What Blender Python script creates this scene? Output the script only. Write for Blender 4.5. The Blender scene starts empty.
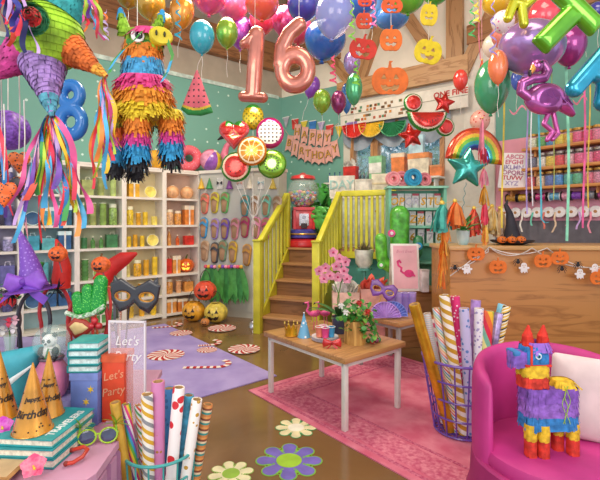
import bpy, bmesh, math, random
import numpy as np
from mathutils import Vector as Vec, Matrix, Euler
random.seed(7)
R_ = random.Random(11)
SC = bpy.context.scene
COL = SC.collection
PI = math.pi
F = 430.0; HZ = 222.0; CH = 1.6
def P(px, py, Y): return Vec(((px-300)/F*Y, Y, CH+(HZ-py)/F*Y))
def G(px, py, z=0.0):
    Y = (CH-z)*F/(py-HZ); return Vec(((px-300)/F*Y, Y, z))
def PX(px, Y): return (px-300)/F*Y
U = Vec((.7705, .6374, 0)); W = Vec((-.6374, .7705, 0))      # room axes: along the left wall, along the table
AU = math.atan2(U.y, U.x)
# ---------- materials
_mc = {}
def lin(h):
    if not isinstance(h, str): return tuple(h)+(1,) if len(h) == 3 else h
    h = h.lstrip('#'); c = [int(h[i:i+2], 16)/255 for i in (0, 2, 4)]
    return tuple((x/12.92 if x <= .04045 else ((x+.055)/1.055)**2.4) for x in c)+(1,)
def newmat(name):
    m = bpy.data.materials.new(name); m.use_nodes = True
    return m, m.node_tree, m.node_tree.nodes['Principled BSDF']
def mt(c, r=.5, metal=0, var=.12, sc=9, coat=0, alpha=1, trans=0, c2=None, bump=0, em=0, det=3, sheen=0):
    k = (c, r, metal, var, sc, coat, alpha, trans, c2, bump, em, det)
    if k in _mc: return _mc[k]
    m, nt, b = newmat('paint_'+str(c)); N = nt.nodes; L = nt.links
    b.inputs['Roughness'].default_value = r; b.inputs['Metallic'].default_value = metal
    b.inputs['Coat Weight'].default_value = coat; b.inputs['Coat Roughness'].default_value = .08
    b.inputs['Alpha'].default_value = alpha; b.inputs['Transmission Weight'].default_value = trans
    col = lin(c); b.inputs['Base Color'].default_value = col
    if em:
        b.inputs['Emission Color'].default_value = col; b.inputs['Emission Strength'].default_value = em
    if var or c2 or bump:
        tc = N.new('ShaderNodeTexCoord'); nz = N.new('ShaderNodeTexNoise'); nz.inputs['Scale'].default_value = sc
        nz.inputs['Detail'].default_value = det; L.new(tc.outputs['Object'], nz.inputs['Vector'])
        if var or c2:
            cr = N.new('ShaderNodeValToRGB'); L.new(nz.outputs['Fac'], cr.inputs['Fac'])
            cr.color_ramp.elements[0].position = .35; cr.color_ramp.elements[1].position = .65
            a = lin(c2) if c2 else tuple(x*(1-2.2*var) for x in col[:3])+(1,)
            d = col if c2 else tuple(min(1, x*(1+1.3*var)+.03*var) for x in col[:3])+(1,)
            cr.color_ramp.elements[0].color = a; cr.color_ramp.elements[1].color = d
            L.new(cr.outputs['Color'], b.inputs['Base Color'])
        if bump:
            bp = N.new('ShaderNodeBump'); bp.inputs['Strength'].default_value = bump; bp.inputs['Distance'].default_value = .02
            L.new(nz.outputs['Fac'], bp.inputs['Height']); L.new(bp.outputs['Normal'], b.inputs['Normal'])
    _mc[k] = m; return m
def stripes(cols, k=1, m=3.0, r=.35, metal=0):
    """spiral bands round the local z axis: k turns of phase per revolution, m bands per metre"""
    key = ('sp', tuple(cols), k, m, r, metal)
    if key in _mc: return _mc[key]
    mm, nt, b = newmat('spiral_stripes'); N = nt.nodes; L = nt.links
    b.inputs['Roughness'].default_value = r; b.inputs['Metallic'].default_value = metal
    tc = N.new('ShaderNodeTexCoord'); sx = N.new('ShaderNodeSeparateXYZ'); L.new(tc.outputs['Object'], sx.inputs[0])
    at = N.new('ShaderNodeMath'); at.operation = 'ARCTAN2'; L.new(sx.outputs['Y'], at.inputs[0]); L.new(sx.outputs['X'], at.inputs[1])
    a1 = N.new('ShaderNodeMath'); a1.operation = 'MULTIPLY'; a1.inputs[1].default_value = k/(2*PI); L.new(at.outputs[0], a1.inputs[0])
    z1 = N.new('ShaderNodeMath'); z1.operation = 'MULTIPLY_ADD'; z1.inputs[1].default_value = m; L.new(sx.outputs['Z'], z1.inputs[0]); L.new(a1.outputs[0], z1.inputs[2])
    fr = N.new('ShaderNodeMath'); fr.operation = 'FRACT'; L.new(z1.outputs[0], fr.inputs[0])
    cr = N.new('ShaderNodeValToRGB'); cr.color_ramp.interpolation = 'CONSTANT'; L.new(fr.outputs[0], cr.inputs['Fac'])
    e = cr.color_ramp.elements; e[0].color = lin(cols[0]); e[0].position = 0; e[1].position = 1/len(cols); e[1].color = lin(cols[1])
    for i in range(2, len(cols)):
        q = e.new(i/len(cols)); q.color = lin(cols[i])
    L.new(cr.outputs['Color'], b.inputs['Base Color']); _mc[key] = mm; return mm
def dots(bg, fg, sc=30, size=.3, r=.4, rnd=1.0, metal=0):
    key = ('dt', bg, fg, sc, size, r, rnd)
    if key in _mc: return _mc[key]
    mm, nt, b = newmat('dots'); N = nt.nodes; L = nt.links
    b.inputs['Roughness'].default_value = r; b.inputs['Metallic'].default_value = metal
    tc = N.new('ShaderNodeTexCoord'); vo = N.new('ShaderNodeTexVoronoi'); vo.inputs['Scale'].default_value = sc; vo.inputs['Randomness'].default_value = rnd
    L.new(tc.outputs['Object'], vo.inputs['Vector'])
    cr = N.new('ShaderNodeValToRGB'); cr.color_ramp.interpolation = 'CONSTANT'; L.new(vo.outputs['Distance'], cr.inputs['Fac'])
    e = cr.color_ramp.elements; e[0].color = lin(fg); e[1].position = size; e[1].color = lin(bg)
    L.new(cr.outputs['Color'], b.inputs['Base Color']); _mc[key] = mm; return mm
def wood(c1, c2, sc=6, axis='X', r=.45, coat=0, dist=6):
    key = ('wd', c1, c2, sc, axis, r)
    if key in _mc: return _mc[key]
    mm, nt, b = newmat('wood_grain'); N = nt.nodes; L = nt.links
    b.inputs['Roughness'].default_value = r; b.inputs['Coat Weight'].default_value = coat
    tc = N.new('ShaderNodeTexCoord'); mp = N.new('ShaderNodeMapping')
    mp.inputs['Scale'].default_value = {'X': (.25, 2, 2), 'Y': (2, .25, 2), 'Z': (2, 2, .25)}[axis]
    L.new(tc.outputs['Object'], mp.inputs['Vector'])
    nz = N.new('ShaderNodeTexNoise'); nz.inputs['Scale'].default_value = sc; nz.inputs['Detail'].default_value = 5; nz.inputs['Distortion'].default_value = dist*.2
    L.new(mp.outputs[0], nz.inputs['Vector'])
    mu = N.new('ShaderNodeMath'); mu.operation = 'MULTIPLY'; mu.inputs[1].default_value = 7; L.new(nz.outputs['Fac'], mu.inputs[0])
    pp = N.new('ShaderNodeMath'); pp.operation = 'PINGPONG'; pp.inputs[1].default_value = 1; L.new(mu.outputs[0], pp.inputs[0])
    cr = N.new('ShaderNodeValToRGB'); L.new(pp.outputs[0], cr.inputs['Fac'])
    cr.color_ramp.elements[0].color = lin(c2); cr.color_ramp.elements[1].color = lin(c1); cr.color_ramp.elements[1].position = .45
    L.new(cr.outputs['Color'], b.inputs['Base Color']); _mc[key] = mm; return mm
GLASS = None
def glass(tint='#e8f6f4', alpha=.22, r=.04):
    key = ('gl', tint, alpha)
    if key in _mc: return _mc[key]
    m, nt, b = newmat('clear_glass'); b.inputs['Base Color'].default_value = lin(tint); b.inputs['Roughness'].default_value = r
    b.inputs['Alpha'].default_value = alpha; b.inputs['Coat Weight'].default_value = .6; _mc[key] = m; return m
# ---------- mesh builder
def rot(rx=0, ry=0, rz=0): return Euler((rx, ry, rz)).to_matrix().to_4x4()
def TR(x=0, y=0, z=0, rx=0, ry=0, rz=0, s=1):
    return Matrix.Translation((x, y, z)) @ rot(rx, ry, rz) @ (Matrix.Scale(s, 4) if not isinstance(s, tuple) else Matrix.Diagonal((*s, 1)))
def mdir(p, d):
    """matrix at p whose z axis points along d"""
    return Matrix.Translation(p) @ Vec(d).to_track_quat('Z', 'Y').to_matrix().to_4x4()
class B:
    def __init__(s): s.v = []; s.f = []; s.m = []
    def add(s, vs, fs, mi=0, M=None):
        o = len(s.v)
        s.v += [tuple(M @ Vec(v)) if M is not None else tuple(v) for v in vs]
        s.f += [tuple(i+o for i in f) for f in fs]
        s.m += (list(mi) if isinstance(mi, (list, tuple)) else [mi]*len(fs)); return s
    def box(s, x0, x1, y0, y1, z0, z1, mi=0, M=None, bev=0):
        if bev:
            b = min(bev, abs(x1-x0)/3, abs(y1-y0)/3, abs(z1-z0)/3)
            bm = bmesh.new(); bmesh.ops.create_cube(bm, size=1)
            for v in bm.verts: v.co = Vec((x0+(x1-x0)*(v.co.x+.5), y0+(y1-y0)*(v.co.y+.5), z0+(z1-z0)*(v.co.z+.5)))
            bmesh.ops.bevel(bm, geom=bm.edges[:], offset=b, segments=2, affect='EDGES', profile=.5)
            bm.verts.index_update(); s.add([v.co for v in bm.verts], [[v.index for v in f.verts] for f in bm.faces], mi, M); bm.free(); return s
        v = [(x, y, z) for x in (x0, x1) for y in (y0, y1) for z in (z0, z1)]
        return s.add(v, [(0, 1, 3, 2), (4, 6, 7, 5), (0, 4, 5, 1), (2, 3, 7, 6), (0, 2, 6, 4), (1, 5, 7, 3)], mi, M)
    def lathe(s, prof, n=20, mi=0, M=None, cap=True, a0=0, a1=2*PI, mfn=None, sx=1, sy=1):
        v = []; f = []; ms = []; full = abs(a1-a0-2*PI) < 1e-6; c = n if full else n+1
        for r, z in prof:
            for i in range(c):
                a = a0+(a1-a0)*i/n; v.append((r*math.cos(a)*sx, r*math.sin(a)*sy, z))
        for j in range(len(prof)-1):
            for i in range(n):
                k = (i+1) % c
                f.append((j*c+i, j*c+k, (j+1)*c+k, (j+1)*c+i)); ms.append(mfn(i/n, j/(len(prof)-1)) if mfn else mi)
        if cap and full:
            if prof[0][0] > 1e-5: f.append(tuple(reversed(range(c)))); ms.append(ms[0])
            if prof[-1][0] > 1e-5: f.append(tuple((len(prof)-1)*c+i for i in range(c))); ms.append(ms[-1])
        return s.add(v, f, ms, M)
    def cyl(s, r, z0, z1, n=16, mi=0, M=None, r2=None): return s.lathe([(r, z0), (r if r2 is None else r2, z1)], n, mi, M)
    def sph(s, r, c=(0, 0, 0), n=14, mi=0, M=None, sx=1, sy=1, sz=1, mfn=None):
        k = max(6, n//2)
        pr = [(r*math.sin(PI*i/k)+(1e-6), -r*sz*math.cos(PI*i/k)) for i in range(k+1)]
        MM = Matrix.Translation(c) if M is None else M @ Matrix.Translation(c)
        return s.lathe(pr, n, mi, MM, cap=False, sx=sx, sy=sy, mfn=mfn)
    def tube(s, pts, r, n=8, mi=0, M=None, closed=False, rs=None):
        pts = [Vec(p) for p in pts]; L = len(pts); v = []; f = []
        prev = None
        for i, p in enumerate(pts):
            if closed: d = pts[(i+1) % L]-pts[i-1]
            else: d = pts[min(i+1, L-1)]-pts[max(i-1, 0)]
            if d.length < 1e-9: d = Vec((0, 0, 1))
            d.normalize()
            if prev is None:
                a = Vec((0, 0, 1)) if abs(d.z) < .9 else Vec((1, 0, 0)); x = d.cross(a).normalized()
            else:
                x = prev-d*prev.dot(d)
                x = x.normalized() if x.length > 1e-6 else d.orthogonal().normalized()
            prev = x; y = d.cross(x); rr = rs[i] if rs else r
            for k in range(n): v.append(p+x*rr*math.cos(2*PI*k/n)+y*rr*math.sin(2*PI*k/n))
        for i in range(L if closed else L-1):
            j = (i+1) % L
            for k in range(n): f.append((i*n+k, i*n+(k+1) % n, j*n+(k+1) % n, j*n+k))
        if not closed: f.append(tuple(reversed(range(n)))); f.append(tuple((L-1)*n+k for k in range(n)))
        return s.add(v, f, mi, M)
    def ring(s, R, r, z=0, n=24, m=6, mi=0, M=None): return s.tube([(R*math.cos(2*PI*i/n), R*math.sin(2*PI*i/n), z) for i in range(n)], r, m, mi, M, True)
    def prism(s, poly, z0, z1, mi=0, M=None, ms=None):
        n = len(poly); v = [(x, y, z0) for x, y in poly]+[(x, y, z1) for x, y in poly]
        return s.add(v, [tuple(reversed(range(n))), tuple(range(n, 2*n))]+[(i, (i+1) % n, n+(i+1) % n, n+i) for i in range(n)], mi, M)
    def strip(s, pts, w, side, mi=0, M=None):
        """flat ribbon along pts; side: width direction vector or function(i)"""
        v = []; n = len(pts)
        for i, p in enumerate(pts):
            d = Vec(side(i) if callable(side) else side)*(w/2); p = Vec(p); v += [p-d, p+d]
        return s.add(v, [(2*i, 2*i+1, 2*i+3, 2*i+2) for i in range(n-1)], mi, M)
    def obj(s, name, mats, parent=None, smooth=True, label=None, kind=None, loc=None, rz=0, ang=.7):
        me = bpy.data.meshes.new(name); me.from_pydata(s.v, [], s.f)
        if not isinstance(mats, (list, tuple)): mats = [mats]
        for m in mats: me.materials.append(m)
        me.polygons.foreach_set('material_index', s.m)
        if smooth:
            me.polygons.foreach_set('use_smooth', [True]*len(s.f))
        me.update()
        bm = bmesh.new(); bm.from_mesh(me); bmesh.ops.recalc_face_normals(bm, faces=bm.faces[:])
        if smooth:
            for e in bm.edges:
                if len(e.link_faces) == 2 and e.calc_face_angle(0) > ang: e.smooth = False
        bm.to_mesh(me); bm.free()
        o = bpy.data.objects.new(name, me); COL.objects.link(o)
        if parent: o.parent = parent
        if loc is not None: o.location = loc
        o.rotation_euler.z = rz
        if label: o['label'] = label
        if kind: o['kind'] = kind
        return o
_labels = {}
def tag(o, label, cat, group=None, kind=None):
    o['label'] = label; o['category'] = cat
    if group: o['group'] = group
    if kind: o['kind'] = kind
    return o
def T(name, label, cat, loc=(0, 0, 0), rz=0, group=None, rx=0, ry=0, sc=1):
    o = bpy.data.objects.new(name, None); COL.objects.link(o); o.empty_display_size = .05
    o.location = loc; o.rotation_euler = (rx, ry, rz); o.scale = (sc, sc, sc)
    return tag(o, label, cat, group)
def copy_tree(o, parent=None):
    c = o.copy(); COL.objects.link(c)
    if parent: c.parent = parent
    for ch in [x for x in COL.objects if x.parent == o]: copy_tree(ch, c)
    return c
def dup(root, loc, rz=None, label=None, group=None, sc=None):
    c = copy_tree(root); c.location = loc
    if rz is not None: c.rotation_euler.z = rz
    if label: c['label'] = label
    if group: c['group'] = group
    if sc: c.scale = (sc,)*3
    return c
def text_mesh(s, size, M, depth=.001, mi=0, bb=None, align='CENTER', shear=0, space=1.0, bold=0):
    """adds letters as geometry to builder bb (letters in the local XY plane of M)"""
    cu = bpy.data.curves.new('t', 'FONT'); cu.body = s; cu.size = size; cu.align_x = align; cu.align_y = 'CENTER'
    cu.extrude = depth; cu.shear = shear; cu.space_line = space; cu.resolution_u = 2; cu.offset = bold
    ob = bpy.data.objects.new('t', cu); me = bpy.data.meshes.new_from_object(ob)
    bb.add([v.co.copy() for v in me.vertices], [tuple(p.vertices) for p in me.polygons], mi, M)
    bpy.data.objects.remove(ob); bpy.data.curves.remove(cu); bpy.data.meshes.remove(me)
    return bb
FACE = rot(PI/2, 0, 0)      # local XY plane -> upright XZ plane facing -Y
# ---------- signed distance shapes, inflated
def s_cap(ax, ay, bx, by, r, r2=None):
    r2 = r if r2 is None else r2
    def f(x, y):
        dx, dy = bx-ax, by-ay; t = np.clip(((x-ax)*dx+(y-ay)*dy)/(dx*dx+dy*dy+1e-12), 0, 1)
        return np.hypot(x-ax-t*dx, y-ay-t*dy)-(r+(r2-r)*t)
    return f
def s_circ(cx, cy, r, sy=1): return lambda x, y: np.hypot(x-cx, (y-cy)/sy)-r
def s_poly(pts, rnd=0):
    pts = [tuple(p) for p in pts]
    def f(x, y):
        d = np.full(np.shape(x), 1e9); ins = np.zeros(np.shape(x), bool); n = len(pts)
        for i in range(n):
            ax, ay = pts[i]; bx, by = pts[(i+1) % n]; dx, dy = bx-ax, by-ay
            t = np.clip(((x-ax)*dx+(y-ay)*dy)/(dx*dx+dy*dy+1e-12), 0, 1)
            d = np.minimum(d, np.hypot(x-ax-t*dx, y-ay-t*dy))
            c = ((ay > y) != (by > y)) & (x < (bx-ax)*(y-ay)/((by-ay) if by != ay else 1e-12)+ax); ins ^= c
        return np.where(ins, -d, d)-rnd
    return f
def s_box(x0, x1, y0, y1, r=0): return s_poly([(x0, y0), (x1, y0), (x1, y1), (x0, y1)], r)
def s_path(pts, r):
    fs = [s_cap(*pts[i], *pts[i+1], r) for i in range(len(pts)-1)]
    return s_or(*fs)
def s_or(*fs): return lambda x, y: np.minimum.reduce([f(x, y) for f in fs])
def s_sub(a, *bs): return lambda x, y: np.maximum.reduce([a(x, y)]+[-b(x, y) for b in bs])
def s_and(a, b): return lambda x, y: np.maximum(a(x, y), b(x, y))
def star_pts(n, R, r, a0=PI/2): return [((R if i % 2 == 0 else r)*math.cos(a0+PI*i/n), (R if i % 2 == 0 else r)*math.sin(a0+PI*i/n)) for i in range(2*n)]
def puff(bb, f, bnd, n=40, R=.05, th=.03, M=None, mfn=None, flat=0.0, back=True):
    """inflate the region f<0 in the XY plane; local +Z is the front"""
    x0, x1, y0, y1 = bnd; st = max(x1-x0, y1-y0)/n
    xs = np.arange(x0, x1+st, st); ys = np.arange(y0, y1+st, st); X, Y = np.meshgrid(xs, ys)
    D = f(X, Y); ins = D < 0; nx, ny = X.shape[1], X.shape[0]
    cell = ins[:-1, :-1] | ins[1:, :-1] | ins[:-1, 1:] | ins[1:, 1:]
    need = np.zeros_like(ins)
    need[:-1, :-1] |= cell; need[1:, :-1] |= cell; need[:-1, 1:] |= cell; need[1:, 1:] |= cell
    X2, Y2 = X.copy(), Y.copy(); bd = need & ~ins; e = st*.05
    for _ in range(3):
        d = f(X2, Y2); gx = (f(X2+e, Y2)-f(X2-e, Y2))/(2*e); gy = (f(X2, Y2+e)-f(X2, Y2-e))/(2*e); g = gx*gx+gy*gy+1e-9
        X2 = np.where(bd, X2-d*gx/g, X2); Y2 = np.where(bd, Y2-d*gy/g, Y2)
    q = np.clip(-D/R, 0, 1); H = np.where(ins, th*np.sqrt(1-(1-q)**2)+flat, flat)
    idx = {}; vs = []; fs = []; ms = []
    def vi(j, i, sgn):
        k = (j, i, sgn if (ins[j, i] or flat) else 0)
        if k not in idx: idx[k] = len(vs); vs.append((X2[j, i], Y2[j, i], sgn*H[j, i]))
        return idx[k]
    for j in range(ny-1):
        for i in range(nx-1):
            if not cell[j, i]: continue
            m = mfn((X[j, i]+st/2), (Y[j, i]+st/2)) if mfn else 0
            fs.append((vi(j, i, 1), vi(j, i+1, 1), vi(j+1, i+1, 1), vi(j+1, i, 1))); ms.append(m)
            if back: fs.append((vi(j, i, -1), vi(j+1, i, -1), vi(j+1, i+1, -1), vi(j, i+1, -1))); ms.append(m)
            if flat:
                for (ja, ia, jb, ib, oj, oi) in ((j, i, j, i+1, j-1, i), (j+1, i+1, j+1, i, j+1, i), (j, i+1, j+1, i+1, j, i+1), (j+1, i, j, i, j, i-1)):
                    if not (0 <= oj < ny-1 and 0 <= oi < nx-1) or not cell[oj, oi]:
                        fs.append((vi(ja, ia, 1), vi(ja, ia, -1), vi(jb, ib, -1), vi(jb, ib, 1))); ms.append(m)
    bb.add(vs, fs, ms, M); return bb
def arc(cx, cy, rx, ry, a0, a1, n=14): return [(cx+rx*math.cos(math.radians(a0+(a1-a0)*i/n)), cy+ry*math.sin(math.radians(a0+(a1-a0)*i/n))) for i in range(n+1)]
ORD = ['first', 'second', 'third', 'fourth', 'fifth', 'sixth', 'seventh', 'eighth', 'ninth', 'tenth', 'eleventh', 'twelfth']
# ================= camera, light
cam = bpy.data.cameras.new('camera'); co = bpy.data.objects.new('camera', cam); COL.objects.link(co)
co.location = (0, 0, CH); co.rotation_euler = (PI/2, 0, 0)
cam.sensor_width = 36; cam.lens = F*36/600; cam.shift_y = -(240-HZ)/600; cam.clip_start = .05
SC.camera = co
SC.view_settings.view_transform = 'Standard'; SC.view_settings.look = 'None'
wd = bpy.data.worlds.new('world'); SC.world = wd; wd.use_nodes = True
bg = wd.node_tree.nodes['Background']; bg.inputs[0].default_value = lin('#e6f0fb'); bg.inputs[1].default_value = 1.08
def area(name, loc, size, power, col, tgt):
    l = bpy.data.lights.new(name, 'AREA'); l.size = size; l.energy = power; l.color = lin(col)[:3]
    o = bpy.data.objects.new(name, l); COL.objects.link(o); o.location = loc
    o.rotation_euler = (Vec(tgt)-Vec(loc)).to_track_quat('-Z', 'Y').to_euler(); return o
area('ceiling_fill', (-.6, 4.6, 4.9), 1.6, 190, '#fff0d8', (-.3, 5.2, 0))  # added fill light below the ceiling, not a real fixture
area('ceiling_fill', (1.4, 2.2, 5.6), 1.8, 60, '#fff0d8', (.8, 3.6, 0))  # second added overhead fill, no fixture here
area('front_fill', (-1.6, -1.2, 3.4), 2.5, 85, '#fff4e4', (0, 4.5, 1.2))  # fill light added behind the camera, no lamp of the shop
area('front_fill', (2.6, -.6, 3.2), 2.0, 55, '#ffe9e6', (1, 4.5, 1.4))  # second fill added behind the camera
# ================= shell
CA = Vec((-2.0, 7.85, 0))-U*6.6            # near end of the left wall
CC = Vec((-.387, 9.18, 0))                 # back corner
CD = Vec((2.71, 6.86, 0))                  # back right corner
RD = Vec((.637, -.771, 0)); CE = CD+RD*6
def struct(o): o['kind'] = 'structure'; return o
def concrete():
    m, nt, b = newmat('polished_brown_concrete'); N = nt.nodes; L = nt.links
    tc = N.new('ShaderNodeTexCoord'); n1 = N.new('ShaderNodeTexNoise'); n1.inputs['Scale'].default_value = 1.1; n1.inputs['Detail'].default_value = 7; n1.inputs['Distortion'].default_value = .8
    L.new(tc.outputs['Object'], n1.inputs['Vector']); cr = N.new('ShaderNodeValToRGB'); L.new(n1.outputs['Fac'], cr.inputs['Fac'])
    e = cr.color_ramp.elements; e[0].position = .25; e[0].color = lin('#6d5236'); e[1].position = .8; e[1].color = lin('#9a7850')
    q = e.new(.5); q.color = lin('#82633f')
    L.new(cr.outputs['Color'], b.inputs['Base Color']); b.inputs['Roughness'].default_value = .16; b.inputs['Specular IOR Level'].default_value = .6
    return m
bb = B(); pts = [(-7, -1.5), (6.5, -1.5), (6.5, 10), (-7, 10)]
bb.prism(pts, -.06, 0); struct(bb.obj('floor', concrete(), smooth=False))
# teal wall with little white dots
def dotted_teal():
    m = dots('#76ae9f', '#d2ece2', 4.2, .085, .7, .15)
    return m
TEAL = dotted_teal(); TAUPE = mt('#b5a996', .8, var=.05, sc=3)
CREAM = mt('#efe6d2', .8, var=.05, sc=2)
BEAM = wood('#a8744a', '#7d5231', 5, 'X'); BEAML = wood('#c08c5a', '#99683d', 5, 'Z')
def wall_frame(A, Bp):
    d = (Bp-A); L = d.length; a = math.atan2(d.y, d.x); return Matrix.Translation(A) @ rot(0, 0, a), L, a
def wall(name, A, Bp, segs, holes=(), ztop=6.2, th=.15):
    """wall slab from A to Bp; local y>0 is behind (outside). segs: [(z0,z1,mat index)]; holes [(x0,x1,z0,z1)]"""
    M, L, a = wall_frame(A, Bp); bb = B(); mats = []
    for z0, z1, m in segs:
        if m not in mats: mats.append(m)
        cuts = sorted({z0, z1}|{z for h in holes for z in h[2:] if z0 < z < z1})
        for i in range(len(cuts)-1):
            a0, a1 = cuts[i], cuts[i+1]; x = 0
            for h in sorted(h for h in holes if h[2] <= a0+1e-6 and h[3] >= a1-1e-6):
                bb.box(x, h[0], 0, th, a0, a1, mats.index(m)); x = h[1]
            bb.box(x, L, 0, th, a0, a1, mats.index(m))
    o = bb.obj(name, mats, smooth=False); o.matrix_world = M; return struct(o), M, L, a
wall_l, ML, LL, AL = wall('wall_left', CA, CC, [(0, 4.25, TEAL), (4.25, 6.2, TAUPE)])
# ---- back wall with window openings, coordinates: local x from the back corner
BL = (CD-CC).length; bd = (CD-CC).normalized()
def bx(px):   # local x on back wall under pixel px
    r = (px-300)/F; return (r*CC.y-CC.x)/(bd.x-r*bd.y)
win = [(bx(354), bx(373), 2.25, 3.35), (bx(378), bx(442), 2.25, 3.35)]
wall_b, MB_, LB, AB = wall('wall_back', CC, CD, [(0, 4.25, TEAL), (4.25, 6.2, CREAM)], win)
# lighter plaster facing from the window on
bb = B()
xa = bx(344)
for (x0, x1, z0, z1) in [(xa, win[0][0], 0, 4.25), (win[0][1], win[1][0], 2.25, 3.35), (win[1][1], LB, 0, 4.25), (win[0][0], win[1][1], 0, 2.25), (win[0][0], win[1][1], 3.35, 4.25)]:
    bb.box(x0, x1, -.02, 0, z0, z1)
o = bb.obj('trim_plaster', mt('#d9d3c6', .8, var=.05, sc=3), smooth=False); o.matrix_world = MB_; struct(o)
WHT = mt('#f4f1ea', .5, var=.04)
for i, (x0, x1, z0, z1) in enumerate(win):
    w = bpy.data.objects.new('window_%d' % (i+1), None); COL.objects.link(w); w.matrix_world = MB_; w['kind'] = 'structure'
    f = B(); t = .05
    f.box(x0-t, x0+.02, -.06, .1, z0-t, z1+t); f.box(x1-.02, x1+t, -.06, .1, z0-t, z1+t); f.box(x0, x1, -.06, .1, z1-.02, z1+t); f.box(x0-t, x1+t, -.1, .1, z0-t, z0+.02)
    if i == 1:
        xm = x0+(x1-x0)*.52; f.box(xm-.02, xm+.02, .02, .07, z0, z1)
        f.box(x0, x1, .02, .06, z0+.75, z0+.78)
    f.obj('window_frame', BEAML, w, smooth=False)
    g = B(); g.box(x0, x1, .05, .055, z0, z1); g.obj('pane', glass('#bfe3f2', .25), w, smooth=False)  # pane tint lightened to stand in for daylight brightness
# beam along top of back wall and left wall
bb = B(); bb.box(bx(340), LB, -.12, -.0, 3.9, 4.25); o = bb.obj('trim_1', wood('#c99a68', '#a87443', 5, 'X'), smooth=False); o.matrix_world = MB_; struct(o)
bb = B(); bb.box(0, LL-.1, -.14, 0, 4.75, 5.3); o = bb.obj('trim_2', BEAM, smooth=False); o.matrix_world = ML; struct(o)
bb = B(); bb.box(0, LL-.1, -.02, 0, 4.2, 4.27); o = bb.obj('trim_3', mt('#cfe3d8', .6), smooth=False); o.matrix_world = ML; struct(o)
# timber braces on the gable, each given by two pixels projected onto the back wall
def onB(px, py):
    x = bx(px); Y = (CC+bd*x).y; return x, CH+(HZ-py)/F*Y
def brace(k, a, b, w, mat=BEAML):
    (x0, z0), (x1, z1) = onB(*a), onB(*b); d = Vec((x1-x0, 0, z1-z0)); L = d.length; ang = math.atan2(d.z, d.x)
    bb = B(); bb.box(0, L, -.06, .06, -w/2, w/2); o = bb.obj('trim_%d' % k, wood('#b98a5c', '#8f6138', 5, 'X'), smooth=False)
    o.matrix_world = MB_ @ Matrix.Translation((x0, -.03-.002*k, z0)) @ rot(0, -ang, 0); struct(o)
brace(4, (357, 92), (386, 10), .22); brace(5, (405, 12), (449, 78), .2); brace(6, (456, 76), (456, -30), .26)
brace(7, (464, 74), (496, 8), .2); brace(8, (300, 20), (360, 92), .2)
brace(9, (386, 10), (380, -40), .22); brace(17, (405, 12), (390, -40), .2)
# right wall
PINK = mt('#eba3b6', .7, var=.05, sc=3); GREYW = mt('#6f6a73', .7, var=.08)
wall_r, MR, LR, AR = wall('wall_right', CD, CE, [(0, 1.62, GREYW), (1.62, 2.82, PINK), (2.82, 4.4, mt('#69a696', .7, var=.05, sc=2)), (4.4, 6.2, CREAM)])
bb = B(); bb.box(-.1, .42, -.04, 0, 0, 4.3); o = bb.obj('trim_10', mt('#e3ddd2', .7, var=.04), smooth=False); o.matrix_world = MR; struct(o)
bb = B(); bb.box(0, LR, -.1, 0, 4.4, 4.7); o = bb.obj('trim_11', BEAM, smooth=False); o.matrix_world = MR; struct(o)
bb = B(); bb.prism([(-7, -.5), (6.5, -.5), (6.5, 10.2), (-7, 10.2)], 6.2, 6.3); struct(bb.obj('ceiling', mt('#cdb89a', .8, var=.08, sc=1.5), smooth=False))
# ceiling rafters over the left half
for i, (x, a) in enumerate([(-3.2, .5), (-1.6, .3), (.2, .1)]):
    bb = B(); bb.box(-.14, .14, -3, 3.4, 5.75, 6.1); o = bb.obj('trim_%d' % (12+i), BEAM, smooth=False); o.location = (x, 5.2, 0); o.rotation_euler.z = a; struct(o)
for nm, MM, L in (('baseboard_left', ML, LL), ('baseboard_back', MB_, LB), ('baseboard_right', MR, LR)):
    bb = B(); bb.box(0, L, -.03, 0, 0, .12); o = bb.obj(nm, mt('#d8cfc0', .5), smooth=False); o.matrix_world = MM; struct(o)
# trees outside the window, crown colours lightened to stand in for daylight
for i, (px, py, Y, r, c) in enumerate([(350, 168, 12.5, .95, '#4f9f8a'), (391, 150, 16.5, 1.3, '#4f96b0'), (424, 172, 12, .75, '#58a87f'), (452, 150, 14.2, .85, '#8fc4d4'), (374, 190, 10.6, .5, '#6fb87a')]):
    t = T('garden_tree', ['dark green bushy tree seen through the narrow window pane', 'tall blue-green tree filling the wide window', 'green tree low outside the wide window', 'pale blue-green tree by the far edge of the window', 'small bright green tree low behind the window boxes'][i], 'tree', (PX(px, Y), Y, 0))
    zc = CH+(HZ-py)/F*Y; b = B(); b.cyl(.1, 0, zc, 8, r2=.05); b.obj('trunk', mt('#5b4a38', .8), t)
    b = B()
    for k in range(420):
        a, q = R_.random()*2*PI, math.acos(2*R_.random()-1); rr = r*(.35+.65*R_.random()**.5)
        p = Vec((rr*math.cos(a)*math.sin(q), rr*math.sin(a)*math.sin(q), zc+rr*math.cos(q))); s = .16*r
        d1 = Vec((R_.uniform(-1, 1), R_.uniform(-1, 1), R_.uniform(-1, 1))).normalized()*s; d2 = d1.orthogonal().normalized()*s*.6
        b.add([p-d1, p+d2, p+d1, p-d2], [(0, 1, 2, 3)], R_.choice([0, 0, 1]))
    b.obj('crown', [mt(c, .7, var=.25, sc=2), mt('#9fd0d8', .7)], t, smooth=False)
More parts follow.
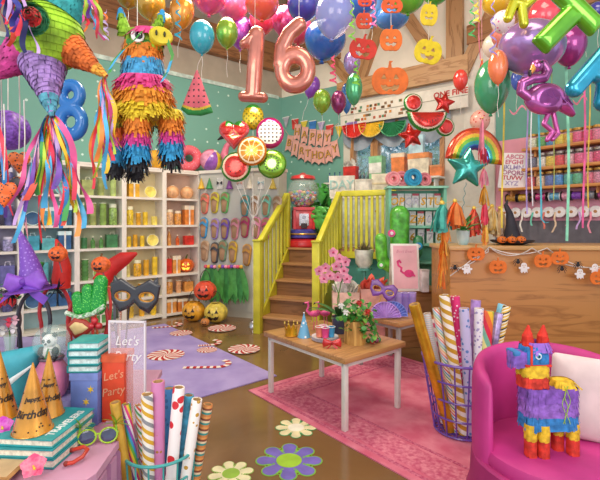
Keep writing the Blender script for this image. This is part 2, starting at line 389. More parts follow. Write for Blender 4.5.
# grey valance curtain
def drape(name, x0, x1, ztop, drop, lab, mat, waves=7):
    n = 60; b = B(); v = []; rows = 6
    for j in range(rows+1):
        for i in range(n+1):
            u = i/n; sw = abs(math.sin(PI*u*3)); z = ztop-(drop*(.6+.4*sw))*j/rows
            v.append((x0+(x1-x0)*u, -.07-.03*math.sin(u*PI*2*waves)*(.4+.6*j/rows), z))
    f = [(j*(n+1)+i, j*(n+1)+i+1, (j+1)*(n+1)+i+1, (j+1)*(n+1)+i) for j in range(rows) for i in range(n)]
    b.add(v, f); t = T(name, lab, 'curtain'); t.matrix_world = MB_; b.obj('fabric', mat, t)
    r = B(); r.tube([(x0-.03, -.07, ztop), (x1+.03, -.07, ztop)], .012); r.obj('rod', mt('#8a7560', .4, metal=.6), t)
bb = B(); bb.box(-.1, bx(341), -.13, 0, 4.75, 5.3); o = bb.obj('trim_18', BEAM, smooth=False); o.matrix_world = MB_; struct(o)
drape('valance', bx(345), bx(452), 3.42, .5, 'grey-blue gathered fabric valance swagged across the top of the window', mt('#9ba6b3', .8, var=.12, sc=3))
# ================= tall display shelves along the left wall
WHS = mt('#ece6da', .5, var=.04, sc=4)
ZR = [.06, .38, .72, 1.2, 1.55, 2.0, 2.46]
SH0 = Vec((-1.76, 7.56, 0))          # front right bottom corner
def shelf_unit(k, t0, t1, lab):
    t = T('shelf_unit', lab, 'shelf', SH0-U*t1, AU, 'white cubby shelf units along the wall')
    w = t1-t0; d = .33
    b = B(); b.box(0, .035, 0, d, 0, 2.48); b.box(w-.035, w, 0, d, 0, 2.48); b.obj('side_panel', WHS, t, smooth=False)
    b = B(); b.box(0, w, d, d+.02, 0, 2.48); b.obj('back_panel', [mt(['#f0cfb8', '#f3e4b0', '#cfd9b4', '#a9cdd0', '#b9b4cf', '#b9b4cf'][k], .6, var=.08, sc=3)], t, smooth=False)
    for z in ZR:
        b = B(); b.box(.035, w-.035, .005, d, z-.035, z); b.obj('shelf_board', WHS, t, smooth=False)
    b = B(); b.box(0, w, 0, d, 2.46, 2.49); b.obj('top_board', WHS, t, smooth=False)
    return t
TS = [0, .64, 1.29, 1.96, 2.66, 3.36, 4.06]
for k, lab in enumerate(['white cubby shelf unit stocked with orange and red party goods', 'white cubby shelf unit stocked with yellow party goods', 'white cubby shelf unit stocked with green party goods', 'white cubby shelf unit stocked with teal and blue party goods', 'white cubby shelf unit with violet goods behind the ribbon streamers', 'white cubby shelf unit nearest the entrance, violet goods']):
    shelf_unit(k, TS[k], TS[k+1], lab)
# ================= pegboard display with slippers
PG = Vec((-1.74, 7.50, 0)); PGd = Vec((.93, -.3676, 0)).normalized(); PGL = 1.5; PGA = math.atan2(PGd.y, PGd.x)
t = T('pegboard_display', 'tall pale grey pegboard display unit beside the staircase', 'display stand', PG, PGA)
b = B(); b.box(0, PGL, 0, .33, .0, 2.46); b.obj('body', mt('#c9c8bd', .7, var=.04, sc=3), t, smooth=False)
b = B(); b.box(-.01, PGL+.01, -.03, .35, 2.44, 2.49); b.obj('top_board', WHS, t, smooth=False)
b = B(); b.box(.02, PGL-.02, -.012, 0, .1, 2.4); b.obj('pegboard_panel', dots('#c5c5bb', '#9a9a92', 16, .12, .7, 0), t, smooth=False)
def onPG(px, py):     # local x,z on pegboard face from pixel
    r = (px-300)/F; x = (r*PG.y-PG.x)/(PGd.x-r*PGd.y); Y = (PG+PGd*x).y; return x, CH+(HZ-py)/F*Y
def pgw(x, z, out=.03):
    n = Vec((PGd.y, -PGd.x, 0)); n = n if n.y < 0 else -n
    p = PG+PGd*x+n*out; return Vec((p.x, p.y, z))
# ================= staircase with yellow rails
ST = Vec((-.60, 6.2, 0)); SA = math.atan2(-.38, .925); LZ = 1.18
MS = Matrix.Translation(ST) @ rot(0, 0, SA)
YEL = mt('#d6d038', .4, var=.07, sc=5, coat=.2); YELD = mt('#c8c02e', .45, var=.07)
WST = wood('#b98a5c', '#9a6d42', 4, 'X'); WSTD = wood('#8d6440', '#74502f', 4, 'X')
t = T('staircase', 'wooden staircase of five steps with bright yellow railings', 'stairs', ST, SA)
rise = LZ/5; run = .235; SW = .9
for i in range(5):
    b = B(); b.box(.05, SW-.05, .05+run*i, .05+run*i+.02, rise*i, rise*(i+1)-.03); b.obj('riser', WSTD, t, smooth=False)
    b = B(); b.box(.03, SW-.03, .02+run*i, .05+run*(i+1)+.02, rise*(i+1)-.035, rise*(i+1), bev=.008); b.obj('tread', WST, t)
ytop = .05+run*4
for x in (0.0, SW-.04):
    b = B(); b.add([(x, 0, 0), (x, 0, rise*.9), (x, ytop, LZ), (x, ytop+.25, LZ), (x, ytop+.25, 0), (x+.04, 0, 0), (x+.04, 0, rise*.9), (x+.04, ytop, LZ), (x+.04, ytop+.25, LZ), (x+.04, ytop+.25, 0)],
        [(0, 1, 2, 3, 4), (5, 9, 8, 7, 6), (0, 5, 6, 1), (1, 6, 7, 2), (2, 7, 8, 3), (3, 8, 9, 4), (4, 9, 5, 0)]); b.obj('stringer', YELD, t, smooth=False)
zn = 1.32; zt = LZ+.9
for x in (.0, SW):
    b = B(); b.box(x-.055, x+.055, -.06, .05, 0, zn, bev=.008); b.box(x-.065, x+.065, -.07, .06, zn, zn+.03, bev=.008); b.obj('newel_post', YEL, t)
    b = B(); b.box(x-.045, x+.045, ytop-.02, ytop+.07, LZ, zt, bev=.008); b.obj('top_post', YEL, t)
    b = B(); L = math.hypot(ytop, zt-zn); a = math.atan2(zt-zn, ytop)
    b.box(x-.04, x+.04, 0, L, -.09, .0, 0, Matrix.Translation((0, 0, zn)) @ rot(a, 0, 0), bev=.01); b.obj('handrail', YEL, t)
    for i in range(7):
        yy = .06+(ytop-.06)*(i+.5)/7; zb = rise*.9+(LZ-rise*.9)*yy/ytop; zz = zn+(zt-zn)*yy/ytop-.08
        b = B(); b.box(x-.018, x+.018, yy-.018, yy+.018, zb-.02, zz); b.obj('baluster', YEL, t, smooth=False)
# landing
b = B(); fl = MS @ Vec((-.02, ytop+.02, 0)); fr = MS @ Vec((2.35, ytop+.02, 0))
wl = CC+bd*.15+Vec((-.01, -.05, 0)); wr = CC+bd*3.0+Vec((-.03, -.05, 0))
b.prism([(fl.x, fl.y), (fr.x, fr.y), (wr.x, wr.y), (wl.x, wl.y)], LZ-.12, LZ, 0)
q = MS @ Vec((SW+.02, ytop+.07, 0)); q2 = MS @ Vec((2.3, ytop+.07, 0))
b.prism([(q.x, q.y), (q2.x, q2.y), (q2.x+.02, q2.y+.06), (q.x+.02, q.y+.06)], 0, LZ-.12, 1)
o = b.obj('floor_landing', [WST, mt('#4f9a92', .6, var=.06)], smooth=False); o['kind'] = 'structure'
t = T('landing_railing', 'bright yellow railing guarding the raised landing above the teal panel', 'railing', MS @ Vec((SW, ytop, 0)), SA)
RLn = .86
b = B(); b.box(.05, RLn, -.03, .05, zt-.08, zt+.01, bev=.01); b.obj('handrail', YEL, t)
b = B(); b.box(.05, RLn, -.02, .03, LZ-.14, LZ-.04); b.obj('bottom_rail', YEL, t, smooth=False)
b = B(); b.box(RLn-.04, RLn+.04, -.04, .05, LZ-.14, zt); b.obj('end_post', YEL, t, smooth=False)
for i in range(9):
    x = .07+(RLn-.1)*(i+.6)/9.2; b = B(); b.box(x-.02, x+.02, -.015, .02, LZ-.06, zt-.07); b.obj('baluster', YEL, t, smooth=False)
# ================= rugs
def rug(name, lab, corner, du, dv, lu, lv, mats, bands, rz=0):
    a = math.atan2(du.y, du.x); t = T(name, lab, 'rug', corner+Vec((0, 0, 0)), a)
    s = 1 if (du.x*dv.y-du.y*dv.x) > 0 else -1; b = B()
    b.box(0, lu, min(0, s*lv), max(0, s*lv), 0.001, .010, 0); b.obj('pile', mats[0], t, smooth=False)
    z = .010
    for (o0, o1, mi) in bands:
        b = B(); z += .0012
        for (x0, x1, y0, y1) in ((o0, lu-o0, o0, o1), (o0, lu-o0, lv-o1, lv-o0), (o0, o1, o1, lv-o1), (lu-o1, lu-o0, o1, lv-o1)):
            b.box(x0, x1, min(s*y0, s*y1), max(s*y0, s*y1), .009, z)
        b.obj('border_band', mats[mi], t, smooth=False)
    return t
def fluff(c, c2, sc=4, b=.25): return mt(c, .95, var=0, sc=sc, c2=c2, bump=b, det=9)
RUGC = Vec((-.49, 4.07, 0))
rug('area_rug', 'pink vintage patterned rug with darker border under the display table', RUGC, U, -W, 1.95, 4.2,
    [fluff('#e58aa0', '#d0607f', 5), fluff('#c9547a', '#e890a4', 30), fluff('#b8406e', '#d98098', 60)], [(.06, .09, 2), (.12, .34, 1), (.37, .395, 2)])
rug('area_rug', 'plain lavender rug with pink tinged corners in front of the shelves', Vec((-.24, 4.46, 0)), -U, W, 2.6, 2.95,
    [fluff('#b3a3dc', '#9c8ccd', 3)], [])
# floor decals
def disc_mint(px, py, rpx, k, pl):
    p = G(px, py); r = rpx/F*p.y; t = tag(B().obj('x', WHS) if 0 else peppermint(r), pl, 'floor sticker', 'peppermint swirl floor stickers'); t.location = (p.x, p.y, .0125); t.rotation_euler.z = k*.7
def peppermint(r):
    b = B(); n = 52; v = []; rings = 8; R = MINT
    for j in range(rings+1):
        for i in range(n):
            a = 2*PI*i/n+j/rings*.75; v.append((r*j/rings*math.cos(a), r*j/rings*math.sin(a), .004))
    f = []; m = []
    for j in range(rings):
        for i in range(n):
            f.append((j*n+i, j*n+(i+1) % n, (j+1)*n+(i+1) % n, (j+1)*n+i)); m.append(1 if (i//2) % 2 else 0)
    b.add(v, f, m); b.add([(r*math.cos(2*PI*i/n), r*math.sin(2*PI*i/n), .0) for i in range(n)]+[(r*math.cos(2*PI*i/n+.75), r*math.sin(2*PI*i/n+.75), .004) for i in range(n)], [(i, (i+1) % n, n+(i+1) % n, n+i) for i in range(n)], 0)
    return b.obj('peppermint_sticker', R, smooth=False)
MINT = [mt('#f6ece6', .5, var=0), mt('#bf1826', .5, var=0)]
for k, (x, y, r, l) in enumerate([(166, 356, 18, 'large red and white peppermint swirl sticker on the lavender rug by the acrylic sign'), (181, 334, 11, 'small peppermint swirl sticker at the top edge of the lavender rug'), (222, 329, 14, 'peppermint swirl sticker on the brown floor near the pumpkin buckets'), (207, 351, 10, 'smallest peppermint swirl sticker beside the candy cane on the lavender rug'), (244, 350, 16, 'large peppermint swirl sticker on the brown floor in front of the stairs')]):
    disc_mint(x, y, r, k, l)
def cane(px, py, rz, L, lab):
    p = G(px, py); pts = [(0, 0)]+[(L*i/10, 0) for i in range(1, 11)]+[(L+.12*math.sin(a*PI/8), .12-.12*math.cos(a*PI/8)) for a in range(1, 8)]
    b = B(); hw = .034; v = []; f = []; m = []
    for i, q in enumerate(pts):
        a = pts[max(i-1, 0)]; c = pts[min(i+1, len(pts)-1)]; d = Vec((c[0]-a[0], c[1]-a[1], 0)).normalized(); n = Vec((-d.y, d.x, 0))*hw
        v += [Vec((q[0], q[1], .004))-n, Vec((q[0], q[1], .004))+n]
    for i in range(len(pts)-1): f.append((2*i, 2*i+1, 2*i+3, 2*i+2)); m.append(i % 2)
    b.add(v, f, m); o = b.obj('candy_cane_sticker', MINT, smooth=False); o.location = (p.x, p.y, .0125); o.rotation_euler.z = rz
    tag(o, lab, 'floor sticker', 'candy cane floor stickers')
cane(183, 369, .05, .36, 'long candy cane sticker lying on the lavender rug'); cane(152, 329, .35, .3, 'candy cane sticker at the shelf edge of the lavender rug')
cane(198, 347, .25, .16, 'short candy cane sticker beside the smallest peppermint swirl')
def flower_sticker(px, py, rpx, n, c1, c2, ce, lab, rz=0):
    p = G(px, py); r = rpx/F*p.y; t = T('flower_sticker', lab, 'floor sticker', (p.x, p.y, .0), rz, 'daisy floor stickers')
    f = s_or(*[s_cap(r*.35*math.cos(2*PI*i/n), r*.35*math.sin(2*PI*i/n), r*.78*math.cos(2*PI*i/n), r*.78*math.sin(2*PI*i/n), r*.16, r*.27) for i in range(n)])
    b = B(); puff(b, f, (-r*1.2, r*1.2, -r*1.2, r*1.2), 56, .01, .0005, TR(z=.002), flat=.001); b.obj('edge', mt(c2, .5, var=0), t, smooth=False)
    b = B(); puff(b, lambda x, y: f(x, y)+r*.04, (-r*1.2, r*1.2, -r*1.2, r*1.2), 56, .01, .0005, TR(z=.0035), flat=.001); b.obj('petals', mt(c1, .5, var=.08), t, smooth=False)
    b = B(); b.cyl(r*.4, .003, .006, 28); b.obj('center', mt(ce, .5, var=.05), t, smooth=False)
flower_sticker(296, 428, 20, 8, '#f0e6b8', '#3f9a5c', '#fbf6e2', 'small cream daisy sticker with green edge on the brown floor')
flower_sticker(289, 461, 32, 8, '#7a6cc8', '#7fc23e', '#a4d43c', 'large purple daisy sticker with lime centre on the brown floor')
flower_sticker(231, 474, 22, 8, '#f4efc4', '#9ac05a', '#9ccb4a', 'cream daisy sticker with green centre by the tube basket', .3)
# ================= tables
OAK = wood('#bf8c56', '#a67545', 5, 'X', coat=.2); LEGW = mt('#e6e3da', .35, var=.03)
def table(lab, corner, lu, lv, z, legm):
    t = T('display_table', lab, 'table', corner+Vec((0, 0, .013)), AU); z -= .013
    b = B(); b.box(0, lu, 0, lv, z-.045, z, bev=.008); b.obj('tabletop', OAK, t)
    for x in (.05, lu-.05):
        for y in (.05, lv-.05):
            b = B(); b.box(x-.02, x+.02, y-.02, y+.02, 0, z-.045, bev=.004); b.obj('leg', legm, t)
    b = B()
    for (x0, x1, y0, y1) in ((.05, lu-.05, .03, .05), (.05, lu-.05, lv-.05, lv-.03), (.03, .05, .05, lv-.05), (lu-.05, lu-.03, .05, lv-.05)): b.box(x0, x1, y0, y1, z-.08, z-.045)
    b.obj('apron', legm, t, smooth=False); return t
TF = Vec((.335, 3.2, 0)); TZ = .58
table('oak topped table with white metal legs standing on the pink rug', TF, .74, 1.06, TZ, LEGW)
def onT(a, b, z=TZ): q = TF+U*a+W*b; return Vec((q.x, q.y, z))
T2 = Vec((1.0, 4.32, 0))
table('oak topped table with grey legs behind the flower table', T2, .62, .62, TZ, mt('#a9a39a', .5, var=.05))
def onT2(a, b, z=TZ): q = T2+U*a+W*b; return Vec((q.x, q.y, z))
# riser crate behind
RC = Vec((.62, 5.32, 0)); t = T('display_crate', 'low pale wooden crate carrying the flamingo sign and cactus', 'crate', RC, .18)
b = B(); b.box(0, 1.25, 0, .60, 0, .70, bev=.01); b.obj('body', wood('#b9895a', '#97683e', 4, 'X'), t)
b = B(); b.box(-.02, 1.27, -.02, .62, .70, .73, bev=.008); b.obj('top_board', OAK, t)
RZ = .73
# ================= counter
CX0, CX1, CY0, CY1, CZ = 1.605, 3.9, 4.6, 5.25, 1.345
t = T('sales_counter', 'tall oak sales counter with pale top hung with a Halloween garland', 'counter', (CX0, CY0, 0))
b = B(); b.box(0, CX1-CX0, 0, CY1-CY0, 0, CZ-.05, bev=.01); b.obj('body', wood('#c68a4a', '#a87038', 3.0, 'X', coat=.1), t)
b = B(); b.box(-.03, CX1-CX0, -.03, CY1-CY0, CZ-.05, CZ, bev=.012); b.obj('worktop', wood('#dcae70', '#c29252', 3, 'X', coat=.2), t)
# ================= magenta chair
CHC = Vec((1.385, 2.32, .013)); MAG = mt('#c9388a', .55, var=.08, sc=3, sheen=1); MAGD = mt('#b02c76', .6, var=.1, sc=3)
t = T('tub_chair', 'magenta upholstered tub chair with low rounded back', 'chair', CHC, -.2)
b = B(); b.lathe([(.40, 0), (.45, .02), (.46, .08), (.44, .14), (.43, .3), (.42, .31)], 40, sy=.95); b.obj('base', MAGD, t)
b = B(); b.lathe([(.0, .30), (.36, .30), (.395, .31), (.40, .335), (.385, .37), (.34, .39), (0, .395)], 40, cap=False, sy=.95); b.obj('seat_cushion', MAG, t)
# curved back: cross section swept from arm to arm
def chair_shell():
    b = B(); n = 48; a0, a1 = math.radians(-20), math.radians(200); sec = []; v = []; f = []
    m = 16
    for i in range(n+1):
        u = i/n; a = a0+(a1-a0)*u; back = math.sin(PI*u); zt_ = .745+.10*back**.8; endr = min(1, min(u, 1-u)*n/2.5)
        th = .043*(.35+.65*endr**.5)
        for k in range(m):
            c = 2*PI*k/m; ex = math.copysign(abs(math.cos(c))**.7, math.cos(c)); ez = math.copysign(abs(math.sin(c))**.35, math.sin(c))
            rr = .385+th*ex; zz = (zt_+.12)/2+((zt_-.12)/2-(1-endr)*.02)*ez
            v.append((rr*math.cos(a), rr*math.sin(a)*.95, zz))
    for i in range(n):
        for k in range(m): f.append((i*m+k, i*m+(k+1) % m, (i+1)*m+(k+1) % m, (i+1)*m+k))
    f.append(tuple(range(m))); f.append(tuple(reversed([n*m+k for k in range(m)])))
    b.add(v, f); return b
chair_shell().obj('backrest', MAG, t, ang=1.2)
def pillow(name, lab, cat, loc, w, h, th, mat, rx=0, rz=0, ry=0):
    f = s_poly([(-w/2+.02, -h/2+.02), (w/2-.02, -h/2+.02), (w/2-.02, h/2-.02), (-w/2+.02, h/2-.02)], .02)
    b = B(); puff(b, f, (-w/2-.02, w/2+.02, -h/2-.02, h/2+.02), 30, w*.45, th, FACE); o = b.obj(name, mat); o.location = loc; o.rotation_euler = (rx, ry, rz)
    return tag(o, lab, cat)
pillow('cushion', 'pale cream cushion leaning in the magenta tub chair', 'cushion', (1.57, 2.37, .63), .34, .44, .05, mt('#e8d4d2', .9, var=.06, sc=6), rx=-.12, rz=-.35, ry=.08)
# ================= mauve stand near the camera holding party goods
STZ = .70
t = T('display_stand', 'mauve painted display stand loaded with books, party hats and headbands', 'display stand', (0, 0, 0))
MAU = mt('#c791b4', .6, var=.08, sc=3)
b = B(); poly = [(-3.0, 1.0), (-.95, 1.0), (-.745, 1.55), (-.768, 1.95), (-.85, 2.6), (-3.0, 2.6)]
b.prism(poly, 0, STZ-.03); b.obj('body', MAU, t, smooth=False)
b = B(); b.prism([(-3.02, .98), (-.94, .98), (-.73, 1.54), (-.757, 1.96), (-.84, 2.62), (-3.02, 2.62)], STZ-.03, STZ); b.obj('top_board', mt('#d6a0bf', .5, var=.06, sc=3), t, smooth=False)
for i in range(9):
    u = (i+.5)/9; A_, B_ = (Vec((-.95, 1.0, 0)), Vec((-.745, 1.55, 0))) if i < 5 else (Vec((-.745, 1.55, 0)), Vec((-.768, 1.95, 0))); p0 = A_.lerp(B_, (i+.5)/5 if i < 5 else (i-4.5)/4); d = (B_-A_).normalized()
    b = B(); b.box(-.03, .03, -.018, 0, .02, STZ-.04, 0, Matrix.Translation(p0) @ rot(0, 0, math.atan2(d.y, d.x))); b.obj('batten', MAU, t, smooth=False)
b = B(); b.box(-1.9, 0, 0, .5, 0, .22); o = b.obj('display_riser', mt('#a99bd0', .6, var=.05)); o.location = (-.98, 2.0-.02, STZ)
o.rotation_euler.z = 0.0; o.location = (-1.05, 2.05, STZ); tag(o, 'low lilac riser block under the novelty headbands', 'riser')
RS = STZ+.22
# ================= paper roll baskets
def basket(name, lab, c, r0, r1, h, rings, nv, wire, mat, z0=.012):
    t = T(name, lab, 'basket', (c[0], c[1], z0))
    rr = lambda z: r0+(r1-r0)*(z/h)
    b = B(); b.ring(r1, wire*1.7, h, 36, 8); b.obj('rim', mat, t)
    for z in rings: b = B(); b.ring(rr(z), wire*1.25, z, 36); b.obj('wire_ring', mat, t)
    b = B()
    for i in range(nv):
        a = 2*PI*i/nv; b.tube([(rr(z)*math.cos(a), rr(z)*math.sin(a), z) for z in (.006, h*.5, h)], wire)
    for i in range(-3, 4):
        x = r0*i/4; y = math.sqrt(max(0, r0*r0-x*x)); b.tube([(x, -y, .008), (x, y, .008)], wire); b.tube([(-y, x, .01), (y, x, .01)], wire)
    b.obj('wire_cage', mat, t)
    return t
B1 = (1.24, 3.3); basket('wire_basket', 'large purple wire basket of wrapping paper rolls beside the magenta chair', B1, .20, .29, .56, [.012, .14, .28, .42], 18, .006, mt('#6a48ac', .35, var=0, coat=.5))
B2 = (-.612, 1.885); basket('wire_basket', 'small teal wire basket of wrapping paper rolls beside the mauve stand', B2, .11, .15, .61, [.012, .16, .3, .42, .52], 16, .004, mt('#3fa7a4', .35, var=0, coat=.5), 0.0)
def roll(lab, base, tip, r, mat):
    base = Vec(base); tip = Vec(tip); d = tip-base; L = d.length
    t = T('wrapping_paper_roll', lab, 'paper roll', base); t.rotation_mode = 'QUATERNION'; t.rotation_quaternion = d.to_track_quat('Z', 'Y'); r *= 1.14
    b = B(); b.lathe([(r*.93, 0), (r, .004), (r, L-.004), (r*.93, L), (r*.8, L), (r*.8, L-.05), (0, L-.05)], 20, cap=False); b.obj('paper', mat, t, ang=.5)
    b = B(); b.lathe([(r*.78, L-.06), (r*.78, L-.002), (r*.66, L-.002), (r*.66, L-.06)], 20, cap=False); b.obj('core', mt('#c9a36e', .8), t)
M_ = mt
rolls1 = [((414, 301), 3.15, (-.11, -.07), .036, M_('#dca62a', .25, metal=.5, var=.12, sc=14), 'shiny plain gold wrapping paper roll leaning out of the purple basket'),
 ((427, 310), 3.3, (-.10, .0), .024, stripes(['#f2f4f5', '#f2f4f5', '#7fc3c9', '#f2f4f5', '#dba5a0', '#f2f4f5'], 0, 60), 'slim white wrapping roll with fine teal and pink bands'),
 ((436, 305), 3.22, (-.07, -.09), .024, stripes(['#f6f4ef', '#e5533f', '#f6f4ef', '#f0a53a', '#f6f4ef', '#5fae62', '#f6f4ef', '#4a9fcf'], 2, 9), 'white wrapping roll with slanted rainbow candy stripes'),
 ((444, 292), 3.17, (-.03, -.12), .033, stripes(['#f7f3e9', '#c99a2b', '#f7f3e9', '#d8ae3f'], 1, 7), 'thick white wrapping roll with a wide gold spiral in the purple basket'),
 ((455, 293), 3.25, (0.0, -.07), .030, dots('#e02f78', '#fbe7ef', 42, .3, .4), 'hot pink wrapping roll with white blossoms'),
 ((464, 305), 3.18, (.02, -.13), .032, dots('#c8c3e8', '#5f86c4', 26, .3, .4), 'pale lilac wrapping roll with blue spots'),
 ((476, 297), 3.38, (.07, .02), .033, M_('#b08ad0', .35, var=.2, sc=12), 'plain lilac wrapping roll behind the white patterned one'),
 ((479, 305), 3.22, (.08, -.09), .030, dots('#f2f1f6', '#a9a2cc', 36, .33, .4), 'white wrapping roll with small violet flecks'),
 ((489, 308), 3.2, (.09, -.12), .031, stripes(['#e23350', '#f0703f', '#f6c93a', '#a9cc3f', '#f3ef9a', '#7fc0a4'], 1, 2.2), 'wrapping roll fading from red through yellow to green'),
 ((499, 310), 3.24, (.12, -.05), .026, M_('#b7a4d8', .3, var=.25, sc=18, metal=.3), 'slim silvery lilac wrapping roll'),
 ((507, 303), 3.3, (.15, -.0), .026, stripes(['#f4ecd0', '#2f2a2a', '#e0b52e', '#f4ecd0', '#e0b52e'], -2, 16), 'cream wrapping roll with black and yellow zigzag bands'),
 ((502, 301), 3.42, (.12, .06), .026, M_('#7fc4de', .35, var=.1), 'slim sky blue wrapping roll at the back of the purple basket'),
 ((450, 318), 3.42, (-.06, .08), .026, M_('#3f9fd0', .35, var=.1), 'bright blue wrapping roll deep in the purple basket'),
 ((431, 316), 3.4, (-.12, .05), .024, stripes(['#f8f4f2', '#e0507a'], 1, 14), 'slim pink and white striped wrapping roll at the back of the purple basket')]
for (px, py), Y, (ox, oy), r, m, l in rolls1: roll(l, (B1[0]+ox, B1[1]+oy, .035), P(px, py+3, Y), r, m)
rolls2 = [((115, 402), 1.95, (-.07, -.05), .022, M_('#d6a93f', .3, metal=.35, var=.12, sc=14), 'plain gold wrapping paper roll leaning out of the teal basket'),
 ((126, 404), 2.0, (-.06, .0), .019, stripes(['#e8418a', '#f7d23f', '#6fc04a', '#3fa9dc', '#a04fc0', '#f5f0f5'], 2, 4), 'slim rainbow spiral wrapping roll in the teal basket'),
 ((138, 405), 2.06, (-.04, .04), .018, stripes(['#ffffff', '#e5553f', '#ffffff', '#f0a83a', '#ffffff', '#58b06a'], 2, 12), 'slim white wrapping roll with thin multicoloured stripes'),
 ((147, 394), 1.96, (-.025, -.075), .025, stripes(['#f4f0e6', '#d9a92e', '#e9e4da', '#8d8f94', '#f4f0e6', '#d9a92e'], 1, 9), 'white wrapping roll with gold and grey spiral bands'),
 ((158, 381), 2.0, (.0, -.035), .029, dots('#d183b4', '#b07a2e', 30, .17, .4), 'tall pink wrapping roll with sparse gold dots'),
 ((169, 388), 2.12, (.01, .06), .026, dots('#3f86bf', '#2c6aa0', 34, .3, .4), 'mid blue wrapping roll behind the heart patterned one'),
 ((179, 387), 2.0, (.025, -.06), .026, dots('#fbf4f2', '#d92c36', 20, .36, .4), 'white wrapping roll printed with big red hearts'),
 ((189, 395), 2.06, (.05, .0), .023, M_('#3f9cc0', .35, var=.25, sc=22), 'teal blue patterned wrapping roll'),
 ((197, 399), 2.02, (.065, -.045), .024, dots('#f8f5ef', '#c99a3a', 30, .27, .4), 'white wrapping roll with gold polka dots'),
 ((208, 404), 2.1, (.09, .02), .023, stripes(['#d98a4a', '#3f9a92', '#f0d8b0', '#8a4a34', '#e8a05a'], 0, 22), 'brown, orange and teal banded wrapping roll')]
for (px, py), Y, (ox, oy), r, m, l in rolls2: roll(l, (B2[0]+ox*.8, B2[1]+oy*.8, .02), P(px, py, Y-.175), r*.84, m)
# ================= plants
def leaf(b, p, d, L, w, mi=0, up=Vec((0, 0, 1)), bend=.3):
    p = Vec(p); d = Vec(d).normalized(); s = d.cross(up); s = s.normalized() if s.length > 1e-3 else Vec((1, 0, 0)); n = s.cross(d)
    v = []; k = 5
    for i in range(k+1):
        u = i/k; c = p+d*L*u-n*bend*L*u*u; ww = w*math.sin(PI*min(1, u*.85+.12))**.8 if u < 1 else 0
        v += [c-s*ww/2+n*.1*ww, c-n*0*ww, c+s*ww/2+n*.1*ww]
    f = []
    for i in range(k): f += [(3*i, 3*i+1, 3*i+4, 3*i+3), (3*i+1, 3*i+2, 3*i+5, 3*i+4)]
    b.add(v, f, mi)
def rv(r, a=-1, c=1): return Vec((r.uniform(a, c), r.uniform(a, c), r.uniform(a, c)))
def pot(b, r, h, taper=.75, rim=.004, n=20): b.lathe([(r*taper, 0), (r*taper*1.05, .004), (r, h), (r-rim, h), (r-rim*2, h-.01), (0, h-.012)], n, cap=True)
# tabletop things: orchid
g = G(339, 333, TZ); t = T('orchid', 'pink moth orchid in a dark blue pot on the flower table', 'plant', g, sc=1.4)
b = B(); pot(b, .05, .11); b.obj('pot', mt('#3a4668', .3, coat=.5), t)
b = B(); r = random.Random(3)
for i in range(9): leaf(b, (0, 0, .10), (math.cos(i*2.3), math.sin(i*2.3)*.6, .9), .2, .045, 0, bend=.5)
b.obj('leaves', mt('#3f7a3e', .4, var=.2), t)
b = B(); st1 = [(0, 0, .1), (-.01, 0, .22), (.02, 0, .36), (.01, 0, .46), (-.05, -.01, .52)]; st2 = [(0, 0, .1), (.0, 0, .25), (-.05, 0, .38), (-.09, -.01, .42), (-.13, -.02, .41)]
b.tube(st1, .004, 6); b.tube(st2, .004, 6); b.obj('stem', mt('#6a8a42', .5), t)
for i, (x, z) in enumerate([(-.04, .53), (.0, .49), (.04, .47), (-.02, .44), (.03, .41), (-.01, .37), (-.09, .43), (-.13, .41), (-.06, .38), (-.1, .36), (.05, .36)]):
    b = B()
    for k in range(5): a = PI/2+k*2*PI/5; leaf(b, (x, -.02, z), (math.cos(a), -.25, math.sin(a)), .036, .034, 0, up=Vec((0, -1, 0)), bend=.1)
    b.sph(.007, (x, -.03, z), 8, 1); b.obj('blossom', [mt('#ee94ae', .5, var=.15, sc=30), mt('#b8265f', .5)], t)
# ivy in wooden vase
g = G(355, 343, TZ); t = T('ivy_plant', 'leafy ivy trailing from a ribbed golden wood vase on the flower table', 'plant', g, sc=1.22)
b = B(); r0 = .074; b.lathe([(r0, 0), (r0, .16), (r0-.008, .16), (r0-.008, .14), (0, .14)], 20, mfn=lambda u, v: int(u*20) % 2); b.obj('vase', [wood('#d6aa5c', '#a87636', 9, 'Z'), mt('#b98a45', .5)], t)
b = B(); r = random.Random(5)
for k in range(150):
    p = Vec((r.gauss(0, .06), r.gauss(-.01, .05), .2+r.gauss(0, .05)))
    if k % 4 == 0: p = Vec((r.uniform(.03, .13), r.uniform(-.09, -.05), r.uniform(.05, .24)))
    leaf(b, p, rv(r)+Vec((0, -.3, 0)), r.uniform(.03, .05), r.uniform(.025, .038), r.choice([0, 0, 1]), bend=.3)
b.obj('leaves', [mt('#3f8a34', .4, var=.15), mt('#7cb84a', .4)], t)
for (x, y, z, c) in [(-.10, -.04, .27, '#f5efe8'), (-.07, -.06, .23, '#f5efe8'), (.02, -.06, .29, '#d63a34'), (.08, -.05, .23, '#d63a34')]:
    b = B(); b.sph(.02, (x, y, z), 10, sz=.7)
    for k in range(6): leaf(b, (x, y-.01, z), (math.cos(k), -.4, math.sin(k)), .028, .02, bend=.1)
    b.obj('bloom', mt(c, .6), t)
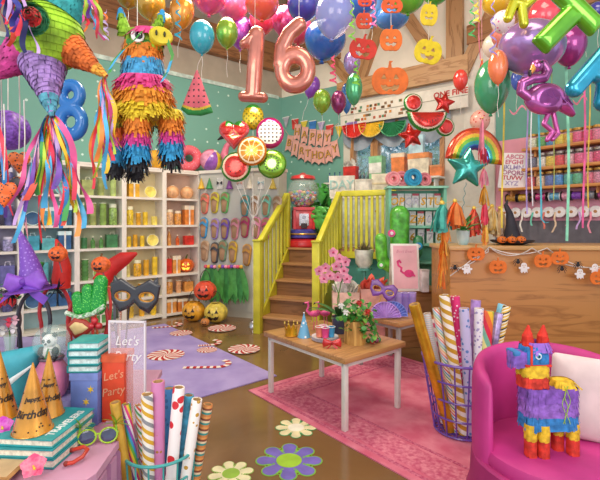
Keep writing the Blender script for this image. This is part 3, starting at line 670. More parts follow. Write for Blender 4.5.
# crown, cone, plates, cups, bow, baubles, flamingos
g = G(291, 336, TZ); t = T('crown_hat', 'small golden party crown with jagged points at the table edge', 'crown', g)
b = B(); n = 16; v = [(.05*math.cos(2*PI*i/n), .05*math.sin(2*PI*i/n), 0) for i in range(n)]+[((.062 if i % 2 else .056)*math.cos(2*PI*i/n), (.062 if i % 2 else .056)*math.sin(2*PI*i/n), .115 if i % 2 else .05) for i in range(n)]
b.add(v, [(i, (i+1) % n, n+(i+1) % n, n+i) for i in range(n)]); b.obj('points', mt('#dcaa22', .25, metal=.4), t, smooth=False)
b = B(); b.ring(.052, .006, .008, 24); b.obj('band', mt('#c98a1a', .3, metal=.4), t)
for i in range(8): b = B(); a = 2*PI*(2*i+1)/16; b.sph(.007, (.062*math.cos(a), .062*math.sin(a), .118), 8); b.obj('bead', mt('#f2d060', .3), t)
def party_hat(lab, loc, r, h, mat, group=None, tip=None, txt=None, tilt=(0, 0)):
    t = T('party_hat', lab, 'party hat', loc, 0, group, rx=tilt[0], ry=tilt[1])
    b = B(); b.lathe([(r, 0), (r*.98, .003), (.002, h)], 32, cap=False); b.obj('cone', mat, t)
    if tip: b = B(); b.sph(r*.13, (0, 0, h), 8); b.obj('pompom', tip, t)
    b = B(); b.ring(r, r*.03, .003, 28); b.obj('brim_edge', mat, t)
    return t
party_hat('light blue party hat with white polka dots beside the gold crown', G(304, 337, TZ), .058, .215, dots('#6fb4dc', '#f4f8fb', 28, .28, .5), tip=mt('#f4f8fb', .6))
g = G(325, 340, TZ)
for i in range(4):
    t = T('plate', '%s white plate of the small stack under the paper cups' % ['lowest', 'second lowest', 'third', 'topmost'][i], 'plate', g+Vec((0, 0, .008*i)), 0, 'white plates stacked on the flower table')
    b = B(); b.lathe([(0, 0), (.075, 0), (.115, .010), (.116, .013), (.075, .005), (0, .005)], 32, cap=False); b.obj('dish', mt('#f1eef2', .25, var=0, coat=.4), t)
    b = B(); b.ring(.1155, .0018, .0118, 32, 5); b.obj('rim', mt('#d8cfdc', .3, var=0), t)
def cup(lab, cat, loc, r, h, col, group=None, name='paper_cup', lip='#ffffff'):
    t = T(name, lab, cat, loc, 0, group)
    b = B(); b.lathe([(r*.74, 0), (r, h), (r*.94, h), (r*.7, .006), (0, .006)], 18, cap=False); b.obj('body', mt(col, .45), t)
    b = B(); b.ring(r, r*.06, h, 20, 6); b.obj('rim', mt(lip, .4, var=0), t); return t
for (dx, dy, c, l) in [(-.05, -.03, '#e8836a', 'coral paper cup standing on the white plates'), (.0, -.055, '#e0488c', 'hot pink paper cup standing on the white plates'), (.05, -.03, '#3f9fd0', 'sky blue paper cup standing on the white plates'), (-.015, .02, '#f0a5b5', 'pale pink paper cup at the rear of the white plates')]:
    cup(l, 'cup', g+Vec((dx, dy, .0375)), .036, .085, c, 'bright paper cups on plates')
def flamingo_fig(lab, loc, s, rz=0):
    t = T('flamingo_figurine', lab, 'figurine', loc, rz, 'pink flamingo table figurines'); m = mt('#ee5a9a', .4, var=.1, sc=20)
    b = B(); b.sph(.035*s, (0, 0, .14*s), 14, sx=1.4, sy=.8, sz=.8); b.obj('body', m, t)
    b = B(); b.tube([(-.04*s, 0, .14*s), (-.07*s, 0, .17*s), (-.055*s, 0, .2*s), (-.06*s, 0, .24*s), (-.09*s, 0, .235*s)], .009*s, 8, rs=[.016*s, .01*s, .009*s, .012*s, .006*s]); b.obj('neck', m, t)
    b = B(); b.cyl(.008*s, 0, .025*s, 8, 0, mdir((-.09*s, 0, .235*s), (-1, 0, -1)), r2=.001); b.obj('beak', mt('#2e2a2e', .4), t)
    for x in (-.01, .015): b = B(); b.tube([(x*s, 0, .12*s), (x*s+.005*s, 0, .06*s), (x*s, 0, 0)], .004*s, 6); b.obj('leg', m, t)
g2 = G(318, 331, TZ)
flamingo_fig('pink flamingo figurine behind the coral paper cup', P(316, 331, g2.y+.25)*1+Vec((0, 0, 0)) if 0 else Vec((g2.x-.03, g2.y+.04, TZ)), 1.1, .2)
flamingo_fig('pink flamingo figurine between the plates and the orchid', Vec((g2.x+.07, g2.y+.09, TZ)), 1.05, 0)
g = G(332, 348, TZ); t = T('gift_bow', 'shiny red gift bow in front of the white plates', 'bow', g)
for s in (-1, 1):
    b = B(); f = s_poly([(s*.0, -.006), (s*.07, -.032), (s*.075, .0), (s*.065, .035), (s*.0, .01)], .004); puff(b, f, (-.09, .09, -.05, .05), 24, .03, .016, TR(z=.04) @ FACE); b.obj('loop', mt('#d22a2e', .3, coat=.5), t)
    b = B(); b.strip([(0, -.01, .035), (s*.02, -.02, .02), (s*.04, -.03, .003)], .02, (1, 0, .3)); b.obj('tail', mt('#b81e26', .35), t)
b = B(); b.sph(.014, (0, -.01, .04), 10); b.obj('knot', mt('#a8161e', .35), t)
g = G(373, 343, TZ)
for i, (dx, dy, c, l) in enumerate([(-.04, 0, '#3f7a3a', 'green bauble beside the ivy vase'), (-.01, -.03, '#b02a3a', 'dark red bauble at the corner of the flower table'), (.03, 0, '#8a3a5a', 'plum bauble near the table edge'), (.0, .03, '#5a2f3a', 'brown bauble at the back of the cluster'), (.055, .03, '#3f8a4f', 'small green bauble nearest the table edge')]):
    t = T('bauble', l, 'bauble', g+Vec((dx, dy, .021)), 0, 'baubles beside the ivy'); b = B(); b.sph(.021, n=14); b.obj('ball', mt(c, .15, coat=1, var=0), t); b = B(); b.cyl(.006, .019, .028, 8); b.obj('cap', mt('#c9a44a', .3, metal=.8), t)
# ---- second table / crate goods
def gift_bag(lab, loc, w, h, d, mat, tissue=None, rz=0, handle=True, cat='gift bag', name='gift_bag', group=None):
    t = T(name, lab, cat, loc, rz, group)
    b = B(); b.add([(-w/2*.94, -d/2*.9, 0), (w/2*.94, -d/2*.9, 0), (w/2*.94, d/2*.9, 0), (-w/2*.94, d/2*.9, 0), (-w/2, -d/2, h), (w/2, -d/2, h), (w/2, d/2, h), (-w/2, d/2, h)], [(3, 2, 1, 0), (0, 1, 5, 4), (1, 2, 6, 5), (2, 3, 7, 6), (3, 0, 4, 7)]); b.obj('body', mat, t, smooth=False)
    if tissue:
        b = B(); r = random.Random(int(w*999+h*77))
        for k in range(26): leaf(b, (r.uniform(-w/2, w/2)*.7, r.uniform(-d/2, d/2)*.6, h-.05*w), (r.uniform(-.8, .8), r.uniform(-.8, .3), 1.2), r.uniform(.4, .8)*w*.8, w*.32, bend=r.uniform(-.3, .5))
        b.obj('tissue_paper', tissue, t, smooth=False)
    if handle:
        b = B(); b.tube([(-w*.2, -d/2-.003, h-.01), (-w*.18, -d/2-.006, h+w*.25), (w*.18, -d/2-.006, h+w*.25), (w*.2, -d/2-.003, h-.01)], .003, 6); b.obj('handle', mt('#ddd0c0', .6), t)
    return t
gift_bag('pale peach gift bag stuffed with white tissue beside the stair rail', Vec((.55, 5.2, 0)), .32, .76, .16, mt('#f0c9b4', .7), mt('#f6f0e2', .8), handle=False)
gift_bag('pink gift bag stuffed with coral tissue beside the purple mask', Vec((.87, 5.2, 0)), .3, .80, .14, mt('#efb6a6', .7), mt('#f0705a', .8), handle=False, rz=.1)
# purple carnival mask propped up
def mask_obj(name, lab, loc, w, h, mats, rz=0, rx=0, cat='mask', horn=0, ry=0):
    t = T(name, lab, cat, loc, rz, rx=rx, ry=ry)
    body = s_poly([(-w/2, h*.35), (-w*.3, h*.5), (-w*.1, h*.33), (0, h*.25), (w*.1, h*.33), (w*.3, h*.5), (w/2, h*.35), (w*.46, -.1*h), (w*.3, -h*.42), (w*.12, -h*.3), (0, -h*.12), (-w*.12, -h*.3), (-w*.3, -h*.42), (-w*.46, -.1*h)], h*.03)
    eyes = s_or(s_circ(-w*.25, .02*h, w*.135, .62), s_circ(w*.25, .02*h, w*.135, .62))
    f = s_sub(body, eyes); bd_ = (-w*.56, w*.56, -h*.6, h*.6)
    b = B(); puff(b, f, bd_, 56, w*.08, w*.035, FACE, flat=.002); b.obj('face', mats[0], t, ang=1.2)
    b = B(); rim = s_or(s_sub(s_circ(-w*.25, .02*h, w*.165, .66), s_circ(-w*.25, .02*h, w*.13, .62)), s_sub(s_circ(w*.25, .02*h, w*.165, .66), s_circ(w*.25, .02*h, w*.13, .62)))
    puff(b, rim, bd_, 70, w*.02, w*.01, FACE @ TR(z=w*.022), flat=.003); b.obj('eye_trim', mats[1], t)
    return t
p = P(383, 291, 4.72); t = mask_obj('carnival_mask', 'purple carnival mask with gold trim propped in front of the pink gift bag', p, .3, .2, [mt('#7c3f9e', .3, coat=.5, var=.15), mt('#d6a83c', .3, metal=.5)], ry=.35, rx=-.2)
b = B(); b.tube([(0, .015, -.06), (.02, .05, -(p.z-TZ)-.0)], .006); b.obj('prop_stick', mt('#d6a83c', .4), t)
# flamingo A-frame sign
p = Vec((1.34, 5.42, RZ)); t = T('tabletop_sign', 'white framed easel sign with a pink flamingo on pale pink', 'sign', p, -.05); w, h = .35, .6
Ms = rot(-.18, 0, 0)
b = B(); b.box(-w/2, w/2, 0, .015, 0, h, 0, Ms, bev=.004); b.obj('frame', mt('#f3efe9', .5, var=.03), t)
b = B(); b.box(-w/2+.025, w/2-.025, -.003, 0, .03, h-.025, 0, Ms); b.obj('poster', mt('#f2b9c4', .6, var=.06, sc=4), t, smooth=False)
b = B(); b.box(-w/2, w/2, .28, .295, 0, h, 0, TR(0, 0, 0) @ Matrix.Translation((0, .29, 0)) @ rot(.2, 0, 0) @ Matrix.Translation((0, -.29, 0)), bev=.004); b.obj('back_leg', mt('#e2ddd4', .5), t)
b = B(); MF = Ms @ TR(0, -.006, .22) @ FACE
fl_s = s_or(s_circ(.04, 0, .06, .8), s_path([(-.02, .0), (-.06, .03), (-.05, .07), (-.09, .1), (-.1, .15), (-.075, .165), (-.06, .14)], .012), s_cap(.07, .0, .11, -.03, .03, .01))
puff(b, fl_s, (-.16, .18, -.1, .2), 60, .01, .001, MF, flat=.001); b.obj('flamingo_print', mt('#e0357f', .5, var=.1, sc=20), t, smooth=False)
b = B(); text_mesh('Best Ever!', .055, Ms @ TR(0, -.004, .5) @ FACE, .0005, 0, b, shear=.3); b.obj('lettering', mt('#d98aa0', .6), t, smooth=False)
# lavender cups
for i, (px, c) in enumerate([(394, '#a78ad8'), (401, '#b79ae2'), (408, '#9c80d0'), (415, '#b095dc')]):
    g = G(px, 308, TZ+.0); g = P(px-3, 307, 4.85); cup(['lavender tumbler nearest the purple mask', 'second lavender tumbler from the purple mask', 'third lavender tumbler from the purple mask', 'lavender tumbler nearest the gold roll'][i], 'cup', (g.x, g.y, TZ), .048, .225, c, 'lavender metallic tumblers', name='tumbler', lip='#d8c8f0')
# scalloped fans
def fan(lab, loc, r, cols, rz=0, rx=-.1, name='paper_fan', a0=0, a1=180, group=None, n=14, ry=0, cat='fan'):
    t = T(name, lab, cat, loc, rz, group, rx=rx, ry=ry); b = B(); v = [(0, 0, 0)]; f = []; m = []
    for i in range(2*n+1):
        a = math.radians(a0+(a1-a0)*i/(2*n)); v.append((r*math.cos(a), (.012 if i % 2 else -.012)*r*8, r*math.sin(a)))
    for i in range(2*n): f.append((0, i+1, i+2)); m.append(0)
    b.add(v, f, m); b.obj('pleats', mt(cols[0], .6, var=.1, sc=9), t, smooth=False)
    b = B(); k = [(r*(1+.02)*math.cos(math.radians(a0+(a1-a0)*i/(2*n))), -.02*r, r*1.02*math.sin(math.radians(a0+(a1-a0)*i/(2*n)))) for i in range(2*n+1)]; b.tube(k, r*.05, 6); b.obj('scalloped_edge', mt(cols[1], .6), t)
    return t
g = P(388, 319, 4.36); fan('lilac scalloped half-round fan lying at the oak table corner', (g.x+.0, g.y+.12, TZ+.02), .16, ['#c29ae0', '#b08ad8'], rx=-.35, rz=.15)
fan('periwinkle scalloped half-round fan behind the lilac one', (g.x+.09, g.y+.2, TZ+.02), .15, ['#7f8fdc', '#6f7fcf'], rx=-.3, rz=-.1)
# cactus balloon
p = Vec((1.285, 5.80, RZ)); t = T('cactus_balloon', 'tall bright green foil cactus balloon with button flowers behind the flamingo sign', 'balloon', p)
m = mt('#58bb3a', .3, var=.2, sc=12, coat=.5)
s_c = s_or(s_cap(.06, .08, .06, .96, .12, .135)); a_c = s_path([(-.04, .25), (-.16, .32), (-.19, .42), (-.2, .64)], .08); b_c = s_path([(.1, .3), (.24, .36), (.3, .46), (.31, .62)], .07)
b = B(); puff(b, s_c, (-.2, .3, -.08, 1.16), 60, .11, .1, FACE); b.obj('trunk', m, t)
b = B(); puff(b, a_c, (-.34, .06, .1, .8), 40, .08, .065, TR(y=-.03) @ FACE); b.obj('arm', mt('#6cc83e', .3, var=.2, sc=12, coat=.5), t)
b = B(); puff(b, b_c, (.0, .42, .2, .8), 40, .07, .06, TR(y=-.0) @ FACE); b.obj('arm', mt('#3f8f5c', .3, var=.2, sc=12, coat=.5), t)
for (x, z, c) in [(-.07, .72, '#ea5a98'), (-.21, .3, '#5cc23e'), (.29, .55, '#2fa8e0')]:
    b = B(); b.cyl(.05, -.02, .0, 16, 0, TR(x, -.1, z) @ FACE); b.cyl(.022, 0, .012, 12, 1, TR(x, -.1, z) @ FACE); b.obj('button_flower', [mt(c, .4), mt('#ffffff', .4)], t)
# white planter with brown spiky succulent on a slim stand
p = P(364, 268, 6.1); t = T('plant_stand', 'slim teal plant stand in front of the yellow railing', 'stand', (p.x, p.y, 0)); b = B(); b.cyl(.11, p.z-.03, p.z, 20); b.obj('top', mt('#58a59a', .5), t); b = B(); b.cyl(.03, .02, p.z-.03, 12); b.obj('pole', mt('#58a59a', .5), t); b = B(); b.cyl(.13, 0, .02, 20); b.obj('base', mt('#58a59a', .5), t)
t = T('potted_cactus', 'round white planter with dark spiky cactus in front of the yellow railing', 'plant', p); b = B(); b.lathe([(.07, 0), (.12, .07), (.135, .26), (.12, .26), (.11, .22), (0, .22)], 24); b.obj('pot', mt('#dfe0d6', .5), t)
b = B()
for k in range(70): a = R_.uniform(0, 2*PI); e = R_.uniform(.2, 1.4); b.cyl(.008, 0, R_.uniform(.1, .17), 5, 0, mdir((0, 0, .22), (math.cos(a)*math.cos(e), math.sin(a)*math.cos(e), math.sin(e))), r2=.001)
b.obj('spines', mt('#4a5a36', .6, c2='#7a5a40'), t)
# small clear goods beside the flamingo sign
for i, (px, py, w, h, c, l) in enumerate([(431, 305, .09, .26, '#efe9ea', 'clear white tube box beside the flamingo sign'), (438, 296, .08, .22, '#f0c4cc', 'slim pale pink box beside the flamingo sign'), (446, 303, .14, .18, '#ece6e2', 'squat white box in front of the oak counter'), (441, 280, .12, .2, '#e3dedb', 'translucent white jar box against the oak counter')]):
    Y = 5.0+.12*i; p = P(px, py, Y); zz = RZ if i != 2 else RZ
    t = T('acrylic_box', l, 'box', (min(p.x+.03, 1.595-w/2), 5.36+.15*i, zz), .1); b = B(); b.box(-w/2, w/2, -w/2, w/2, 0, h, bev=.006); b.obj('body', mt(c, .25, coat=.5, alpha=.85), t); b = B(); b.box(-w/2-.003, w/2+.003, -w/2-.003, w/2+.003, h, h+.02); b.obj('lid', mt('#cfc8c4', .4), t)
# ================= faces and pumpkins
def face_sdf(s=1, teeth=True):
    eL = s_poly([(-.42*s, .08*s), (-.14*s, .08*s), (-.26*s, .34*s)]); eR = s_poly([(.14*s, .08*s), (.42*s, .08*s), (.26*s, .34*s)])
    no = s_poly([(-.06*s, -.03*s), (.06*s, -.03*s), (0, .1*s)])
    mo = s_poly([(-.46*s, -.12*s), (-.3*s, -.2*s), (-.2*s, -.14*s), (-.1*s, -.25*s), (.1*s, -.25*s), (.2*s, -.14*s), (.3*s, -.2*s), (.46*s, -.12*s), (.34*s, -.38*s), (.14*s, -.48*s), (.06*s, -.38*s), (-.06*s, -.38*s), (-.14*s, -.48*s), (-.34*s, -.38*s)])
    return s_or(eL, eR, no, mo)
def ribbed(b, R, sz, top=1.0, n=48, ribs=9, mi=0, bot=0.02):
    v = []; k = 12
    for j in range(k+1):
        q = PI*(bot+(top-bot)*j/k)
        for i in range(n):
            a = 2*PI*i/n; m = 1-.07*abs(math.cos(a*ribs/2))**3; v.append((R*m*math.sin(q)*math.sin(a), -R*m*math.sin(q)*math.cos(a), -R*sz*math.cos(q)+R*sz))
    b.add(v, [(j*n+i, j*n+(i+1) % n, (j+1)*n+(i+1) % n, (j+1)*n+i) for j in range(k) for i in range(n)]+[tuple(range(n))], mi)
def face_on_ball(t, R, sz, mat, s=1.55, tilt=.0, cz=None):
    b = B(); f = face_sdf(R*s*.72); puff(b, f, (-R, R, -R, R), 44, .01*R, .004*R, flat=.002*R, back=False)
    v = []
    for x, y, z in b.v:
        rr = math.sqrt(max(.02*R*R, R*R*1.0-x*x-(y/sz)**2)); v.append((x, -rr-.012*R-max(z, 0), y+R*sz))
    b.v = v; return b.obj('face', mat, t, smooth=False)
def pumpkin(name, lab, loc, R, col, sz=.85, bucket=False, glow=False, rz=0, sc=1, group=None, cat='pumpkin', stem='#5a6a2c'):
    t = T(name, lab, cat, loc, rz, group)
    b = B(); ribbed(b, R, sz, top=.86 if bucket else .985); b.obj('body', mt(col, .4, var=.12, sc=14, coat=.4), t, ang=1.4)
    face_on_ball(t, R, sz, mt('#f7d04a', .5, var=0, em=1.2) if glow else mt('#2a1a1c', .5, var=0))
    if bucket:
        b = B(); b.tube([(R*.45*math.cos(a), 0, R*sz*1.9+R*1.0*math.sin(a)) for a in [PI*i/12 for i in range(13)]], R*.03, 6); b.obj('handle', mt('#2a2a2a', .4), t)
        b = B(); b.ring(R*.45, R*.05, R*sz*1.88, 24); b.obj('rim', mt(col, .4), t)
    else:
        b = B(); b.tube([(0, 0, R*sz*1.9), (.02*R, 0, R*sz*2.2), (.15*R, 0, R*sz*2.6)], R*.1, 8, rs=[R*.16, R*.1, R*.08]); b.obj('stem', mt(stem, .6), t)
    return t
# ================= goods in the cubbies
def uW(u, y, z): q = SH0-U*u+W*y; return Vec((q.x, q.y, z))      # u measured from the pegboard end
def item(kind, loc, w, h, c1, c2, lab, grp):
    t = T(kind, lab, kind.split('_')[-1], loc, AU, grp); m1 = mt(c1, .5, var=.12, sc=12); m2 = mt(c2, .5, var=.08)
    r = w/2
    if kind == 'cup_stack': pass
    if kind == 'paper_bag':
        b = B(); b.box(-r, r, -r*.6, r*.6, 0, h*.85); b.obj('body', m1, t, smooth=False)
        b = B(); b.tube([(-r*.4, -r*.6, h*.84), (-r*.3, -r*.6, h), (r*.3, -r*.6, h), (r*.4, -r*.6, h*.84)], .005, 5); b.obj('handle', m2, t)
    elif kind == 'lidded_jar':
        b = B(); b.lathe([(r*.9, 0), (r, .01), (r, h*.72), (r*.8, h*.8), (r*.8, h*.84)], 16); b.obj('body', mt(c1, .25, var=.2, sc=30, coat=.6), t)
        b = B(); b.cyl(r*.86, h*.82, h, 16); b.obj('lid', m2, t)
    elif kind == 'pillar_candle':
        b = B(); b.lathe([(r*.8, 0), (r*.82, h*.88), (r*.6, h*.86), (0, h*.84)], 16); b.obj('wax', m1, t)
        b = B(); b.cyl(.004, h*.84, h, 6); b.obj('wick', m2, t)
    elif kind == 'gift_box':
        b = B(); b.box(-r, r, -r*.8, r*.8, 0, h*.8); b.obj('body', m1, t, smooth=False)
        b = B(); b.box(-r*1.06, r*1.06, -r*.86, r*.86, h*.78, h); b.obj('lid', m2, t, smooth=False)
        b = B(); b.box(-r*.14, r*.14, -r*.9, -r*.8, 0, h); b.obj('ribbon', mt('#f6efe6', .5), t, smooth=False)
    elif kind == 'paper_lantern':
        b = B(); ribbed(b, r, .95, ribs=16); b.obj('body', m1, t, ang=1.4)
        b = B(); b.ring(r*.25, .006, 2*r*.95, 14); b.obj('top_ring', m2, t)
    elif kind == 'paper_cup':
        b = B(); k = max(2, int(h/.05)); pr = []
        for j in range(k): z = h*j/k; pr += [(r*.72, z), (r*.85, z+h/k*.7), (r*.9, z+h/k*.72), (r*.9, z+h/k*.98)]
        b.lathe(pr, 16); b.obj('body', m1, t); b = B(); b.ring(r*.88, .006, h, 16); b.obj('rim', m2, t)
    elif kind == 'round_plate':
        Mx = TR(0, .02, r) @ rot(PI/2-.15, 0, 0); b = B(); b.lathe([(0, 0), (r*.7, 0), (r, .015), (r, .02), (r*.7, .006), (0, .006)], 24, 0, Mx, cap=False); b.obj('dish', m1, t)
        b = B(); b.ring(r, .005, .018, 24, 5, 0, Mx); b.obj('rim', m2, t)
    elif kind == 'slim_bottle':
        b = B(); b.lathe([(r*.7, 0), (r*.75, .01), (r*.75, h*.6), (r*.3, h*.72), (r*.3, h*.9)], 14); b.obj('body', mt(c1, .2, var=.2, coat=.6), t)
        b = B(); b.cyl(r*.36, h*.88, h, 12); b.obj('cap', m2, t)
    return t
PALS = [('orange', ['#f0a24e', '#e8672e', '#d8342a', '#f4b884', '#e88a3a'], '#fbe6c8', 'orange and red'),
        ('yellow', ['#f2cc30', '#eab02a', '#f6e06a', '#e6c248', '#f0dc8a'], '#fff6cc', 'yellow'),
        ('green', ['#8fb25a', '#5f9a52', '#b8cf7a', '#3f7f4f', '#a4b06a'], '#eef4d4', 'green'),
        ('teal', ['#2f7f96', '#3f9fb8', '#24607c', '#5fb4bc', '#2f5f8f'], '#d4eef0', 'teal'),
        ('violet', ['#6a6aa8', '#8f8ac4', '#5a7ab0', '#a09ac8', '#4f4f86'], '#e6e2f4', 'violet'),
        ('mauve', ['#8a6a9a', '#a48ab8', '#7a6aa8', '#b89ac0', '#6a5a8a'], '#f0e2f4', 'mauve')]
KINDS = ['paper_bag', 'lidded_jar', 'pillar_candle', 'gift_box', 'paper_cup', 'round_plate', 'slim_bottle']
ROWN = ['bottom', 'second lowest', 'third', 'fourth', 'fifth', 'top']
rr = random.Random(21)
for c in range(6):
    cn, pal, lt, un = PALS[c]
    for rw in range(6):
        if c >= 3 and rw < 1: continue
        if c == 5 and rw < 3: continue
        z = ZR[rw]; hmax = ZR[rw+1]-.035-z-.03; u0 = TS[c]+.05; u1 = TS[c+1]-.05
        if c == 0 and rw == 5: ks = [('paper_lantern', .24, .24)]*2
        elif c == 0 and rw == 2: ks = [('PUMP', .26, 0), ('gift_box', .14, .3), ('paper_bag', .12, .3)]
        elif c == 1 and rw == 3: ks = [('round_plate', .2, .2), ('pillar_candle', .09, .2), ('pillar_candle', .09, .22), ('pillar_candle', .09, .19)]
        elif c == 1 and rw == 4: ks = [('pillar_candle', .12, .16), ('pillar_candle', .1, .24), ('paper_cup', .09, .2), ('lidded_jar', .11, .3)]
        else:
            ks = []; w = 0
            while True:
                k = rr.choice(KINDS); wi = {'paper_bag': .17, 'lidded_jar': .13, 'pillar_candle': .11, 'gift_box': .17, 'paper_cup': .12, 'round_plate': .2, 'slim_bottle': .09}[k]
                if w+wi > (u1-u0): break
                w += wi+.015; ks.append((k, wi, min(hmax*rr.uniform(.6, .98), .34)))
        tot = sum(k[1] for k in ks); gap = (u1-u0-tot)/max(1, len(ks)); u = u0+gap/2
        for i, (k, w, h) in enumerate(ks):
            loc = uW(u+w/2, .13+rr.uniform(-.03, .03), z+.001); u += w+gap
            where = 'shelf of the %s unit, %s from the pegboard end' % (un, ORD[i])
            if k == 'PUMP': pumpkin('jack_o_lantern', 'glowing orange jack-o-lantern among the orange and red goods in the cubbies', loc, .14, '#ec6a1e', glow=True, rz=AU-.5); continue
            ci = rr.randrange(5)
            if k == 'paper_lantern': ci = 3
            if c == 1 and rw in (3, 4): ci = [2, 0, 1, 0][i]
            tone = ['', 'bright ', 'deep ', 'pale ', 'muted '][ci]
            item(k, loc, w*.96, h, pal[ci], lt, '%s%s %s, %s %s shelf, %s from the pegboard end' % (tone, cn if rw or c else cn, k.replace('_', ' '), ROWN[rw], un, ORD[i]), '%s goods on the %s shelf' % (cn, ROWN[rw]))
# things on top of the shelves
ST_ = 2.49
def onTop(px, d=.16):
    r = (px-300)/F; A = SH0+W*d; u = (r*A.y-A.x)/(-U.x+r*U.y); return uW(u, d, ST_)
q = onTop(189); t = T('donut_cushion', 'pink frosted donut cushion standing on top of the shelves', 'cushion', q+Vec((0, 0, .235)), AU-.5)
b = B(); b.ring(.15, .085, 0, 28, 14, 0, FACE); b.obj('cushion', mt('#d98a6a', .7), t); b = B(); b.ring(.15, .083, .012, 28, 14, 0, FACE); b.obj('frosting', dots('#e2606e', '#f0a0b0', 30, .25, .6), t)
q = Vec((PX(155, 7.2), 0, 0)); q = onTop(156); t = T('mustard_cushion', 'round mustard yellow cushion on top of the yellow shelf unit', 'cushion', q, AU); b = B(); b.sph(.2, (0, 0, .16), 20, sz=.8, sy=.5); b.obj('cover', mt('#e2a92c', .7), t); b = B(); b.sph(.02, (0, -.1, .17), 8); b.obj('button', mt('#c48a1c', .6), t)
q = onTop(134); t = T('mustard_cushion', 'smaller golden cushion on the shelf top behind the donkey pinata', 'cushion', q, AU); b = B(); b.sph(.17, (0, 0, .14), 20, sz=.8, sy=.5); b.obj('cover', mt('#d99a2c', .7), t)
# pegboard top things
q = pgw(.12, 2.49, -.16); t = T('beach_ball', 'beach ball with purple, yellow and pink panels on top of the pegboard', 'ball', q+Vec((0, 0, .2)))
b = B(); b.sph(.2, n=24, mfn=lambda u, v: int(u*6) % 4); b.obj('panels', [mt('#9a5cc0', .3, coat=.6), mt('#e8d23f', .3, coat=.6), mt('#e8487a', .3, coat=.6), mt('#f0a0c0', .3, coat=.6)], t).rotation_euler = (.7, .3, .4)
b = B(); b.cyl(.03, .192, .205, 12); b.obj('valve_cap', mt('#f4f0ea', .4), t).rotation_euler = (.7, .3, .4)
q = pgw(.50, 2.49, -.16); t = T('flamingo_pool_toy', 'dusty pink inflatable flamingo on top of the pegboard', 'inflatable toy', q); m = mt('#d8708c', .4, var=.1, coat=.4)
b = B(); b.sph(.17, (.1, 0, .16), 18, sx=1.2, sz=.9); b.obj('body', m, t)
b = B(); b.tube([(-.02, 0, .15), (-.1, 0, .28), (-.06, 0, .42), (.02, 0, .52), (-.02, 0, .62), (-.1, 0, .6)], .05, 10, rs=[.09, .07, .05, .045, .055, .05]); b.obj('neck', m, t)
b = B(); b.cyl(.04, 0, .11, 8, 0, mdir((-.12, 0, .59), (-1, 0, -.6)), r2=.01); b.obj('beak', mt('#2e2228', .4), t)
# slippers and small hats on the pegboard
def slipper(px, py, c, sole, lab, s=1, tilt=.15):
    x, z = onPG(px, py); p = pgw(x, z, .035); t = T('slipper', lab, 'slipper', p, PGA, 'slippers hung on the pegboard', ry=tilt)
    w, h = .085*s, .36*s
    f = s_or(s_cap(.01, -h*.32, -.012, h*.28, w*.75, w))
    b = B(); puff(b, f, (-.2, .2, -h*.8, h*.8), 40, w*.5, .02, FACE, flat=.006); b.obj('edge', mt(c, .5), t)
    b = B(); puff(b, lambda a, d: f(a, d)+w*.25, (-.2, .2, -h*.8, h*.8), 30, w*.6, .012, TR(y=-.022) @ FACE, flat=.004); b.obj('sole', mt(sole, .7, var=.1), t)
    b = B(); b.strip([(-w*1.0, -.02, h*.12), (-w*.4, -.055, h*.22), (0, -.062, h*.27), (w*.4, -.055, h*.22), (w*1.0, -.02, h*.12)], w*.55, (0, 0, 1)); b.obj('strap', mt(c, .5), t)
    b = B(); b.cyl(.006, -.0, .05, 6, 0, TR(0, .035, h*.5) @ FACE); b.obj('hook', mt('#8a8a88', .4, metal=.7), t)
SL = [(206, 205, '#ee7a66', 'coral'), (216, 204, '#dfcf3a', 'yellow'), (226, 204, '#6fc06a', 'green'), (246, 207, '#4f9fa0', 'teal'), (256, 207, '#e8e2d8', 'white'), (267, 207, '#7fcfb4', 'mint'), (278, 208, '#c8b49a', 'beige'),
      (205, 229, '#3fa0d8', 'sky blue'), (216, 230, '#a58ad0', 'lavender'), (226, 230, '#7a5ab8', 'purple'), (236, 230, '#e89aac', 'rose'), (246, 228, '#b8386a', 'magenta'), (257, 229, '#f09ab8', 'pink'), (267, 230, '#e0608a', 'raspberry'),
      (206, 252, '#c8a888', 'tan'), (216, 254, '#4a4a52', 'charcoal'), (224, 252, '#7a9a7a', 'sage'), (234, 253, '#e0b83a', 'mustard'), (248, 256, '#d8a04a', 'amber')]
for i, (px, py, c, nm) in enumerate(SL):
    rw = ['upper', 'middle', 'lower'][0 if i < 7 else 1 if i < 14 else 2]
    slipper(px, py-1, c, '#b08a68', '%s edged open toe slipper hung in the %s pegboard row' % (nm, rw), 1.0)
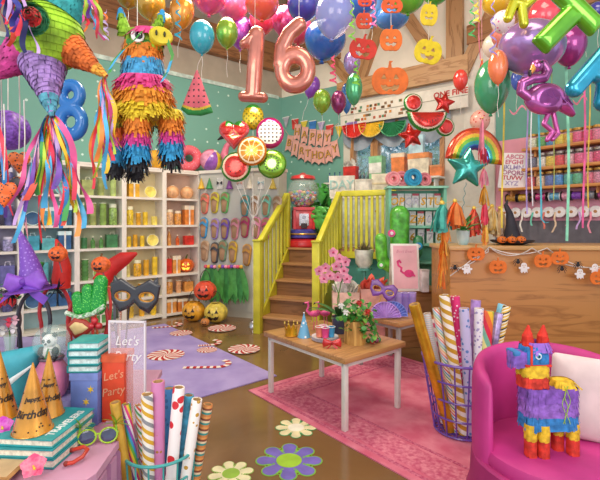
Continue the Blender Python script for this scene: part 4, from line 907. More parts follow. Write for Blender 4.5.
for i, (px, c, nm, k) in enumerate([(203, '#e8b83a', 'yellow', 0), (211, '#3f9a5a', 'green', 0), (221, '#3a3a40', 'black', 1), (231, '#8a4aa0', 'purple', 0), (241, '#d8a89a', 'blush', 1), (251, '#e8e0d0', 'cream', 0), (262, '#9ac0d0', 'pale blue', 1), (274, '#e4c85a', 'straw yellow', 0)]):
    x, z = onPG(px, 189); p = pgw(x, z, .05)
    t = T('mini_party_hat' if k == 0 else 'hair_bow', '%s %s pinned along the top pegboard row' % (nm, 'mini cone hat' if k == 0 else 'hair bow on a card'), 'hat' if k == 0 else 'hair bow', p, PGA, 'small items on the top pegboard row')
    if k == 0: b = B(); b.cyl(.06, 0, .19, 14, r2=.003); b.obj('cone', mt(c, .5), t); b = B(); b.ring(.06, .008, .004, 14); b.obj('brim', mt(c, .4), t)
    else:
        b = B(); b.box(-.06, .06, .02, .03, 0, .19); b.obj('card', mt('#f2efe8', .6), t, smooth=False)
        b = B(); puff(b, s_or(s_poly([(0, 0), (-.055, .035), (-.055, -.035)]), s_poly([(0, 0), (.055, .035), (.055, -.035)])), (-.07, .07, -.05, .05), 20, .02, .014, TR(z=.1) @ FACE); b.obj('bow', mt(c, .5), t)
# hula skirts hanging low on the pegboard
for i, (px, rz) in enumerate([(214, .05), (228, 0), (240, -.05)]):
    x, z = onPG(px, 266); p = pgw(x, z, .07); t = T('leaf_skirt', ['green leaf hula skirt nearest the shelves', 'middle green leaf hula skirt on the pegboard', 'green leaf hula skirt nearest the staircase'][i], 'skirt', p, PGA, 'hula skirts on the pegboard')
    b = B()
    for k in range(9): a = (k-4)/4; leaf(b, (a*.06, -.02-.01*(k % 3), 0), (a*.35+rr.uniform(-.05, .05), -.05, -1), .6+rr.uniform(-.05, .05), .14, k % 2, up=Vec((0, 1, 0)), bend=.03)
    b.obj('leaves', [mt('#4a9a46', .5, var=.15, sc=8), mt('#358a40', .5, var=.15, sc=8)], t)
    for k in range(4): b = B(); b.sph(.032, (-.09+.06*k, -.05, .0), 8); b.obj('lei_blossom', mt(['#e85a7a', '#f0b83a', '#8a5ac8', '#f09ab8'][(k+i) % 4], .6), t)
# pumpkin buckets on the floor
def floorp(px, Y): return Vec((PX(px, Y), Y, 0))
pumpkin('pumpkin_bucket', 'amber jack-o-lantern bucket on the floor by the shelves', floorp(194, 6.95), .19, '#e8a82e', bucket=True, rz=-.2, group='jack-o-lantern buckets', cat='bucket')
pumpkin('pumpkin_bucket', 'pale yellow jack-o-lantern bucket on the floor by the pegboard', floorp(216, 6.85), .19, '#e6cf5a', bucket=True, rz=-.1, group='jack-o-lantern buckets', cat='bucket')
pumpkin('pumpkin_bucket', 'coral red jack-o-lantern bucket perched on the two yellow ones', Vec((PX(204.5, 6.9), 6.95, .335)), .185, '#e8553a', bucket=True, rz=0, group='jack-o-lantern buckets', cat='bucket')
pumpkin('mini_pumpkin', 'tiny orange pumpkin between the yellow buckets', floorp(205, 6.62), .07, '#d88a4a')
# ================= gumball machine on the landing
g = Vec((PX(303, 7.35), 7.35, LZ)); t = T('gumball_machine', 'red gumball machine with clear globe at the head of the stairs', 'gumball machine', g, .1)
RED = mt('#d0242c', .3, coat=.6, var=.08); BLU = mt('#4a4ab0', .3, coat=.5)
b = B(); b.lathe([(.29, 0), (.3, .03), (.27, .11), (.2, .14), (0, .14)], 30); b.obj('base', RED, t)
b = B(); b.lathe([(.2, .14), (.23, .16), (.23, .28), (.2, .3)], 30); b.obj('plinth', BLU, t)
b = B(); b.ring(.235, .012, .22, 30); b.obj('gold_band', mt('#e0b03a', .3, metal=.5), t)
b = B(); b.box(-.15, .15, -.15, .15, .3, .64, bev=.015); b.obj('body', mt('#e04a50', .3, coat=.5), t)
b = B()
for x in (-.16, .16):
    for y in (-.16, .16): b.box(x-.02, x+.02, y-.02, y+.02, .3, .64)
b.box(-.18, .18, -.18, .18, .62, .67); b.obj('red_frame', RED, t, smooth=False)
b = B(); b.box(-.08, .08, -.165, -.15, .36, .56); b.obj('coin_plate', mt('#c8c8cc', .25, metal=.8), t, smooth=False)
b = B(); b.cyl(.03, 0, .03, 12, 0, TR(0, -.17, .5) @ FACE); b.obj('coin_knob', mt('#9a9aa0', .25, metal=.8), t)
b = B(); b.box(-.05, .05, -.19, -.165, .32, .4); b.obj('chute', mt('#3a2a30', .4), t, smooth=False)
b = B(); b.sph(.275, (0, 0, .93), 30); b.obj('globe', glass('#eaf8f6', .26), t)
b = B(); b.lathe([(.2, 1.14), (.22, 1.15), (.2, 1.2), (.06, 1.235), (.03, 1.26), (0, 1.265)], 30); b.obj('lid', mt('#e03a3e', .3, coat=.6), t)
gc = ['#e8484a', '#3f8fd8', '#f2c83a', '#5fb84a', '#f07ab0', '#8a5ac8', '#f08a3a', '#f6f2ea']; b = B(); gr = random.Random(2)
for k in range(230):
    while True:
        p = Vec((gr.uniform(-.25, .25), gr.uniform(-.25, .25), gr.uniform(-.25, .0)))
        if .12 < p.length < .245: break
    b.sph(.027, p+Vec((0, 0, .93)), 8, k % 8)
o = b.obj('gumballs', [mt(c, .3, coat=.5, var=0) for c in gc]); o.location = g; tag(o, 'multicoloured gumballs filling the lower half of the clear globe', 'gumballs', kind='stuff')
def monstera(lab, loc, n, s, seed, col='#3f9a3a'):
    t = T('monstera', lab, 'plant', loc); r = random.Random(seed); b = B(); pot(b, .11, .18); b.obj('pot', mt('#d8d4c8', .6), t)
    for k in range(n):
        a = 2*PI*k/n+.4; h = s*r.uniform(.5, 1); e = Vec((math.cos(a)*s*.28, math.sin(a)*s*.15-.03, .18+h)); b = B(); b.tube([(0, 0, .15), (e.x*.4, e.y*.4, .15+h*.6), e], .008, 6); b.obj('stalk', mt('#5a8a3a', .5), t)
        f = s_sub(s_or(s_circ(-.05, .03, .09), s_circ(.05, .03, .09), s_poly([(-.13, .0), (.13, .0), (0, -.2)])), s_cap(-.2, .08, -.06, .05, .012), s_cap(.2, .08, .06, .05, .012), s_cap(-.2, -.04, -.06, -.01, .012), s_cap(.2, -.04, .06, -.01, .012), s_cap(0, .2, 0, .07, .015))
        b = B(); puff(b, f, (-.18, .18, -.22, .16), 36, .1, .012, mdir(e, (0, 0, 1)) @ rot(0, 0, r.uniform(-.6, .6)) @ rot(PI/2+r.uniform(-.4, .3), 0, 0) @ TR(s=1.2), flat=.001)
        b.obj('leaf', mt(col, .35, var=.2, sc=8, coat=.3), t)
monstera('monstera plant in pale pot between the gumball machine and the yellow rail', Vec((PX(318, 7.6), 7.6, LZ)), 7, .8, 4)
monstera('smaller bright green plant low on the landing beside the gumball machine', Vec((PX(323, 7.15), 7.2, LZ)), 5, .38, 9, '#57b24a')
# ================= goods on the landing below the window
t = T('landing_cabinet', 'pale cabinet on the landing carrying bags below the window', 'cabinet', Vec((PX(332, 7.25), 7.35, LZ)), -.2)
b = B(); b.box(0, 1.0, 0, .35, 0, .82); b.obj('body', mt('#d8d4cc', .6), t, smooth=False); b = B(); b.box(-.02, 1.02, -.02, .37, .82, .85); b.obj('top_board', WHS, t, smooth=False)
for x in (.03, .52):
    b = B(); b.box(x, x+.45, -.015, 0, .04, .78); d = b.obj('door', mt('#cfd8cc', .6), t, smooth=False); b = B(); b.sph(.015, (x+.22, -.025, .6), 8); b.obj('knob', mt('#b08a4a', .4), d)
LT = LZ+.851
def cabp(px, d): r = (px-300)/F; A = Vec((PX(332, 7.25), 7.35, 0))+Vec((math.sin(.2), math.cos(.2), 0))*d; dd = Vec((math.cos(.2), -math.sin(.2), 0)); s = (r*A.y-A.x)/(dd.x-r*dd.y); q = A+dd*s; return Vec((q.x, q.y, LT))
q = cabp(342, .1); t = gift_bag('cream tote bag lettered DAY on the landing cabinet', q, .44, .36, .14, mt('#e6e2d6', .8), None, rz=-.2, cat='bag', name='tote_bag', handle=False)
b = B(); text_mesh('DAY', .21, TR(0, -.077, .2) @ FACE, .002, 0, b, bold=.004); b.obj('lettering', mt('#a8cfc8', .6), t, smooth=False)
q = cabp(364, .12); t = T('drum_cake_box', 'round white hat box beside the lettered tote', 'box', q); b = B(); b.cyl(.17, 0, .25, 24); b.obj('body', mt('#ece8de', .6), t); b = B(); b.cyl(.175, .25, .29, 24); b.obj('lid', mt('#e2ddd0', .6), t)
q = cabp(380, .1); t = gift_bag('plain cream carton at the end of the landing cabinet', q, .28, .38, .15, mt('#e8dfc8', .7), None, rz=-.2, cat='carton', name='carton', handle=False); b = B(); b.box(-.131, .131, -.08, -.074, .2, .23); b.obj('band', mt('#d8c8a0', .6), t, smooth=False)
# window sill board with goods
t = T('sill_shelf', 'narrow white shelf below the window holding bags and bottles', 'shelf'); t.matrix_world = MB_; x0, x1 = bx(333), bx(446)
b = B(); b.box(x0, x1, -.34, -.03, 2.31, 2.34); b.obj('board', WHT, t, smooth=False)
for x in (x0+.1, (x0+x1)/2, x1-.1): b = B(); b.prism([(0, 0), (-.25, 0), (0, -.25)], -.012, .012, 0, Matrix.Translation((x, -.03, 2.13)) @ rot(PI/2, 0, 0) @ rot(0, PI/2, 0) @ rot(0, 0, 0)) if 0 else b.box(x-.012, x+.012, -.26, -.03, 2.18, 2.31); b.obj('bracket', WHT, t, smooth=False)
def sillp(px, d=.19, z=2.341): x = bx(px); q = MB_ @ Vec((x, -d, z)); return q
for i, (px, w, h, c, c2, kind, lab) in enumerate([(335, .07, .2, '#3f7fc0', '#2a4f7a', 'slim_bottle', 'mid blue bottle at the near end of the window shelf'), (340, .07, .2, '#3a6fae', '#2a4f7a', 'slim_bottle', 'dark blue bottle, second on the window shelf'), (345, .07, .2, '#4a8ac8', '#2a4f7a', 'slim_bottle', 'sky blue bottle, third on the window shelf'),
    (365, .06, .19, '#3f4f5a', '#8a9aa0', 'slim_bottle', 'slate bottle beside the red bag'), (369, .06, .19, '#4a5a66', '#8a9aa0', 'slim_bottle', 'grey bottle, second from the red bag'), (373, .06, .19, '#5a6a70', '#8a9aa0', 'slim_bottle', 'pale slate bottle next to the green box')]):
    item(kind, sillp(px), w, h, c, c2, lab, 'small bottles on the window shelf')
q = sillp(356); t = gift_bag('red gift bag with white tissue on the window shelf', q, .27, .28, .12, mt('#d8362e', .6), mt('#f4ece2', .8), rz=AB, handle=False)
q = sillp(382); t = gift_bag('mint green carton with white panel on the window shelf', q, .26, .42, .16, mt('#8fcf9a', .6), None, rz=AB, cat='carton', name='carton', handle=False); b = B(); b.box(-.12, .12, -.086, -.08, .12, .3); b.obj('label_panel', mt('#f2f2ea', .6), t, smooth=False)
q = sillp(404); t = gift_bag('orange carton with pale top behind the pink discs', q, .24, .38, .16, mt('#ee8a4a', .6), None, rz=AB, cat='carton', name='carton', handle=False); b = B(); b.box(-.122, .122, -.086, .086, .36, .43); b.obj('lid', mt('#f6d8bc', .6), t, smooth=False)
q = sillp(424); t = gift_bag('wide cream carton with orange top by the wooden window post', q, .36, .32, .16, mt('#efe4cc', .6), None, rz=AB, cat='carton', name='carton', handle=False); b = B(); b.box(-.182, .182, -.086, .086, .31, .4); b.obj('lid', mt('#f0985a', .6), t, smooth=False)
q = sillp(441); t = gift_bag('small orange box at the far end of the window shelf', q, .2, .17, .14, mt('#ef8a50', .6), None, rz=AB, cat='box', name='small_box', handle=False); b = B(); b.box(-.1, .1, -.074, .074, .15, .18); b.obj('lid', mt('#f0a068', .6), t, smooth=False)
q = sillp(421, .19, 2.745); t = gift_bag('small picture box of pale blue on the cream carton', q, .26, .3, .1, mt('#bfe4f4', .6), None, rz=AB, cat='box', name='picture_box', handle=False); b = B(); b.sph(.05, (-.03, -.05, .18), 10, sy=.15); b.obj('print', mt('#f0b0c0', .6), t)
# ================= mint letter rack
LC = Vec((PX(389, 5.95), 5.98, 0)); LCw = .80
t = T('letter_rack', 'mint green display rack with three rows of foil letter packs', 'rack', LC, -.04); MINTC = mt('#7cc4a8', .5, var=.05)
b = B(); b.box(0, LCw, .25, .28, 0, 2.05); b.obj('back_panel', MINTC, t, smooth=False)
for x in (0, LCw-.04): b = B(); b.box(x, x+.04, 0, .28, 0, 2.08); b.obj('side_panel', MINTC, t, smooth=False)
b = B(); b.box(-.02, LCw+.02, -.02, .3, 2.07, 2.1); b.obj('top_board', mt('#94d4ba', .5), t, smooth=False)
rows_z = [1.80, 1.55, 1.30]
for z in rows_z+[1.05, .6]: b = B(); b.box(.04, LCw-.04, .02, .25, z-.035, z); b.obj('ledge', MINTC, t, smooth=False)
GOLD = mt('#c8962a', .3, metal=.5, var=.1)
for k, (row, z) in enumerate(zip([list('OPQRSTU'), list('XYZ#01'), list('56778')], rows_z)):
    n = len(row)
    for i, ch in enumerate(row):
        x = .09+(LCw-.19)*i/6 if k < 1 else .13+(LCw-.24)*i/(n-1)
        if k == 2: x = .22+(LCw-.3)*i/(n-1)
        pos = LC+rot(0, 0, -.04) @ Vec((x, .10, z+.001))
        gold = ch not in 'QR017X'
        t = T('letter_pack', '%s foil %s pack, %s in the %s row of the mint rack' % ('gold' if gold else 'silver', 'number' if ch in '0156789' else 'hash' if ch == '#' else 'letter '+ch, ORD[i], ['top', 'middle', 'lowest'][k]), 'balloon pack', pos, -.04+.03*(i % 3-1), 'foil letter packs on the mint rack')
        b = B(); b.box(-.045, .045, 0, .012, 0, .2, bev=.003); b.obj('card', mt('#e4e0de', .4, var=.1, sc=20), t)
        b = B(); b.box(-.045, .045, -.002, .0, .17, .2); b.obj('header', mt('#d85a6a' if i % 3 == 0 else '#f4f0f0', .5), t, smooth=False)
        b = B(); text_mesh(ch, .15, TR(0, -.004, .085) @ FACE, .003, 0, b, shear=.15, bold=.003); b.obj('foil_letter', GOLD if gold else mt('#b8b4bc', .3, metal=.4), t, smooth=False)
# colourful discs on the rack
for i, (px, r, c, c2, lab) in enumerate([(393, .105, '#f0a0a8', '#e87a88', 'pale pink paper reel at the near end of the mint rack'), (401, .11, '#f08f98', '#d8606e', 'rose paper reel leaning second on the mint rack'), (413, .125, '#2f9fce', '#1f7fae', 'big bright blue paper reel on the mint rack'), (424, .10, '#e88a94', '#c86474', 'dusty pink paper reel behind the blue one')]):
    Y = 6.05+.05*(i % 2); t = T('streamer_reel', lab, 'reel', (PX(px, Y), Y, 2.101+r), rz=.2, rx=-.08, group='streamer reels on the mint rack')
    b = B(); b.lathe([(r*.3, -.03), (r, -.03), (r, .03), (r*.3, .03), (r*.3, -.03)], 28, 0, FACE, cap=False); b.obj('paper', mt(c, .6, var=.1), t)
    b = B(); b.lathe([(r*.28, -.034), (r*.42, -.034), (r*.42, .034), (r*.28, .034), (r*.28, -.034)], 20, 0, FACE, cap=False); b.obj('core', mt(c2, .6), t)
    b = B(); b.ring(r*.72, .004, .031, 28, 6, 0, FACE); b.obj('edge_line', mt(c2, .6), t)
# ================= long alphabet sign over the window
t = T('header_sign', 'long white header sign printed with small marks and red words above the window', 'sign'); t.matrix_world = MB_; x0, x1 = bx(345), bx(471)
b = B(); b.box(x0, x1, -.17, -.13, 3.4, 3.78, bev=.006); b.obj('board', mt('#ece6d8', .6, var=.04), t)
b = B(); b.box(x0, x1, -.18, -.17, 3.585, 3.595); b.obj('divider_line', mt('#b8b0a0', .6), t, smooth=False)
sr = random.Random(8)
for (c, k) in [('#b5573a', 0), ('#8a6a4a', 1), ('#d0883a', 2), ('#5f8f6a', 3)]:
    b = None
    for i in range(16):
        b = B(); x = x0+.12+(x1-x0-.8)*sr.random(); z = sr.choice([3.69, 3.63, 3.53, 3.47]); b.box(x-.022, x+.022, -.176, -.17, z-.022, z+.022); b.obj('print', mt(c, .6), t, smooth=False)
b = B(); text_mesh('ONE FINE', .125, TR(x1-.27, -.176, 3.66) @ FACE, .003, 0, b, bold=.003); b.obj('lettering', mt('#c83a34', .6), t, smooth=False)
b = B(); b.box(x0+.12, x0+.36, -.178, -.17, 3.41, 3.45); b.obj('violet_tab', mt('#9a7ac0', .6), t, smooth=False)
# ================= happy birthday banner, pennants
def bw(px, py, out=.05):
    x, z = onB(px, py); return MB_ @ Vec((x, -out, z))
def flag_row(word, pts, nm):
    for i, (ch, (px, py)) in enumerate(zip(word, pts)):
        p = bw(px, py, .06+.008*(i % 2)); t = T('banner_flag', 'pink swallowtail flag with letter %s, %s in the %s row of the banner' % (ch, ORD[i], nm), 'banner', p, AB, 'happy birthday banner flags', ry=.25-(.5*i/len(word)) if nm == 'lower' else .12)
        w, h = .16, .34
        b = B(); b.prism([(-w/2, h/2), (-w/2, -h/2), (0, -h/2+.05), (w/2, -h/2), (w/2, h/2)], 0, .004, 0, FACE); b.obj('flag', mt('#f0b0a4', .6, var=.05), t, smooth=False)
        b = B(); text_mesh(ch, .2, TR(0, -.008, .01) @ FACE, .002, 0, b, bold=.006); b.obj('letter', mt('#3a2a24', .5), t, smooth=False)
        b = B(); text_mesh(ch, .2, TR(-.004, -.011, .012) @ FACE, .001, 0, b, bold=.001); b.obj('letter_face', mt('#d8a040', .4), t, smooth=False)
flag_row('HAPPY', [(299, 133), (306.5, 136), (314, 138), (321.5, 139), (329, 139)], 'upper')
flag_row('BIRTHDAY', [(291, 144), (297, 149), (303.5, 152), (310, 154.5), (316.5, 156), (323, 156.5), (330, 155), (337, 150)], 'lower')
def cord(name, lab, pts, r, mat, cat='cord'):
    b = B(); b.tube(pts, r, 5); o = b.obj(name, mat); tag(o, lab, cat); return o
cord('bunting_string', 'thin cord carrying the upper row of banner flags', [bw(x, y, .065) for x, y in [(294, 119), (299, 125), (314, 131), (329, 132), (340, 124)]], .005, mt('#e8b8a8', .6))
cord('bunting_string', 'thin cord carrying the lower row of banner flags', [bw(x, y, .065) for x, y in [(285, 128), (291, 136), (303.5, 145), (316.5, 149), (330, 148), (341, 138)]], .005, mt('#e8b8a8', .6))
for i, (px, py, c, nm) in enumerate([(287, 122, '#b8b4c0', 'grey'), (296, 124, '#d83a36', 'red'), (305, 126, '#e8d24a', 'yellow'), (313.5, 126, '#3a7fc8', 'blue'), (322, 127, '#b8a8d0', 'lavender'), (330.5, 130, '#e0403a', 'scarlet'), (340, 131, '#e8cc3a', 'golden')]):
    p = bw(px, py, .03); t = T('pennant', '%s pennant of the small bunting beside the window' % nm, 'bunting', p, AB, 'small pennants over the banner'); b = B(); b.prism([(-.09, .1), (-.07, -.11), (.07, -.11), (.09, .1)] if i % 2 else [(-.09, .1), (0, -.14), (.09, .1)], 0, .004, 0, FACE); b.obj('cloth', mt(c, .7), t, smooth=False); b = B(); b.box(-.09, .09, -.006, .0, .09, .105); b.obj('hem', mt('#f4efe6', .7), t, smooth=False)
for i, (px, py, c, c2, nm) in enumerate([(359, 126, '#e03a30', '#f0706a', 'red'), (376, 125, '#ecc63a', '#f4dc7a', 'yellow'), (397, 124, '#2f8a5a', '#57b080', 'green')]):
    p = bw(px, py, .19); fan('hanging %s half-round paper fan along the window valance' % nm, p, .24, [c, c2], rz=AB, rx=0, a0=180, a1=360, group='paper fans on the valance', n=12)
# ================= craft jar shelves on the right wall
def onR(px, d):
    A = CD+Vec((RD.y, -RD.x, 0))*d; r = (px-300)/F; s = (r*A.y-A.x)/(RD.x-r*RD.y); q = A+RD*s; return q, s
RN = Vec((RD.y, -RD.x, 0))    # into the room
if RN.y > 0: RN = -RN
def onR(px, d):
    A = CD+RN*d; r = (px-300)/F; s = (r*A.y-A.x)/(RD.x-r*RD.y); return A+RD*s, s
SHZ = [2.62, 2.345, 2.085]
OAKS = wood('#d08f4e', '#b8763a', 5, 'X')
for k, z in enumerate(SHZ):
    s0 = onR([522, 522, 499][k], .25)[1]; s1 = LR*.5
    t = T('wall_shelf', ['topmost orange wood shelf of craft jars on the pink wall', 'middle orange wood shelf of craft jars on the pink wall', 'lowest and longest orange wood jar shelf on the pink wall'][k], 'shelf'); t.matrix_world = MR
    b = B(); b.box(s0, s1, -.27, 0, z-.04, z, bev=.006); b.obj('board', OAKS, t)
    for x in (s0+.15, (s0+s1)/2, s1-.2): b = B(); b.box(x-.012, x+.012, -.2, 0, z-.12, z-.04); b.obj('bracket', OAKS, t, smooth=False)
JR = [[(533, '#dfe6c8', 'white and green beads'), (542, '#4fae4a', 'green pompoms'), (551, '#2f8fd0', 'blue pompoms'), (560, '#e8d22f', 'yellow pompoms'), (569, '#e6b83a', 'golden buttons'), (578, '#f0508a', 'hot pink beads'), (588, '#e83a7a', 'magenta beads'), (598, '#f07aa0', 'rose beads'), (608, '#f090b0', 'candy pink beads')],
      [(533, '#5a5f7a', 'slate buttons'), (542, '#efe9dc', 'cream buttons'), (551, '#e8c82f', 'yellow sequins'), (560, '#e8404a', 'red sequins'), (570, '#f0b0b8', 'blush sequins'), (580, '#f05a90', 'pink ribbon scraps'), (589, '#f284a4', 'soft pink sequins'), (599, '#d83a78', 'deep magenta sequins'), (609, '#f0a0b8', 'pale pink scraps')],
      [(531, '#c8404a', 'mixed red beads'), (541, '#f0c8a0', 'peach beads'), (550, '#4a6ab8', 'navy and white beads'), (559, '#2f8fd8', 'bright blue beads'), (569, '#3fb0a8', 'teal beads'), (578, '#4ab88a', 'sea green beads'), (589, '#e8708a', 'coral pink beads'), (599, '#d88aa8', 'dusty rose beads'), (609, '#c8608a', 'plum pink beads')]]
for k, row in enumerate(JR):
    for i, (px, c, nm) in enumerate(row):
        q, _ = onR(px, .13); t = T('craft_jar', 'glass jar of %s on the %s craft shelf' % (nm, ['topmost', 'middle', 'lowest'][k]), 'jar', Vec((q.x, q.y, SHZ[k]+.001)), 0, 'craft jars on the pink wall shelves')
        r = .064; b = B(); b.lathe([(r*.9, 0), (r, .012), (r, .15), (r*.8, .168), (r*.8, .172)], 16); b.obj('glass_body', mt('#f2eef0', .08, var=0, coat=.5, alpha=.1), t)
        b = B(); b.lathe([(r*.84, .006), (r*.93, .02), (r*.93, .14), (0, .15)], 14); b.obj('contents', mt(c, .5, var=.22, sc=60), t)
        b = B(); b.cyl(r*.86, .168, .198, 16); b.obj('lid', mt('#c89a48' if k != 1 else '#b8b0a4', .35, metal=.5), t)
# spool rod and spools
q0, s0 = onR(505, .12); q1, s1 = onR(612, .12); zr = 1.945
t = T('spool_rod', 'wooden rod carrying spools of ribbon below the jar shelves', 'rod', Vec((q0.x, q0.y, zr))); d = q1-q0
b = B(); b.tube([(0, 0, 0), (d.x, d.y, 0)], .012, 8); b.obj('rod', mt('#a8743c', .5), t)
for u in (0.02, .98):
    b = B(); b.tube([(d.x*u, d.y*u, 0), (d.x*u-RN.x*.115, d.y*u-RN.y*.115, 0)], .01, 6); b.obj('bracket', mt('#8a8a8a', .4, metal=.5), t)
for i, (a0, a1, c, nm) in enumerate([(507, 517, '#c88f32', 'bronze gold'), (519, 530, '#dcae3a', 'bright gold'), (536, 547, '#c02a78', 'magenta'), (550, 561, '#6fb8e0', 'sky blue'), (562, 571, '#f0a8c0', 'baby pink'), (572, 583, '#8a4ac0', 'purple'), (584, 596, '#8a8f9a', 'silver grey'), (598, 608, '#b04a8a', 'plum')]):
    qa, _ = onR(a0, .12); qb, _ = onR(a1, .12); L = (qb-qa).length; c0 = (qa+qb)/2
    t = T('ribbon_spool', '%s ribbon spool on the rod under the jars' % nm, 'spool', Vec((c0.x, c0.y, zr)), AR, 'ribbon spools on the rod'); MX = rot(0, PI/2, 0)
    b = B(); b.lathe([(.016, -L/2+.01), (.052, -L/2+.01), (.052, L/2-.01), (.016, L/2-.01)], 18, 0, MX, cap=False); b.obj('thread', mt(c, .3, var=.15, sc=40, coat=.3), t)
    for s in (-1, 1): b = B(); b.lathe([(.016, s*L/2-.004), (.064, s*L/2-.004), (.064, s*L/2+.004), (.016, s*L/2+.004), (.016, s*L/2-.004)], 18, 0, MX, cap=False); b.obj('flange', mt('#3a3234' if i != 3 else '#e8e8ea', .4), t)
RC_ = ['#e8b0a0', '#f0d0b0', '#e8e0d8', '#5fc0a8', '#d86a5a', '#e0c0a0', '#e87a9a', '#c8a0d8', '#f090a8']
for i, px in enumerate([505, 516, 527, 537.5, 549, 560, 572, 584.5, 596]):
    q, _ = onR(px, .07); t = T('ribbon_roll', '%s white cored ribbon roll from the counter plant side, under the spools' % ORD[i], 'ribbon roll', Vec((q.x, q.y, 1.735)), AR, 'white ribbon rolls along the pink wall')
    b = B(); b.lathe([(.02, -.025), (.072, -.025), (.076, 0), (.072, .025), (.02, .025)], 22, 0, FACE, cap=True); b.obj('roll', mt('#efe8ea', .5), t)
    b = B(); b.lathe([(.0, .026), (.02, .026), (.02, .03), (0, .032)], 12, 0, FACE); b.obj('core', mt('#b07a4a', .5), t)
    b = B(); b.strip([(.05*math.cos(PI), -.03, 0)]+[(-.05+.02*math.sin(j*1.1+i), -.035-.01*j, -.05-.045*j) for j in range(1, 4+i % 3)], .022, (1, .2, 0)); b.obj('loose_end', mt(RC_[i], .5), t)
    b = B(); b.tube([(0, .025, 0), (0, .07, 0)], .006, 6); b.obj('peg', mt('#8a8a8a', .4), t)
# alphabet board
q, _ = onR(511, .17); t = T('alphabet_board', 'tall white board of pink and violet alphabet letters on the lowest jar shelf', 'sign', Vec((q.x, q.y, SHZ[2]+.001)), AR+.35)
w, h = .36, .52; MM = rot(-.12, 0, 0) @ TR(ry=.1)
b = B(); b.box(-w/2, w/2, 0, .012, 0, h, 0, MM, bev=.003); b.obj('board', mt('#f6f2f4', .5, var=.02), t)
for k, (ln, c) in enumerate([('ABCD', '#e0809c'), ('EFGHI', '#d06a86'), ('JKLMN', '#a898c8'), ('OPQRS', '#b87098'), ('TUVW', '#c84a5a'), ('XYZ', '#b8a8d0')]):
    b = B(); text_mesh(ln, .088, MM @ TR(0, -.004, h-.06-.078*k) @ FACE, .001, 0, b, bold=.002); b.obj('letters', mt(c, .5), t, smooth=False)
# ================= counter top things
t = T('witch_hat', 'black witch hat with purple band on the oak counter', 'hat', P(513, 246, 4.78)*1, 0); t.location = (PX(512, 4.82), 4.82, CZ); t.scale = (1, .9, 1.18)
BLK = mt('#2c2833', .6, var=.15)
b = B(); b.lathe([(0, .01), (.10, .012), (.2, .02), (.235, .045), (.225, .03), (.11, .0), (0, 0)], 36, cap=False); b.obj('brim', BLK, t)
b = B(); b.tube([(0, 0, .01), (0, 0, .1), (-.01, 0, .2), (-.03, .0, .3), (-.07, 0, .38), (-.045, 0, .43)], .1, 18, rs=[.115, .085, .055, .036, .022, .004]); b.obj('crown', BLK, t)
b = B(); b.lathe([(.118, .012), (.105, .05), (.1, .05), (.112, .012)], 24, cap=False); b.obj('hat_band', mt('#7a4ab8', .5), t)
for i, px in enumerate([502, 511, 521]):
    pumpkin('mini_pumpkin', ['tiny orange pumpkin on the hat brim by the plant side', 'tiny orange pumpkin at the middle of the hat brim', 'tiny orange pumpkin on the hat brim at the ribbon side'][i], Vec((PX(px, 4.64), 4.625+(.018 if i != 1 else 0), CZ+.028)), .05, '#f07a1e', sz=.75, stem='#7a5a2c')
t = T('potted_succulent', 'aloe-like green succulent in a pale blue pot on the oak counter', 'plant', Vec((PX(463, 4.82), 4.82, CZ)), 0); b = B(); b.lathe([(.045, 0), (.065, .04), (.072, .16), (.062, .16), (.058, .14), (0, .14)], 22); b.obj('pot', mt('#a8d4dc', .4, c2='#e4f0ee', sc=4), t)
for k in range(16): b = B(); a = k*2.4; leaf(b, (0, 0, .14), (math.cos(a)*(.5+.04*k), math.sin(a)*(.4+.03*k), 1.1-.05*k), .27, .05, bend=.35); b.obj('leaf', mt('#62b25c', .4, c2='#3a8a48', sc=14), t)
# halloween garland
def cpt(px, py, off=.05): return Vec((PX(px, CY0-off), CY0-off, CH+(HZ-py)/F*(CY0-off)))
def sag(pts, n=8, s=.02):
    out = []
    for i in range(len(pts)-1):
        for k in range(n): u = k/n; out.append(pts[i].lerp(pts[i+1], u)-Vec((0, 0, s*4*u*(1-u))))
    return out+[pts[-1]]
cord('garland_string', 'white twisted string of the counter garland, draped lower', sag([cpt(450, 268), cpt(489, 247), cpt(547, 248), cpt(603, 268)], 10, .07), .006, mt('#e8e0d6', .7))
cord('garland_string', 'white twisted string of the counter garland, draped higher', sag([cpt(450, 276, .06), cpt(474, 258, .06), cpt(488, 252, .06)], 6, .0)+sag([cpt(489, 247, .06), cpt(532, 248, .06), cpt(603, 266, .06)], 10, .085), .006, mt('#d8cfc4', .7))
def g_pumpkin(px, py, lab, R=9, c='#f07a22', Y=None, grp='pumpkin cut-outs on the counter garland', name='pumpkin_cutout', sy=.9, off=.075, rz=0, ry=0, th=.01):
    Y = Y or CY0-off; p = Vec((PX(px, Y), Y, CH+(HZ-py)/F*Y)); r = R/F*Y
    t = T(name, lab, 'paper cut-out', p, rz, grp, ry=ry)
    body = s_or(s_circ(0, 0, r*.72, sy/.9), s_circ(-.38*r, 0, r*.6, sy/.75), s_circ(.38*r, 0, r*.6, sy/.75)); f = s_sub(body, (lambda ff: lambda x, y: ff(x, y))(face_sdf(r*1.2)))
    b = B(); puff(b, f, (-r*1.1, r*1.1, -r*1.1*sy, r*1.1*sy), 64, .02*r, th*.1, FACE, flat=th*.4); b.obj('face', mt(c, .6, var=.08, sc=12), t, smooth=False)
    b = B(); b.prism([(-.12*r, 0), (.1*r, 0), (.06*r, .3*r), (.16*r, .42*r), (-.04*r, .42*r)], -.004, .004, 0, TR(z=r*sy*.72) @ FACE); b.obj('stem', mt(c, .6), t, smooth=False)
    return t
